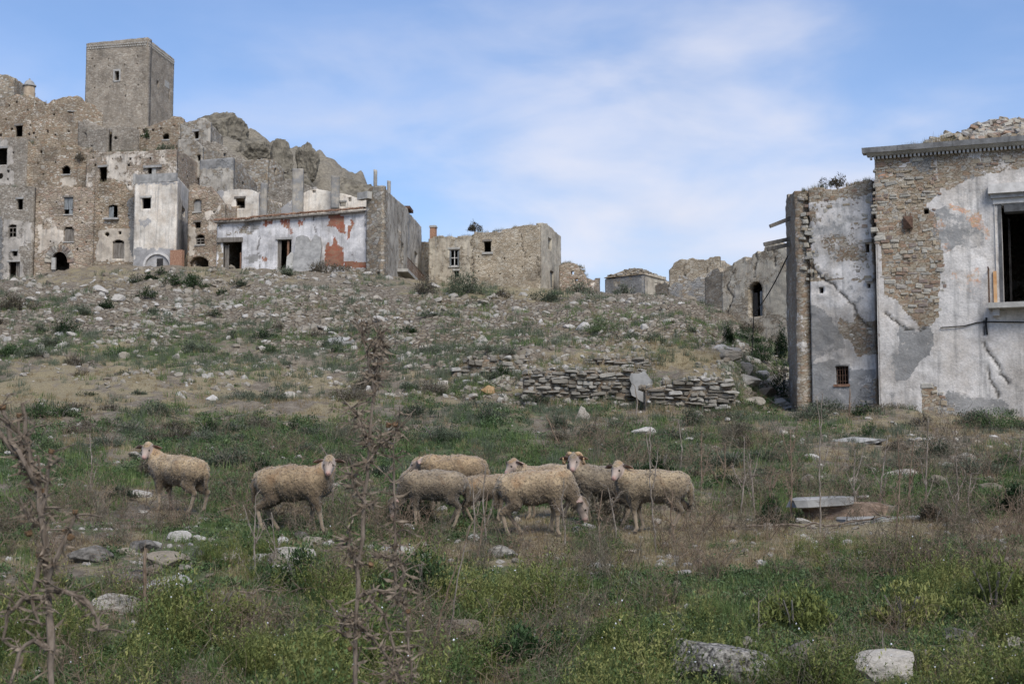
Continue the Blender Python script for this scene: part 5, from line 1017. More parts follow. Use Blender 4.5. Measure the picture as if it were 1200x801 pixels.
def place(name, n, box, seed, coll, dens, size, lift=0, tilt=.15):
    px, py, r = pix(n, *box, seed)
    op = np.ones(n, bool)          # the ground in front of the big rocks is grazed and trodden bare
    for ex, ey, ew, eh in BARE: op &= ~((np.abs(px-ex) < ew) & (py > ey-eh*.4) & (py < ey+eh)) | (r.random(n) < .12)
    px, py = px[op], py[op]; n = len(px); G = ground(px, py); s, g, d = zones(px, py, G[:, 1]); k = clear(G) & (r.random(n) < dens(s, g, d, px, py)); G = G[k]
    sz = size(r, len(G), G[:, 1], px[k], py[k]); G[:, 2] += lift; scatter(name, G, sz, coll, seed, tilt); return len(G)
BARE = [(842, 806, 64, 44), (1040, 812, 44, 44), (940, 785, 26, 30), (1106, 802, 20, 26), (1190, 775, 24, 24), (1120, 765, 26, 24), (140, 728, 30, 24), (200, 680, 44, 26), (104, 672, 26, 18), (165, 668, 30, 20), (345, 664, 40, 20), (590, 655, 18, 16), (540, 750, 26, 20), (465, 655, 24, 16), (985, 612, 60, 16), (215, 650, 20, 14)]
cl_ = lambda v: np.clip(v, 0, 1)
w1 = lambda px, py, a, b, sd_: fbm2(px/a, py/b, 4, sd_)
# near: fine grass, herbs, straw, wiry weeds
place('short_grass', 64859, (-330, 1530, 560, 830), 1, C_grass, lambda s, g, d, x, y: cl_((g-.25)*2.0)*(.45+.9*w1(x, y, 30, 12, 3)), lambda r, n, Y, x, y: r.uniform(.6, 1.25, n)*np.interp(Y, [9, 16, 25], [.85, 1, 1.25]))
place('low_herbs', 42300, (-330, 1530, 470, 830), 2, C_herb, lambda s, g, d, x, y: cl_((g-.35)*2.0+1.2*w1(x, y, 45, 16, 5)), lambda r, n, Y, x, y: r.uniform(.5, 1.35, n)*np.interp(Y, [9, 20, 40], [.85, 1.15, 2.2]))
place('dry_grass', 50760, (-330, 1530, 470, 830), 3, C_dry, lambda s, g, d, x, y: cl_(.42+.3*(y > 640)+(d-g)*1.5+1.2*w1(x, y, 40, 14, 7)), lambda r, n, Y, x, y: r.uniform(.5, 1.2, n)*np.interp(Y, [9, 20, 40], [.8, 1.1, 1.9]))
place('wiry_weeds', 12690, (-330, 1530, 648, 860), 4, C_weed, lambda s, g, d, x, y: cl_(.22+2.0*w1(x, y, 80, 30, 11)+.22*(y > 690)-.5*blob(x, y, 100, 650, 160, 40)-.5*blob(x, y, 780, 670, 120, 30)), lambda r, n, Y, x, y: r.uniform(.4, 1.15, n)*np.clip(.8+.9*w1(x, y, 90, 36, 13), .3, 1.5), tilt=.2)
place('dry_twigs', 12690, (-330, 1530, 500, 850), 14, C_twig, lambda s, g, d, x, y: cl_(.02+1.5*w1(x, y, 70, 24, 91)+.55*blob(x, y, 1000, 575, 220, 45)+.3*blob(x, y, 450, 590, 130, 30)), lambda r, n, Y, x, y: r.uniform(.5, 1.3, n)*np.interp(Y, [9, 16, 30], [.8, 1.1, 1.6]), tilt=.25)
# middle and far slope: coarser clumps
place('slope_grass', 28160, (-220, 1420, 325, 600), 5, C_bgr, lambda s, g, d, x, y: cl_((g-.26)*1.4+1.1*w1(x, y, 50, 14, 17)+.2*(y < 470)), lambda r, n, Y, x, y: r.uniform(.3, .75, n)*np.interp(Y, [18, 40, 100], [.7, 1.0, 1.7]))
place('slope_herbs', 35840, (-220, 1420, 325, 585), 6, C_bherb, lambda s, g, d, x, y: cl_((g-.42)*1.5+1.0*w1(x, y, 36, 12, 19)), lambda r, n, Y, x, y: r.uniform(.25, .7, n)*np.interp(Y, [18, 40, 100], [.55, .9, 1.5]))
place('slope_dry_grass', 35840, (-220, 1420, 322, 560), 7, C_bdry, lambda s, g, d, x, y: cl_(.18+(d-.4)*1.3+.9*w1(x, y, 36, 12, 23)), lambda r, n, Y, x, y: r.uniform(.3, .8, n)*np.interp(Y, [25, 50, 110], [.6, .8, 1.5]))
place('slope_sage', 28160, (-220, 1420, 318, 560), 8, C_bsage, lambda s, g, d, x, y: cl_(.16+1.6*w1(x, y, 44, 11, 29)+.7*blob(x, y, 210, 412, 260, 15)+.95*blob(x, y, 560, 342, 110, 13)+.4*blob(x, y, 400, 320, 90, 8)+.3*blob(x, y, 380, 425, 180, 20)), lambda r, n, Y, x, y: r.uniform(.35, .9, n)*np.interp(Y, [25, 50, 110], [.6, .95, 1.8]))
# weeds and dry grass on wall tops
P_ = []; S_ = []
for fc, top in WEEDTOPS:
    tu = [u for u, z in sorted(top)]; tz = [z for u, z in sorted(top)]
    for i in range(int(fc.L*9)):
        u = rnd.uniform(.1, fc.L-.1); P_.append(fc.pt(u, np.interp(u, tu, tz)-.02, -rnd.uniform(.05, .5))); S_.append(rnd.uniform(.4, 1.1)*(1.3 if fc.P0[1] > 80 else .8)*(.5+.5*math.sin(u*2.1)**2))
for i in range(110): u = rnd.uniform(.7, 3.2); P_.append(fb.pt(u, ztop+.02, -rnd.uniform(.0, .5))); S_.append(rnd.uniform(.6, 1.4)*max(0.4, 1-abs(u-2)/2))
for fc, tu, tz, dp in TERR:
    for i in range(int(fc.L*16)): u = rnd.uniform(0, fc.L); P_.append(fc.pt(u, np.interp(u, tu, tz)-.05, -rnd.uniform(-.12, dp*.8))); S_.append(rnd.uniform(.3, .8))
    for i in range(int(fc.L*8)): u = rnd.uniform(0, fc.L); q0 = fc.pt(u, 0, rnd.uniform(.12, .7)); P_.append((q0[0], q0[1], Hs(q0[0], q0[1]))); S_.append(rnd.uniform(.4, 1.1))
P_ = np.array(P_); S_ = np.array(S_); h = len(P_)//3; q = np.random.default_rng(3).random(len(P_))
scatter('wall_top_dry_grass', P_[q < .6], S_[q < .6], C_bdry, 5); scatter('wall_top_weeds', P_[q >= .6], S_[q >= .6]*.8, C_bsage, 6)
A, B_, C_, D_, ctr, Z0, zt_, hb = RUBROOF[0]
for i in range(150):
    a_, b2_ = rnd.random(), rnd.random(); p = A+(B_-A)*a_+(C_-B_)*b2_; q_ = max(abs(a_-.5), abs(b2_-.5))*2; z = Z0+(zt_-Z0)*min(1, (1.05-q_)/.7)
    o = bpy.data.objects.new('roof_stone', rnd.choice(RUB0)); o.location = Vector((p[0], p[1], z+.05))-Vector(ORG[hb.name]); s = rnd.uniform(.25, .6); o.scale = (s, s, s*.8); o.rotation_euler = (rnd.uniform(-.5, .5), 0, rnd.uniform(0, 6)); link(o, hb)
# ------------------------------------------------------------ single shrubs
def shrub(px, py, wpx, hpx, mat, label, seed, Y=None, Z=None, name='shrub', group=None, stem=True):
    if Y is None: g = ground(px, py)[0]; c = Vector(g)
    else: c = at(px, py, Y)
    s = c.y/FPX; r = random.Random(seed); rx, hz = wpx/2*s, hpx*s; q = r.uniform
    root = empty(name, c, label, 'shrub', group); mb = MB(); lobes = [(r.gauss(0, rx*.5), r.gauss(0, rx*.4), q(.3, 1.15)) for i in range(11)]
    n = int(np.clip(wpx*hpx*2.6, 260, 2600)); L = max(.045, 2.6*s)
    for i in range(n):
        lx, ly, lh = r.choice(lobes); a = q(0, 6.28); rr = rx*.34*math.sqrt(r.random())*(1.6 if r.random() < .15 else 1); t = r.random()**.8*(1.25 if r.random() < .12 else 1)
        x, y = lx+rr*math.cos(a), ly+rr*math.sin(a)*.8; z = hz*lh*t*(1-.45*min(1, (x*x+y*y)/(rx*rx))); leaf(mb, (x, y, z), q(0, 6.28), q(.0, 1.35), L*q(.6, 1.6), L*q(.25, .5))
    mb.V = [(v[0]+c.x, v[1]+c.y, v[2]+c.z) for v in mb.V]
    mb.obj('foliage', M[mat], root); st = MB()
    for i in range(7): a = q(0, 6.28); st.tube([c+Vector((0, 0, -.15)), c+Vector((math.cos(a)*rx*.25, math.sin(a)*rx*.25, hz*.4)), c+Vector((math.cos(a)*rx*.5, math.sin(a)*rx*.5, hz*.8))], [.012+.1*s, .008+.07*s, .005+.03*s], 4)
    st.obj('stems', M['wood'], root); return root
SHR = [(72, 389, 38, 19, 'dkshrub', 'dark green rounded shrub low on the left of the rubble slope'), (18, 371, 46, 20, 'olive', 'grey brown shrub at the left edge of the rubble slope'), (123, 363, 24, 14, 'dkshrub', 'small green bush right of the cave arch below the facades'),
 (158, 329, 17, 13, 'sage', 'pale sage bush under the white plastered house'), (176, 330, 20, 12, 'dkshrub', 'dark bush under the arched cellar of the plastered house'), (226, 338, 30, 17, 'dkshrub', 'largest dark green bush in front of the narrow rounded house'), (172, 353, 22, 12, 'dkshrub', 'dark low bush in the middle of the upper rubble slope'), (60, 408, 32, 15, 'sage', 'sage green clump beneath the dark rounded shrub on the left'),
 (190, 322, 14, 8, 'dkshrub', 'small bush at the right side of the arched cellar'), (262, 342, 16, 9, 'dkshrub', 'small dark bush below the left hall doorway'), (384, 322, 44, 16, 'olive', 'grey dry bush at the foot of the long hall slabs'), (335, 322, 38, 12, 'sage', 'grey green bush at the right hall doorway'), (240, 411, 26, 17, 'sage', 'green clump right of the stony band'),
 (547, 349, 52, 24, 'sage', 'wide grey green bush in front of the hilltop house'), (500, 345, 30, 20, 'olive', 'dry grey bush left of the hilltop house bush'), (680, 345, 30, 16, 'sage', 'dark sage clump below the round stone stub'), (640, 350, 40, 16, 'sage', 'wide low sage clump on the crest below the hilltop house gable'), (503, 375, 22, 14, 'dkshrub', 'green bush on the rubble above the terrace walls'),
 (585, 446, 26, 18, 'dkshrub', 'dark green bush at the left end of the lower terrace wall'), (632, 466, 46, 14, 'sage', 'grey green bush along the foot of the lower terrace wall'), (862, 491, 30, 15, 'sage', 'sage bush at the foot of the collapsing wall'), (852, 405, 20, 26, 'dkshrub', 'dark ivy like bush on the bank left of the gable ruin'), (893, 425, 34, 22, 'dkshrub', 'dark green bush low in the gully beside the cracked house'), (880, 388, 26, 14, 'olive', 'brown dry bush under the ruined gable doorway'),
 (917, 470, 30, 60, 'dkshrub', 'tall dark ivy climbing the left corner of the cracked house'), (912, 415, 20, 44, 'dkshrub', 'upper dark ivy on the side of the cracked house'), (655, 505, 30, 20, 'sage', 'sage bush below the lower terrace wall'), (180, 490, 48, 18, 'sage', 'grey green clump on the bare earth left of centre'), (280, 468, 46, 16, 'sage', 'sage clump in the middle of the left slope'), (345, 500, 30, 14, 'dkshrub', 'dark low bush above the second sheep'),
 (510, 520, 60, 22, 'sage', 'broad sage coloured clump above the grazing sheep'), (270, 545, 50, 24, 'sage', 'broad sage clump between the first two sheep'), (485, 612, 60, 22, 'herb', 'leafy green clump in front of the grey grazing sheep'), (905, 612, 40, 30, 'dkshrub', 'dark shrub among the dry stalks at right'), (1095, 610, 36, 22, 'olive', 'dry olive shrub behind the stalks at right'), (1190, 600, 40, 36, 'dkshrub', 'dark shrub at the right edge behind the stalks'),
 (1140, 498, 52, 22, 'sage', 'grey bush against the foot of the mansion wall'), (1178, 487, 50, 22, 'sage', 'grey bush below the mansion balcony'), (1030, 487, 80, 10, 'olive', 'low dry brush along the foot of the two right-hand houses'), (960, 487, 50, 12, 'sage', 'low sage brush at the foot of the cracked house'), (775, 560, 30, 36, 'dkshrub', 'dark low thorny bush behind the rightmost sheep'), (700, 600, 60, 22, 'olive', 'dry brown brush in front of the horned sheep'),
 (350, 690, 70, 44, 'herb', 'bushy green weed mound left of the tall thistle'), (250, 730, 90, 50, 'weed', 'olive green weed mound at lower left'), (495, 700, 80, 50, 'herb', 'leafy green mound just right of the tall thistle'), (1165, 720, 100, 60, 'weed', 'tall wiry weed mound at the lower right'), (1060, 740, 90, 50, 'weed', 'wiry olive weeds left of the right mound'), (620, 770, 80, 40, 'herb', 'leafy weed mound at bottom centre'), (930, 740, 80, 44, 'weed', 'wiry weeds behind the dark boulder')]
for i, (x, y, w, h, m_, lb) in enumerate(SHR): shrub(x, y, w, h, m_, lb, 500+i)
shrub(556, 272, 20, 13, 'olive', 'bare wispy bush growing on the hilltop house roof', 601, Y=134)
shrub(93, 188, 12, 9, 'olive', 'grey shrub growing on the collapsed terrace', 602, Y=150.5)
shrub(172, 163, 12, 9, 'dkshrub', 'dark bush on the wall below the tower', 603, Y=163); shrub(195, 176, 30, 7, 'sage', 'flat green weeds on the ledge below the gable house', 604, Y=158)
shrub(982, 219, 30, 14, 'olive', 'dry brown weeds on top of the cracked house', 605, Y=43.6)
# ------------------------------------------------------------ stones
M['darkrock'] = simple('dark_lichened_rock', (.035, .032, .028), (.19, .175, .155), 9, .03)
M['dullochre'] = simple('orange_brown_rock', (.22, .13, .06), (.36, .25, .14), 9, .02)
ROCKS = [rock_mesh('loose_stone', i, M['rock'], 2, (1, rnd.uniform(.6, .9), rnd.uniform(.35, .65))) for i in range(12)]
RUB = [rock_mesh('rubble_piece', 40+i, M['rock2'], 1, (1, rnd.uniform(.6, .95), rnd.uniform(.45, .8)), 5) for i in range(8)]
C_rock = protos('pale_stone', [rock_mesh('pale_stone', 70+i, M['rock'], 1, (1, rnd.uniform(.6, .95), rnd.uniform(.35, .7)), 5) for i in range(8)]); C_rub = protos('rubble_piece', RUB)
def stonefield(n, box, seed, dens, smin, smax, pw):
    px, py, r = pix(n, *box, seed); G = ground(px, py); s, g, d = zones(px, py, G[:, 1]); k = clear(G) & (r.random(n) < dens(s, g, d, px, py)); G = G[k]; px, py = px[k], py[k]
    sp = smin+(smax-smin)*r.random(len(G))**pw; return G, sp*G[:, 1]/FPX, px, py, sp
# the mass of rubble
G, S, px, py, sp = stonefield(36000, (-260, 940, 318, 470), 21, lambda s, g, d, x, y: cl_(s*1.0-.25+2.7*w1(x, y, 46, 12, 31)+.8*w1(x, y, 14, 6, 33)), 1.6, 17, 5.5); S = np.minimum(S, 1.2)
scatter('rubble', G, np.stack([S, S*.9, S*.9], 1), C_rub, 21, .5)
G, S, px, py, sp = stonefield(8400, (-260, 900, 318, 440), 25, lambda s, g, d, x, y: cl_(s*.8-.3+2.4*w1(x, y, 46, 12, 31)), 2.5, 12, 3.5); S = np.minimum(S, .85)
scatter('pale_rubble', G, np.stack([S, S*.9, S*.8], 1), C_rock, 25, .45)
G, S, px, py, sp = stonefield(20250, (-260, 1460, 400, 700), 22, lambda s, g, d, x, y: cl_(s*.75+.12+1.4*w1(x, y, 50, 16, 37)), 1.5, 12, 3.8)
scatter('small_stones', G, S, C_rock, 22, .3)
G, S, px, py, sp = stonefield(9450, (-260, 1460, 610, 830), 23, lambda s, g, d, x, y: cl_(.35+1.6*w1(x, y, 60, 20, 41)), 2.0, 16, 4.2)
scatter('foreground_pebbles', G, S, C_rock, 23, .3)
P_ = []; S_ = []
for fc, tu, tz, dp in TERR:
    for i in range(int(fc.L*22)):
        u = rnd.uniform(-.1, fc.L+.1); o_ = rnd.uniform(-dp*1.6, .9)
        if -.1 < o_ < .25: continue
        q0 = fc.pt(u, 0, o_); z_ = Hs(q0[0], q0[1]) if o_ > 0 else max(Hs(q0[0], q0[1]), float(np.interp(u, tu, tz))-.02); P_.append((q0[0], q0[1], z_)); S_.append(rnd.uniform(.06, .34)*(.6 if o_ > 0 else 1))
scatter('terrace_rubble', P_, S_, C_rub, 27, .5)
# the larger loose stones, each a thing of its own
G, S, px, py, sp = stonefield(1700, (-10, 1210, 322, 720), 24, lambda s, g, d, x, y: cl_(s*1.0-.02+.6*w1(x, y, 60, 20, 43)+.1), 6.5, 18, 2.6)
order = np.argsort(-sp)[:285]
LM = [(72, 380, 'the dark rounded shrub on the left slope'), (18, 362, 'the grey brown shrub at the left edge'), (123, 356, 'the small bush below the arched cave'), (226, 331, 'the dark bush before the narrow rounded house'), (272, 318, 'the left doorway of the long hall'), (333, 318, 'the right doorway of the long hall'), (16, 332, 'the lowest doorway of the leftmost facade'),
 (384, 318, 'the dry bush by the leaning slabs'), (465, 328, 'the balcony of the grey corner building'), (547, 340, 'the wide bush before the hilltop house'), (640, 345, 'the gable of the hilltop house'), (680, 340, 'the round stone stub'), (745, 348, 'the house with the rubble roof'), (812, 350, 'the small skyline house'), (884, 370, 'the doorway of the ruined gable'),
 (503, 368, 'the green bush above the terrace walls'), (398, 397, 'the flat grey slab on the slope'), (240, 404, 'the sage clump on the left slope'), (700, 405, 'the upper row of terrace stones'), (570, 425, 'the half buried stone row'), (572, 461, 'the orange brown rock'), (632, 462, 'the left end of the lower terrace wall'), (700, 475, 'the middle of the lower terrace wall'), (752, 462, 'the grey plaster patch'), (820, 480, 'the collapsing flat stone wall'),
 (683, 492, 'the upright narrow slab'), (925, 470, 'the tilted slab by the cracked house'), (986, 440, 'the barred window of the cracked house'), (1090, 470, 'the bare stones low on the mansion wall'), (1178, 480, 'the bush below the balcony'), (180, 480, 'the sage clump on bare earth'), (248, 470, 'the bright white block'), (280, 460, 'the sage clump in mid slope'),
 (205, 560, 'the lone left sheep'), (340, 590, 'the striding second sheep'), (500, 590, 'the grey grazing sheep'), (572, 590, 'the small sheep'), (640, 590, 'the large creamy sheep'), (700, 560, 'the horned ram'), (765, 590, 'the rightmost sheep'), (985, 585, 'the fallen masonry block'), (1049, 570, 'the tall forked stalk at right'), (1118, 580, 'the stalk right of the masonry block'), (962, 540, 'the tallest stalk at right'), (905, 600, 'the dark shrub among the stalks'), (1190, 590, 'the shrub at the right edge'), (867, 560, 'the curved stalk left of the masonry block'), (1010, 522, 'the long flat stone before the mansion'), (822, 550, 'the stalk right of the sheep group'),
 (170, 700, 'the thin broken post'), (140, 714, 'the squared boulder at lower left'), (60, 640, 'the far left thistle'), (430, 600, 'the tallest thistle'), (440, 480, 'the top of the tallest thistle'), (350, 670, 'the bushy mound left of the thistle'), (590, 645, 'the rounded rock before the small sheep'), (840, 690, 'the dark conglomerate boulder'), (1040, 690, 'the large white boulder'), (1165, 690, 'the wiry mound at lower right')]
USED = set()
def find_label(x, y, nouns, bare=False):
    near = sorted(LM, key=lambda l: (l[0]-x)**2+((l[1]-y)*1.4)**2)
    for k in range(14):
        lx, ly, nm = near[k]; dx, dy = x-lx, (y-ly)*1.4; dist = math.hypot(dx, dy)
        dr = ('right of' if dx > 0 else 'left of') if abs(dx) > abs(dy)*1.3 else (('just below' if dy > 0 else 'just above') if abs(dy) > abs(dx)*1.3 else (('below and ' if dy > 0 else 'above and ')+('right of' if dx > 0 else 'left of')))
        if dist > 110 and dr.startswith('just'): dr = 'further '+dr[5:]
        for nn in nouns:
            lb = '%s %s %s' % (nn, dr, nm)
            if lb not in USED and len(lb.split()) <= 16: USED.add(lb); return lb
    return '%s %s %s' % (nouns[0], dr, near[0][2])
for i in order:
    o = bpy.data.objects.new('loose_stone', ROCKS[rnd.randrange(12)]); s = float(S[i])*1.3; hs = rnd.uniform(.6, 1.15); ws = rnd.uniform(.7, 1.1)
    o.location = (G[i, 0], G[i, 1], G[i, 2]+s*.08); o.scale = (s, s*ws, s*hs); o.rotation_euler = (rnd.uniform(-.3, .3), rnd.uniform(-.3, .3), rnd.uniform(0, 6.28))
    szw = 'large' if sp[i] > 13 else ('medium' if sp[i] > 9.5 else 'small'); shp = 'flat' if hs < .8 else ('blocky' if ws > .9 else 'narrow')
    link(o, None, label=find_label(px[i], py[i], ['%s %s stone' % (szw, shp)]), category='stone', group='loose stones scattered over the hillside')
r_s = random.Random(91); cnt_ = 0; taken = []
while cnt_ < 150:
    band = r_s.random(); y_ = r_s.uniform(385, 432) if band < .34 else (r_s.uniform(470, 560) if band < .66 else r_s.uniform(335, 600)); x_ = r_s.uniform(0, 1200)
    if (y_ < 478 and x_ > 925) or (600 < x_ < 870 and 405 < y_ < 480) or any(abs(x_-a_) < 22 and abs(y_-b_) < 9 for a_, b_ in taken): continue
    if float(w1(np.array(x_), np.array(y_), 120, 40, 71)) < -.05 and r_s.random() < .8: continue
    g_ = ground(x_, y_)
    if not clear(g_)[0]: continue
    taken.append((x_, y_)); cnt_ += 1; w_s = r_s.uniform(12, 30)*(1.5 if y_ > 470 else 1)*(1.4 if r_s.random() < .2 else 1); m_ = r_s.choice(('sage', 'sage', 'dkshrub', 'olive', 'herb', 'sage')); cw = {'sage': 'grey green', 'dkshrub': 'dark green', 'olive': 'dry brown', 'herb': 'fresh green'}[m_]
    shrub(x_, y_, w_s, w_s*r_s.uniform(.32, .55), m_, find_label(x_, y_, ['%s %s clump' % ('wide' if w_s > 30 else 'small', cw), '%s scrubby tuft' % cw]), 1000+cnt_, name='clump', group='scrubby clumps scattered over the hillside')
def boulder(px, py, wpx, hpx, mat, label, seed, name='boulder', yaw=0, tilt=0, depth=.8, cat='rock', flat=None):
    c = Vector(ground(px, py)[0]); s = c.y/FPX; me = rock_mesh(name, seed, M[mat], 4, (1, 1, 1), 11)
    co = np.empty(len(me.vertices)*3); me.vertices.foreach_get('co', co); co = co.reshape(-1, 3)
    nn = co/np.linalg.norm(co, axis=1)[:, None]; co = co+nn*(.05*fbm3(co[:, 0]*7+seed, co[:, 1]*7, co[:, 2]*7, 3, seed))[:, None]*.8; me.vertices.foreach_set('co', co.ravel()); me.update()
    o = bpy.data.objects.new(name, me); w, h = wpx*s, hpx*s; o.location = c+Vector((0, 0, h*.26)); o.scale = (w*1.4, w*depth*1.1, h*1.7); o.rotation_euler = (0, tilt, yaw); link(o, None, label=label, category=cat); return o
boulder(140, 716, 50, 22, 'rock', 'pale squared boulder at lower left beside the thin broken post', 1); boulder(194, 668, 44, 16, 'rock', 'broad flat pale rock in the dark stone heap at lower left', 2); boulder(212, 640, 24, 12, 'rock', 'white topped rock at the upper edge of the lower left heap', 3)
boulder(104, 662, 40, 16, 'darkrock', 'flat dark grey stone left of the lower left heap', 4); boulder(170, 650, 34, 14, 'darkrock', 'dark stone behind the thin broken post', 5); boulder(156, 684, 34, 13, 'darkrock', 'blackish stone just left of the thin broken post', 6); boulder(200, 690, 60, 16, 'slab', 'long grey rock half sunk in grass at lower left', 7)
boulder(842, 792, 100, 46, 'conglom', 'big dark pebbly conglomerate boulder at the bottom right of centre', 8); boulder(935, 772, 40, 20, 'darkrock', 'grey crumbly rock behind the big dark boulder', 9)
boulder(1040, 800, 72, 32, 'rock', 'large white boulder at the bottom edge', 10); boulder(1106, 790, 24, 10, 'rock', 'small white boulder right of the large white one', 11); boulder(1192, 764, 26, 14, 'rock', 'pale boulder at the lower right edge', 12); boulder(1120, 752, 44, 14, 'darkrock', 'dark mossy rock at lower right', 13)
boulder(683, 495, 12, 20, 'rock', 'upright narrow pale slab below the terrace walls', 14, depth=.5); boulder(590, 645, 28, 13, 'rock2', 'rounded grey brown rock in front of the small sheep', 15); boulder(537, 740, 44, 20, 'rock2', 'dark broken rock by the leaning stalks at bottom centre', 16); boulder(465, 645, 40, 10, 'rock', 'pale flat rock in front of the grey grazing sheep', 17)
boulder(345, 655, 36, 16, 'rock', 'heap forming pale rock below the second sheep', 18); boulder(322, 662, 22, 14, 'rock', 'whitish rock left of the pale heap below the second sheep', 19); boulder(372, 634, 26, 10, 'rock', 'pale stones at the front hoof of the second sheep', 20); boulder(753, 512, 22, 10, 'rock', 'white flat stone on the grass right of the upright slab', 21)
boulder(572, 462, 15, 9, 'dullochre', 'rounded orange brown rock left of the lower terrace wall', 23); boulder(398, 400, 30, 9, 'slab', 'flat pale grey slab on the rubble slope above the thistle', 24); boulder(248, 470, 11, 7, 'frame', 'small bright white block on the left slope', 25); boulder(1010, 525, 46, 8, 'slab', 'long flat grey stone before the mansion', 26); boulder(1060, 560, 34, 12, 'rock', 'flat pale stone left of the orange broken block', 27)
boulder(925, 470, 26, 18, 'rock', 'tilted pale slab at the end of the terrace rubble bank', 28, tilt=.5); boulder(940, 480, 40, 14, 'rock', 'long pale rock at the foot of the cracked house corner', 29); boulder(160, 584, 26, 10, 'rock', 'pale pinkish stone beside the first sheep', 30)
M['dullbrick'] = simple('dull_fallen_brick', (.13, .09, .065), (.27, .20, .15), 8, .02, rand=.3, objco=True)
for i, (x_, y_, w_, h_, m_) in enumerate(((148, 655, 18, 9, 'rock'), (182, 648, 16, 8, 'rock2'), (232, 655, 22, 8, 'darkrock'), (176, 676, 26, 10, 'rock2'), (214, 672, 20, 8, 'rock2'), (330, 640, 18, 8, 'rock'), (352, 630, 16, 8, 'darkrock'), (362, 646, 14, 9, 'rock'), (340, 672, 16, 8, 'rock'), (308, 660, 20, 12, 'rock2'), (385, 640, 16, 9, 'rock'), (92, 700, 24, 8, 'rock2'), (430, 642, 20, 8, 'rock2'), (500, 650, 20, 8, 'rock'), (555, 628, 14, 7, 'rock'), (690, 618, 16, 7, 'rock'), (860, 620, 18, 7, 'rock'), (900, 618, 18, 8, 'rock'), (1150, 628, 20, 8, 'rock'), (1100, 570, 20, 10, 'rock2'), (1080, 548, 24, 8, 'rock'), (1130, 540, 22, 9, 'rock2'), (1020, 548, 26, 8, 'rock2'), (1000, 570, 20, 9, 'rock'), (1160, 575, 22, 10, 'rock2'), (945, 566, 16, 8, 'rock'), (880, 760, 40, 14, 'rock2'), (960, 788, 30, 10, 'darkrock'), (560, 735, 26, 12, 'darkrock'), (1075, 772, 30, 12, 'rock2'), (700, 662, 18, 8, 'rock'), (648, 735, 20, 9, 'rock2'), (770, 610, 14, 6, 'rock'), (876, 452, 26, 12, 'rock2'), (896, 462, 30, 12, 'rock2'), (914, 476, 26, 10, 'rock'), (872, 436, 20, 12, 'rock2'), (890, 444, 18, 9, 'rock'), (858, 424, 24, 10, 'rock2'), (905, 452, 16, 9, 'rock2'), (930, 488, 24, 9, 'rock2'), (845, 412, 18, 9, 'rock'), (884, 474, 22, 9, 'rock2'))):
    boulder(x_, y_, w_, h_, m_, find_label(x_, y_, ['%s half buried rock' % ('dark' if m_ == 'darkrock' else 'greyish' if m_ == 'rock2' else 'pale'), '%s sunken rock' % ('dark' if m_ == 'darkrock' else 'dull')]), 60+i, yaw=rnd.uniform(0, 3))
# the fallen masonry block among the stalks
c = Vector(ground(985, 600)[0]); root = empty('fallen_masonry', c, 'fallen masonry block with brick core and concrete slab among the stalks', 'masonry'); s = c.y/FPX
def lump(name, dx, dz, w, d, h, mat, seed, dy=0):
    me = block_mesh(name, seed, M[mat]); o = bpy.data.objects.new(name, me); o.rotation_euler = (0, rnd.uniform(-.08, .08), rnd.uniform(-.25, .25)); o.location = (dx*s, dy, dz*s); o.scale = (w*s, d, h*s); link(o, root); ORG[o.name] = ORG[root.name]; return o
lump('core', 8, 6, 92, .6, 30, 'dullbrick', 302, .15); lump('top_slab', -24, 19, 66, .55, 11, 'slab', 303, .0); lump('front_slab', 40, -1, 105, .6, 9, 'slab', 301, -.35); lump('grey_core', 36, 5, 60, .5, 20, 'crag', 305, .2)
# ------------------------------------------------------------ dead stalks and thistles
def curl(p, d, L, r, n=6, bend=.5, droop=0):
    pts = [Vector(p)]; d = Vector(d).normalized(); a = Vector((r.gauss(0, 1), r.gauss(0, 1), r.gauss(0, 1)))*bend/n
    for i in range(n): d = (d+a+Vector((r.gauss(0, .05), r.gauss(0, .05), r.gauss(0, .05)-droop/n))).normalized(); pts.append(pts[-1]+d*L/n)
    return pts
def dead_leaf(mb, p, r, L, w):
    pts = curl(p, (r.gauss(0, 1), r.gauss(0, 1), r.uniform(-.6, .5)), L, r, 5, 2.2, .7); V = []; F = []
    for i, q in enumerate(pts):
        t = i/(len(pts)-1); s = Vector((r.gauss(0, .4), r.gauss(0, .4), 1)).normalized()*w*(math.sin(math.pi*min(1, t+.12)))*.5*r.uniform(.5, 1.3); V += [q-s, q+s*.6]
    for i in range(len(pts)-1): F.append((2*i, 2*i+1, 2*i+3, 2*i+2))
    mb.add(V, F)
def head(mb, c, d, R_, r):
    c = Vector(c); d = Vector(d).normalized(); a = d.orthogonal().normalized(); b = d.cross(a); V = []; n = 8; prof = [(.25, -.9), (.8, -.5), (1, 0), (.85, .45), (1.15, .8), (.3, .75)]
    for q, z in prof:
        for j in range(n): w = 6.283*j/n; k = q*R_*r.uniform(.85, 1.2); V.append(c+d*z*R_+a*k*math.cos(w)+b*k*math.sin(w))
    mb.add(V, [(i*n+j, i*n+(j+1) % n, (i+1)*n+(j+1) % n, (i+1)*n+j) for i in range(len(prof)-1) for j in range(n)]+[tuple(range(n))[::-1], tuple(range((len(prof)-1)*n, len(prof)*n))])
    for i in range(34):
        w = r.uniform(0, 6.28); e = d*r.uniform(-.3, 1)+a*math.cos(w)+b*math.sin(w); k = c+e*R_*.7; s = e.cross(d).normalized()*R_*.08; mb.add([k-s, k+s, c+e*R_*r.uniform(1.2, 2.1)], [(0, 1, 2)])
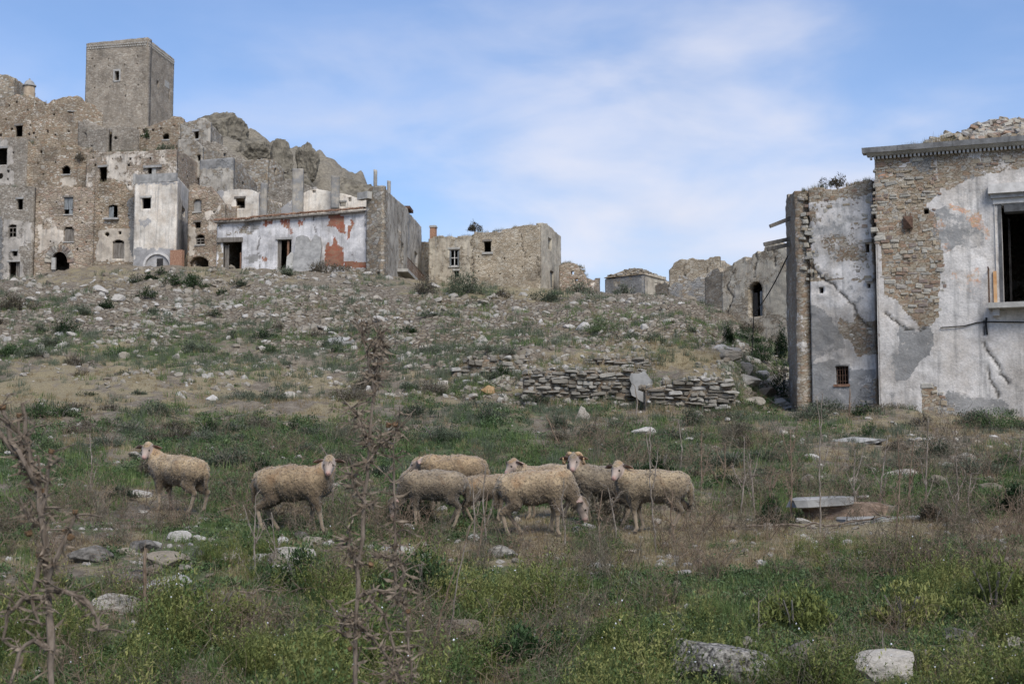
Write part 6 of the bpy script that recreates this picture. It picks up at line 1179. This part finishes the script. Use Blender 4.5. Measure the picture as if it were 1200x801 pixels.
def thistle(stems, label, seed, name='dead_thistle', mat='stalk', group=None, r0=.012, heads=(), leaves=60, leafL=.09, twigs=10, twigL=.25, cat='thistle', hR=.018):
    """stems: lists of (px, py, Y) points; heads: (px, py, Y)"""
    r = random.Random(seed); st = MB(); lf = MB(); base = at(*stems[0][0]); base.z = Hs(base.x, base.y)
    root = empty(name, base, label, cat, group)
    for k, s_ in enumerate(stems):
        pts = [at(*q) for q in s_]
        if k == 0: pts = [base-Vector((0, 0, .05))]+[p for p in pts if p.z > base.z+.02]
        sm = []
        for i in range(len(pts)-1):
            nn = max(2, int((pts[i+1]-pts[i]).length/.06))
            for j in range(nn): t = j/nn; sm.append(pts[i].lerp(pts[i+1], t)+Vector((r.gauss(0, 1), r.gauss(0, 1), 0))*.0035)
        sm.append(pts[-1]); rr = r0*(1 if k == 0 else .62); m_ = MB(); m_.tube(sm, [rr*(1-.6*i/len(sm))*r.uniform(.78, 1.2) for i in range(len(sm))], 7)
        m_.obj('stem', M[mat], root)
        for i in range(int(leaves/len(stems))): dead_leaf(lf, sm[min(len(sm)-1, int(len(sm)*(.06+.94*r.random()**1.5)))], r, leafL*r.uniform(.4, 1.3), leafL*.2)
        for i in range(int(twigs/len(stems))):
            p = r.choice(sm[len(sm)//4:] or sm); c_ = curl(p, (r.gauss(0, 1), r.gauss(0, .6), r.uniform(.2, 1.4)), twigL*r.uniform(.3, 1), r, 5, .8); st.tube(c_, [rr*.35*(1-.6*i/6) for i in range(6)], 4)
            for q_ in c_[2:]:
                if r.random() < .5: dead_leaf(lf, q_, r, leafL*.6, leafL*.15)
    if st.n: st.obj('twigs', M[mat], root, kind='stuff')
    if lf.n: lf.obj('dry_leaves', M['deadleaf'], root, kind='stuff')
    for h_ in heads:
        m_ = MB(); head(m_, at(*h_), (r.gauss(0, .3), r.gauss(0, .3), 1), hR*r.uniform(.8, 1.2), r); m_.obj('seed_head', M['head'], root, True)
    return root
Y1 = 5.2
thistle([[(60, 830, Y1), (60, 760, Y1), (56, 690, Y1+.05), (50, 620, Y1), (45, 570, Y1), (30, 545, Y1-.05), (14, 515, Y1), (3, 480, Y1)], [(46, 575, Y1), (30, 540, Y1), (24, 520, Y1), (22, 490, Y1)], [(44, 565, Y1), (36, 545, Y1), (32, 510, Y1), (26, 472, Y1)], [(32, 545, Y1), (12, 525, Y1), (-4, 500, Y1), (-12, 470, Y1)], [(50, 600, Y1), (56, 560, Y1), (60, 532, Y1)], [(56, 680, Y1), (72, 640, Y1), (88, 604, Y1)], [(55, 690, Y1), (74, 692, Y1), (96, 700, Y1), (112, 718, Y1), (116, 738, Y1)], [(58, 760, Y1), (40, 750, Y1), (22, 762, Y1), (12, 800, Y1), (6, 830, Y1)], [(52, 700, Y1), (28, 700, Y1), (10, 720, Y1), (3, 750, Y1)], [(50, 640, Y1), (44, 660, Y1), (38, 700, Y1), (46, 730, Y1)], [(45, 615, Y1), (34, 605, Y1), (30, 603, Y1)]],
 'tall dead thistle with rusty seed heads at the far left of the foreground', 1, r0=.019, heads=[(60, 529, Y1), (22, 487, Y1), (3, 478, Y1), (36, 572, Y1), (52, 575, Y1), (88, 600, Y1), (76, 623, Y1), (82, 630, Y1), (34, 625, Y1), (46, 652, Y1), (-10, 468, Y1)], leaves=480, leafL=.075, twigs=60, twigL=.12, group='tall dead thistles in the foreground', hR=.012)
Y2 = 6.6
thistle([[(416, 830, Y2), (417, 760, Y2), (419, 700, Y2), (424, 630, Y2), (430, 560, Y2), (436, 500, Y2), (441, 440, Y2), (440, 410, Y2), (452, 384, Y2)], [(440, 460, Y2), (432, 430, Y2), (427, 400, Y2), (424, 378, Y2)], [(441, 440, Y2), (446, 415, Y2), (447, 390, Y2)], [(432, 540, Y2), (446, 520, Y2), (458, 512, Y2), (470, 498, Y2)], [(428, 590, Y2), (414, 570, Y2), (412, 545, Y2)], [(434, 520, Y2), (424, 498, Y2), (412, 478, Y2)],
  [(462, 700, Y2+.2), (463, 640, Y2+.2), (463, 580, Y2+.2), (461, 520, Y2+.2)], [(420, 660, Y2), (408, 640, Y2), (410, 622, Y2)], [(418, 700, Y2), (440, 690, Y2), (462, 695, Y2), (478, 720, Y2), (482, 790, Y2), (484, 830, Y2)], [(470, 705, Y2), (474, 670, Y2), (465, 652, Y2), (448, 652, Y2)], [(417, 730, Y2), (436, 745, Y2), (455, 770, Y2), (470, 810, Y2)], [(430, 700, Y2), (450, 720, Y2), (462, 760, Y2), (458, 810, Y2)], [(419, 730, Y2), (404, 722, Y2), (400, 742, Y2)]],
 'tallest dead thistle rising in front of the sheep with a tangled base', 2, r0=.0135, heads=[(434, 662, Y2), (478, 716, Y2), (410, 760, Y2), (464, 498, Y2), (455, 498, Y2)], leaves=1000, leafL=.09, twigs=130, twigL=.2, group='tall dead thistles in the foreground', hR=.013)
thistle([[(169, 752, 11.2), (169, 700, 11.2), (171, 642, 11.2)]], 'short thin broken brown post stuck in the grass at lower left', 3, name='broken_post', mat='stalk2', r0=.022, leaves=0, twigs=0, cat='post')
G_S = 'dead stalks standing in the pasture'
STK = [(822, 590, 822, 506, 20), (867, 608, 872, 512, 18), (885, 606, 878, 530, 18), (927, 612, 926, 503, 17.6), (962, 622, 964, 461, 16), (1004, 614, 1002, 527, 17.6), (1049, 634, 1052, 505, 15.4), (1084, 608, 1088, 490, 18), (1118, 620, 1120, 534, 16.5), (1065, 605, 1070, 520, 18), (1195, 560, 1197, 518, 22), (1137, 616, 1138, 555, 17), (845, 590, 850, 520, 20), (797, 560, 795, 492, 24), (1030, 606, 1040, 512, 18.5), (905, 604, 906, 548, 19),
 (299, 668, 300, 580, 13.4), (322, 660, 318, 600, 13.6), (502, 771, 553, 612, 10.3), (526, 760, 550, 615, 10.4), (662, 622, 661, 560, 15.2), (704, 640, 706, 574, 14.8), (722, 620, 712, 570, 15.5), (768, 632, 762, 500, 14.6), (790, 630, 788, 575, 15), (570, 630, 569, 545, 15.2), (556, 632, 553, 560, 15.2), (560, 650, 572, 575, 14.2), (888, 760, 889, 705, 10.6), (1036, 790, 1034, 738, 9.9), (655, 520, 640, 486, 28), (105, 590, 105, 508, 19), (745, 490, 744, 452, 38), (995, 485, 996, 455, 40), (390, 560, 376, 520, 18)]
for i, (x0, y0, x1, y1, Y) in enumerate(STK):
    mx = (x0+x1)/2+rnd.uniform(-4, 4); stems = [[(x0, y0, Y), (mx, (y0+y1)/2, Y), (x1, y1, Y)]]
    for k in range(rnd.choice((1, 2, 3)) if Y > 13 and Y < 24 else 0):
        t = rnd.uniform(.15, .7); sx_, sy_ = x0+(x1-x0)*t, y0+(y1-y0)*t; dx = rnd.choice((-1, 1))*rnd.uniform(5, 13); h_ = (y0-y1)*rnd.uniform(.2, .42); stems.append([(sx_, sy_, Y), (sx_+dx*.6, sy_-h_*.5, Y), (sx_+dx, sy_-h_, Y)])
    reg = 'lower foreground' if y0 > 700 else ('right side among the stones' if x0 > 790 else ('front of the sheep group' if x0 > 480 and y0 > 540 else 'left side pasture'))
    wd = 'tall' if (y0-y1) > 100 else ('middling' if (y0-y1) > 70 else 'short')
    s = Y/FPX
    thistle(stems, find_label(x0, (y0+y1)/2, ['%s dry stalk' % wd, '%s bare dead stalk' % wd]), 700+i, name='dead_stalk', mat='palestalk' if i % 3 else 'stalk2', group='dead stalks standing in the pasture', r0=1.2*s, leaves=110 if 13 < Y < 24 else 10, leafL=5*s, twigs=14 if 13 < Y < 24 else 2, twigL=14*s, cat='plant')
# fallen twigs and branches
for (q, lab, rr) in (([(845, 622), (900, 618), (980, 614), (1060, 606)], 'long fallen grey branch lying behind the right stalks', .02), ([(280, 702), (330, 700), (372, 701)], 'fallen grey twig among weeds at lower left', .012), ([(556, 722), (580, 770), (606, 812)], 'pale straw coloured stem lying at bottom centre', .006), ([(385, 575), (400, 592), (420, 606)], 'bare twigs lying right of the second sheep', .012), ([(255, 604), (300, 590), (340, 598)], 'dry brush lying between the first two sheep', .012)):
    g_ = ground(*zip(*q)); mb = MB(); pts = []
    for a, b in zip(g_[:-1], g_[1:]):
        for k in range(6): p = Vector(a).lerp(Vector(b), k/6); p.z = Hs(p.x, p.y)+.03+rnd.uniform(0, .05); pts.append(p)
    p = Vector(g_[-1]); p.z += .06; pts.append(p); mb.tube(pts, [rr*(1-.5*i/len(pts)) for i in range(len(pts))], 5)
    for k in range(10):
        c_ = curl(rnd.choice(pts), (rnd.gauss(0, 1), rnd.gauss(0, .5), rnd.uniform(0, .8)), .25, rnd, 5, .8); mb.tube(c_, [rr*.4*(1-.15*i) for i in range(6)], 4)
    mb.obj('fallen_branch', M['stalk'], None, label=lab, category='branch')
# ------------------------------------------------------------ sheep
def nets(f, lo, hi, h):
    ax = [np.arange(lo[i], hi[i]+h, h) for i in range(3)]; g = np.meshgrid(*ax, indexing='ij'); D = f(*g); S = D < 0; sh = np.array(D.shape)-1
    acc = np.zeros(tuple(sh)+(3,)); cnt = np.zeros(tuple(sh))
    cor = [(0, 0, 0), (1, 0, 0), (0, 1, 0), (1, 1, 0), (0, 0, 1), (1, 0, 1), (0, 1, 1), (1, 1, 1)]
    def sl(c, A): return A[c[0]:c[0]+sh[0], c[1]:c[1]+sh[1], c[2]:c[2]+sh[2]]
    for a, b in ((0, 1), (2, 3), (4, 5), (6, 7), (0, 2), (1, 3), (4, 6), (5, 7), (0, 4), (1, 5), (2, 6), (3, 7)):
        ca, cb = cor[a], cor[b]; A, B = sl(ca, D), sl(cb, D); m = (A < 0) != (B < 0); t = np.where(m, A/np.where(m, A-B, 1), 0)
        for k in range(3): acc[..., k] += np.where(m, ca[k]+(cb[k]-ca[k])*t, 0)
        cnt += m
    act = cnt > 0; ids = np.full(tuple(sh), -1); ids[act] = np.arange(act.sum()); ii = np.argwhere(act)
    V = np.array(lo)+h*(ii+acc[act]/cnt[act][:, None]); F = []
    for k in range(3):
        a, b = (k+1) % 3, (k+2) % 3; n = S.shape; s0 = [slice(0, None)]*3; s1 = [slice(0, None)]*3; s0[k] = slice(0, n[k]-1); s1[k] = slice(1, None)
        s0[a] = s1[a] = slice(1, n[a]-1); s0[b] = s1[b] = slice(1, n[b]-1); e0, e1 = S[tuple(s0)], S[tuple(s1)]
        for flip, m in ((False, e0 & ~e1), (True, ~e0 & e1)):
            p = np.argwhere(m); off = np.zeros(3, int); off[a] = off[b] = 1; p = p+off
            da = np.zeros(3, int); da[a] = 1; db = np.zeros(3, int); db[b] = 1
            q = [ids[tuple(x.T)] for x in (p-da-db, p-db, p, p-da)]; q = np.stack(q if not flip else q[::-1], 1); F.append(q)
    F = np.concatenate(F); return V, F[(F >= 0).all(1)]
def cone(X, Y, Z, a, b, ra, rb, sq=None):
    a = np.array(a, float); b = np.array(b, float); d = b-a; l2 = float(d @ d) or 1e-9
    t = np.clip(((X-a[0])*d[0]+(Y-a[1])*d[1]+(Z-a[2])*d[2])/l2, 0, 1); return np.sqrt((X-a[0]-t*d[0])**2+(Y-a[1]-t*d[1])**2+(Z-a[2]-t*d[2])**2)-(ra+(rb-ra)*t)
def smin(a, b, k): h = np.clip(.5+.5*(b-a)/k, 0, 1); return b+(a-b)*h-k*h*(1-h)
m, nt, b = newmat('sheep_coat'); Pp = nd(nt, 'ShaderNodeTexCoord').outputs['Object']; w_ = nd(nt, 'ShaderNodeSeparateColor', {0: attr(nt, 'coat').outputs['Color']})
rr_ = nd(nt, 'ShaderNodeObjectInfo').outputs['Color']
nf = noise(nt, vscale(nt, Pp, (1, 1, .7)), 42, 4, .6); nm = noise(nt, Pp, 6, 5, .65); nl = noise(nt, Pp, 3, 3)
wool = mixc(nt, sstep(nt, nm, .35, .65), (.37, .295, .20), (.19, .15, .105)); wool = mixc(nt, math_(nt, 'MULTIPLY', sstep(nt, nf, .48, .68), .6), wool, (.085, .07, .05)); wool = mixc(nt, math_(nt, 'MULTIPLY', sstep(nt, nl, .5, .68), .5), wool, (.36, .235, .13))  # dark flecks put the shade of wool crevices into the colour
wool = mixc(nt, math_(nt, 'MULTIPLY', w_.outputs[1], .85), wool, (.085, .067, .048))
wool = mixc(nt, 1.0, wool, rr_, 'MULTIPLY')
skin = mixc(nt, sstep(nt, nm, .35, .65), (.36, .285, .235), (.23, .18, .145)); skin = mixc(nt, w_.outputs[2], skin, (.40, .20, .17)); legc = mixc(nt, nm, (.30, .235, .165), (.16, .125, .09))
skin = mixc(nt, attr(nt, 'coat').outputs['Alpha'], skin, legc)
setc(nt, b, mixc(nt, sstep(nt, w_.outputs[0], .3, .7), skin, wool)); b.inputs['Roughness'].default_value = .95; b.inputs['Sheen Weight'].default_value = .25
bump(nt, b, math_(nt, 'MULTIPLY', nf, math_(nt, 'ADD', w_.outputs[0], .1)), .02, 1.0); M['sheep'] = m
M['horn'] = simple('ram_horn', (.30, .19, .10), (.46, .33, .20), 30, .004, objco=True, rough=.6); M['ear'] = simple('sheep_ear', (.26, .16, .125), (.38, .28, .235), 14, .003, objco=True)
M['eye'] = simple('sheep_eye', (.01, .008, .006), (.03, .02, .01), 20, 0, rough=.2, spec=.5, objco=True); M['hoof'] = simple('sheep_hoof', (.04, .035, .03), (.10, .08, .06), 20, .003, objco=True)
M['wooltuft'] = simple('wool_locks', (.17, .13, .085), (.44, .345, .22), 13, .01, objco=True)
def sheep(px, py, Y, head_az, label, hd, hyaw, hpitch, scale=1.0, feet=None, tint=(1, 1, 1), seed=0, horns=False, drop=0, shorn=False):
    """hd: head centre in the body frame (x forward, y left, z up); hyaw, hpitch: where the face points, relative to the body"""
    g = at(px, py, Y); g.z = Hs(g.x, g.y); ca, sa = math.cos(head_az), math.sin(head_az)
    root = empty('sheep', g, label, 'sheep', 'flock of sheep grazing on the hillside'); root.rotation_euler = (0, 0, head_az); root.scale = (scale,)*3
    def gz(x, y): X, Yy = g.x+scale*(x*ca-y*sa), g.y+scale*(x*sa+y*ca); return (Hs(X, Yy)-g.z)/scale
    KX = .86; feet = [(x_*KX, y_) for x_, y_ in (feet or [(.30, .09), (.24, -.09), (-.34, .10), (-.40, -.10)])]; hd = (hd[0]*.9, hd[1], hd[2])
    hd = Vector(hd); F_ = Vector((math.cos(hyaw)*math.cos(hpitch), math.sin(hyaw)*math.cos(hpitch), math.sin(hpitch))); Lf = Vector((-math.sin(hyaw), math.cos(hyaw), 0)); Uf = F_.cross(Lf)*1; 
    if Uf.z < 0: Uf = -Uf
    def hp(f, l, u): return tuple(hd+F_*f+Lf*l+Uf*u)
    zr, zf = gz(-.33, 0), gz(.28, 0); P = []     # (a, b, ra, rb, k, part) part 0 wool 1 leg 2 head
    P += [((-.30, 0, .61+zr), (-.07, 0, .585+zr*.6), .165, .198, .05, 0), ((-.07, 0, .585+zr*.6), (.18, 0, .59+zf*.8), .198, .18, .08, 0), ((.18, 0, .59+zf*.8), (.30, 0, .63+zf), .18, .145, .08, 0)]
    P += [((-.36, .05, .60+zr), (-.36, -.05, .60+zr), .115, .115, .05, 0)]
    nb_ = Vector((.31, 0, .66+zf)); ne = Vector(hp(-.07, 0, -.02)); P += [(tuple(nb_), tuple(nb_.lerp(ne, .55)+Vector((.01, 0, .015))), .128, .088, .08, 0), (tuple(nb_.lerp(ne, .55)+Vector((.01, 0, .015))), tuple(ne), .088, .072, .05, 0), ((.32, 0, .54+zf), tuple(nb_.lerp(ne, .45)), .105, .08, .06, 0)]
    for k, (fx, fy) in enumerate(feet):
        fz = gz(fx, fy)+.012; sg = 1 if fy > 0 else -1
        if k < 2:
            hipx = .22; kn = (hipx*.45+fx*.55+.015, sg*.088, fz+.27); P += [((hipx, sg*.075, .50+zf), kn, .095, .036, .05, 0), (kn, (fx-.005, fy, fz+.06), .031, .021, .02, 1), ((fx-.005, fy, fz+.06), (fx+.02, fy, fz+.018), .023, .026, .015, 1)]
        else:
            hipx = -.30; ho = (min(hipx, fx)-.075, sg*.092, fz+.275); st = (hipx+.04, sg*.095, .41+zr); P += [((hipx, sg*.075, .53+zr), st, .125, .08, .05, 0), (st, ho, .076, .036, .035, 0), (ho, (fx-.015, fy, fz+.065), .030, .0215, .02, 1), ((fx-.015, fy, fz+.065), (fx+.015, fy, fz+.018), .023, .026, .015, 1)]
    tz = .62+zr; P += [((-.44, 0, tz+.06), (-.50, .0, tz-.08), .042, .036, .04, 0), ((-.50, 0, tz-.08), (-.495, .01, tz-.26), .036, .024, .02, 0)]
    P += [(hp(-.055, 0, .02), hp(.02, 0, .015), .074, .068, .03, 2), (hp(.02, 0, .012), hp(.145, 0, -.035), .056, .034, .03, 2), (hp(.0, 0, -.03), hp(.135, 0, -.055), .045, .026, .025, 2), (hp(-.05, 0, .055), hp(.015, 0, .055), .056, .046, .025, 0)]
    allp = np.array([p[i] for p in P for i in (0, 1)]); rm_ = .25; lo = allp.min(0)-np.array([.22, .26, .05]); hi = allp.max(0)+np.array([.16, .26, .16]); hi[2] = max(hi[2], .86)
    def f(X, Y_, Z):
        D = None
        for p in P:
            sc_ = 1.0; q = cone(X, Y_*(1.0), Z, *p[:4]); D = q if D is None else smin(D, q, p[4])
        return D
    V, Fq = nets(f, lo, hi, .0155)
    dw = np.full(len(V), 9.0); dl = dw.copy(); dh = dw.copy(); x, y, z = V.T
    for p in P:
        q = cone(x, y, z, *p[:4]); t = (dw, dl, dh)[p[5]]; np.minimum(t, q, out=t)
    wl_ = np.clip(.5+(np.minimum(dl, dh)-dw)/.03, 0, 1); leg = (dl < dh).astype(float)
    me = raw_mesh('b', V, Fq, M['sheep']); nn = np.empty(len(V)*3); me.vertices.foreach_get('normal', nn); nn = nn.reshape(-1, 3)
    lock = np.abs(fbm3(x*17+seed, y*17, z*13, 2, seed))*.018+fbm3(x*34, y*34, z*26, 2, seed+3)*.007+fbm3(x*5, y*5, z*5, 2, seed+6)*.012; V = V+nn*(lock*wl_)[:, None]
    V[:, 2] = V[:, 2]
    belly_tone = np.clip((.66-(z-np.interp(x, [-.34, .26], [zr, zf])))/.22+.3*fbm3(x*4, y*4, z*4, 2, seed+9), 0, 1)*wl_; belly_tone = np.maximum(belly_tone, np.clip((x-.20)/.2, 0, 1)*np.clip((.74-z)/.22, 0, 1))  # coat tone darkens towards the belly and chest
    mz = Vector(hp(.17, 0, -.05)); nose = np.clip(1.3-np.sqrt((x-mz.x)**2+(y-mz.y)**2+(z-mz.z)**2)/.05, 0, 1); coat = np.stack([wl_, np.clip(belly_tone*1.15, 0, 1), nose*.8, leg], 1)
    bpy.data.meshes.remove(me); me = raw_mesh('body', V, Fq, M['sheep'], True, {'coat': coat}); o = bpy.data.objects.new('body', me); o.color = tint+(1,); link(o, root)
    def part(name, V_, F__, mat, smooth=True, parent=None):
        o_ = bpy.data.objects.new(name, raw_mesh(name, V_, F__, M[mat], smooth)); link(o_, parent or root); return o_
    # woolly locks standing proud of the fleece so that its outline is soft
    r = random.Random(seed); lk = MB(); cand = np.where(wl_ > .95)[0]; cand = cand[np.random.default_rng(seed).permutation(len(cand))[:1500]]
    for i in cand:
        p = Vector(V[i]); n_ = Vector(nn[i]); d = (n_*.6+Vector((r.gauss(0, .5), r.gauss(0, .5), r.gauss(-.45, .5)))).normalized(); s_ = n_.cross(d); s_ = s_.normalized()*.0055 if s_.length > .01 else Vector((.006, 0, 0)); L = r.uniform(.014, .03)
        lk.add([p-s_, p+s_, p+d*L*.7+s_*.8+n_*.004, p+d*L], [(0, 1, 2, 3)])
    o_ = bpy.data.objects.new('wool_locks', raw_mesh('wool_locks', lk.V, lk.F, M['sheep'], False, {'coat': np.repeat(coat[cand], 4, 0)})); o_.color = tint+(1,); o_['kind'] = 'stuff'; link(o_, root)
    for sg in (1, -1):
        # ear: a cupped leaf
        b0 = Vector(hp(-.045, sg*.062, .045)); d = (Lf*sg*1.0+Uf*-.12-F_*.12).normalized(); up = (Uf*.8+F_*.5).normalized(); V_ = []; n_ = 6
        for i in range(n_+1):
            t = i/n_; w = .043*math.sin(math.pi*min(1, .12+t*.88))**.8+.002; c_ = b0+d*.14*t-Uf*.02*t*t; V_ += [c_+up*w, c_-F_*-.012+F_*.0-F_*.02*math.sin(math.pi*t), c_-up*w, c_-F_*.03*math.sin(math.pi*t)-F_*.004]
        F__ = []
        for i in range(n_):
            for j in range(4): F__.append((i*4+j, i*4+(j+1) % 4, (i+1)*4+(j+1) % 4, (i+1)*4+j))
        part('ear', V_, F__, 'ear')
        e = Vector(hp(.056, sg*.044, .026)); m_ = MB(); V_ = []; F__ = []
        for i in range(5):
            ph = math.pi*i/4
            for j in range(8): V_.append(e+Vector((math.sin(ph)*math.cos(j*.785), math.sin(ph)*math.sin(j*.785), math.cos(ph)))*.021)
        part('eye', V_, [(i*8+j, i*8+(j+1) % 8, (i+1)*8+(j+1) % 8, (i+1)*8+j) for i in range(4) for j in range(8)], 'eye')
        nv = Vector(hp(.174, sg*.013, -.030)); q_ = .006
        part('nostril', [nv+Lf*q_*sg*1.6, nv+Uf*q_, nv-Lf*q_*sg*.6, nv-Uf*q_*.7, nv+F_*q_], [(0, 1, 4), (1, 2, 4), (2, 3, 4), (3, 0, 4)], 'eye', False)
        if horns:
            m_ = MB(); pts = []; rad = []
            for i in range(26):
                t = i/25; a = math.radians(75+t*330); rr2 = .074*(1-.30*t); pts.append(Vector(hp(-.055+rr2*math.cos(a)*.9, sg*(.038+.085*math.sin(min(1, t*1.15)*math.pi*.62)+.02*t), .015+rr2*math.sin(a)))); rad.append(.031*(1-.72*t)*(1+.07*(i % 2)))
            m_.tube(pts, rad, 9); part('horn', m_.V, m_.F, 'horn')
    for fx, fy in feet:
        z0 = gz(fx, fy); m_ = MB(); 
        for sg in (1, -1):
            c_ = (fx+.018, fy+sg*.0135, z0); m_.hexa([(c_[0]-.028, c_[1]-.013, z0-.012), (c_[0]+.034, c_[1]-.010, z0-.012), (c_[0]+.034, c_[1]+.010, z0-.012), (c_[0]-.028, c_[1]+.013, z0-.012), (c_[0]-.026, c_[1]-.012, z0+.032), (c_[0]+.014, c_[1]-.010, z0+.034), (c_[0]+.014, c_[1]+.010, z0+.034), (c_[0]-.026, c_[1]+.012, z0+.032)])
        part('hoof', m_.V, m_.F, 'hoof', False)
    return root
PI = math.pi
sheep(207, 592, 17.6, R(155), 'beige sheep standing alone at the left, looking back at the camera', (.50, .10, .85), R(108), R(-24), .88, [(.27, .09), (.20, -.09), (-.34, .10), (-.44, -.10)], (1.1, 1.02, .9), 11)
sheep(345, 618, 16.0, R(-4), 'woolly sheep striding right beside the first one, face toward the camera', (.47, -.07, .80), R(-84), R(-24), .93, [(.20, .09), (.42, -.09), (-.28, .10), (-.42, -.10)], (.9, .82, .72), 12)
sheep(506, 604, 16.4, R(184), 'greyish brown sheep grazing with its head down at the left of the group', (.56, .0, .30), R(4), R(-58), .82, [(.26, .09), (.20, -.09), (-.36, .10), (-.30, -.10)], (.80, .78, .76), 13)
sheep(530, 594, 18.0, R(176), 'sheep standing behind the grazing grey one, head raised to the left', (.56, .0, .64), R(-2), R(-18), .88, None, (1.0, .9, .78), 14)
sheep(571, 602, 16.8, R(6), 'small sheep facing right whose head touches the big grazing one', (.42, .06, .70), R(60), R(-15), .70, [(.27, .09), (.20, -.09), (-.40, .10), (-.30, -.10)], (.95, .9, .84), 15)
sheep(629, 610, 15.8, R(-3), 'large creamy sheep grazing to the right in the middle of the group', (.60, .0, .34), R(-6), R(-56), .90, [(.20, .09), (.30, -.09), (-.24, .10), (-.40, -.10)], (1.12, 1.05, .95), 16)
sheep(640, 602, 17.2, R(182), 'sheep mostly hidden behind the large creamy one, only its face showing', (.56, .02, .78), R(40), R(-24), .80, [(.30, .09), (.20, -.09), (-.30, .10), (-.22, -.10)], (1.0, .95, .9), 17)
sheep(705, 602, 16.7, R(190), 'grey ram with curled horns in the group, looking at the camera', (.44, .08, .84), R(70), R(-26), .88, [(.26, .09), (.16, -.09), (-.30, .10), (-.36, -.10)], (.72, .72, .72), 18, True)
sheep(764, 612, 15.9, R(170), 'rightmost sheep standing in profile with its face turned to the camera', (.47, .10, .78), R(72), R(-24), .87, [(.22, .09), (.14, -.09), (-.30, .10), (-.46, -.10)], (1.02, .98, .9), 19)
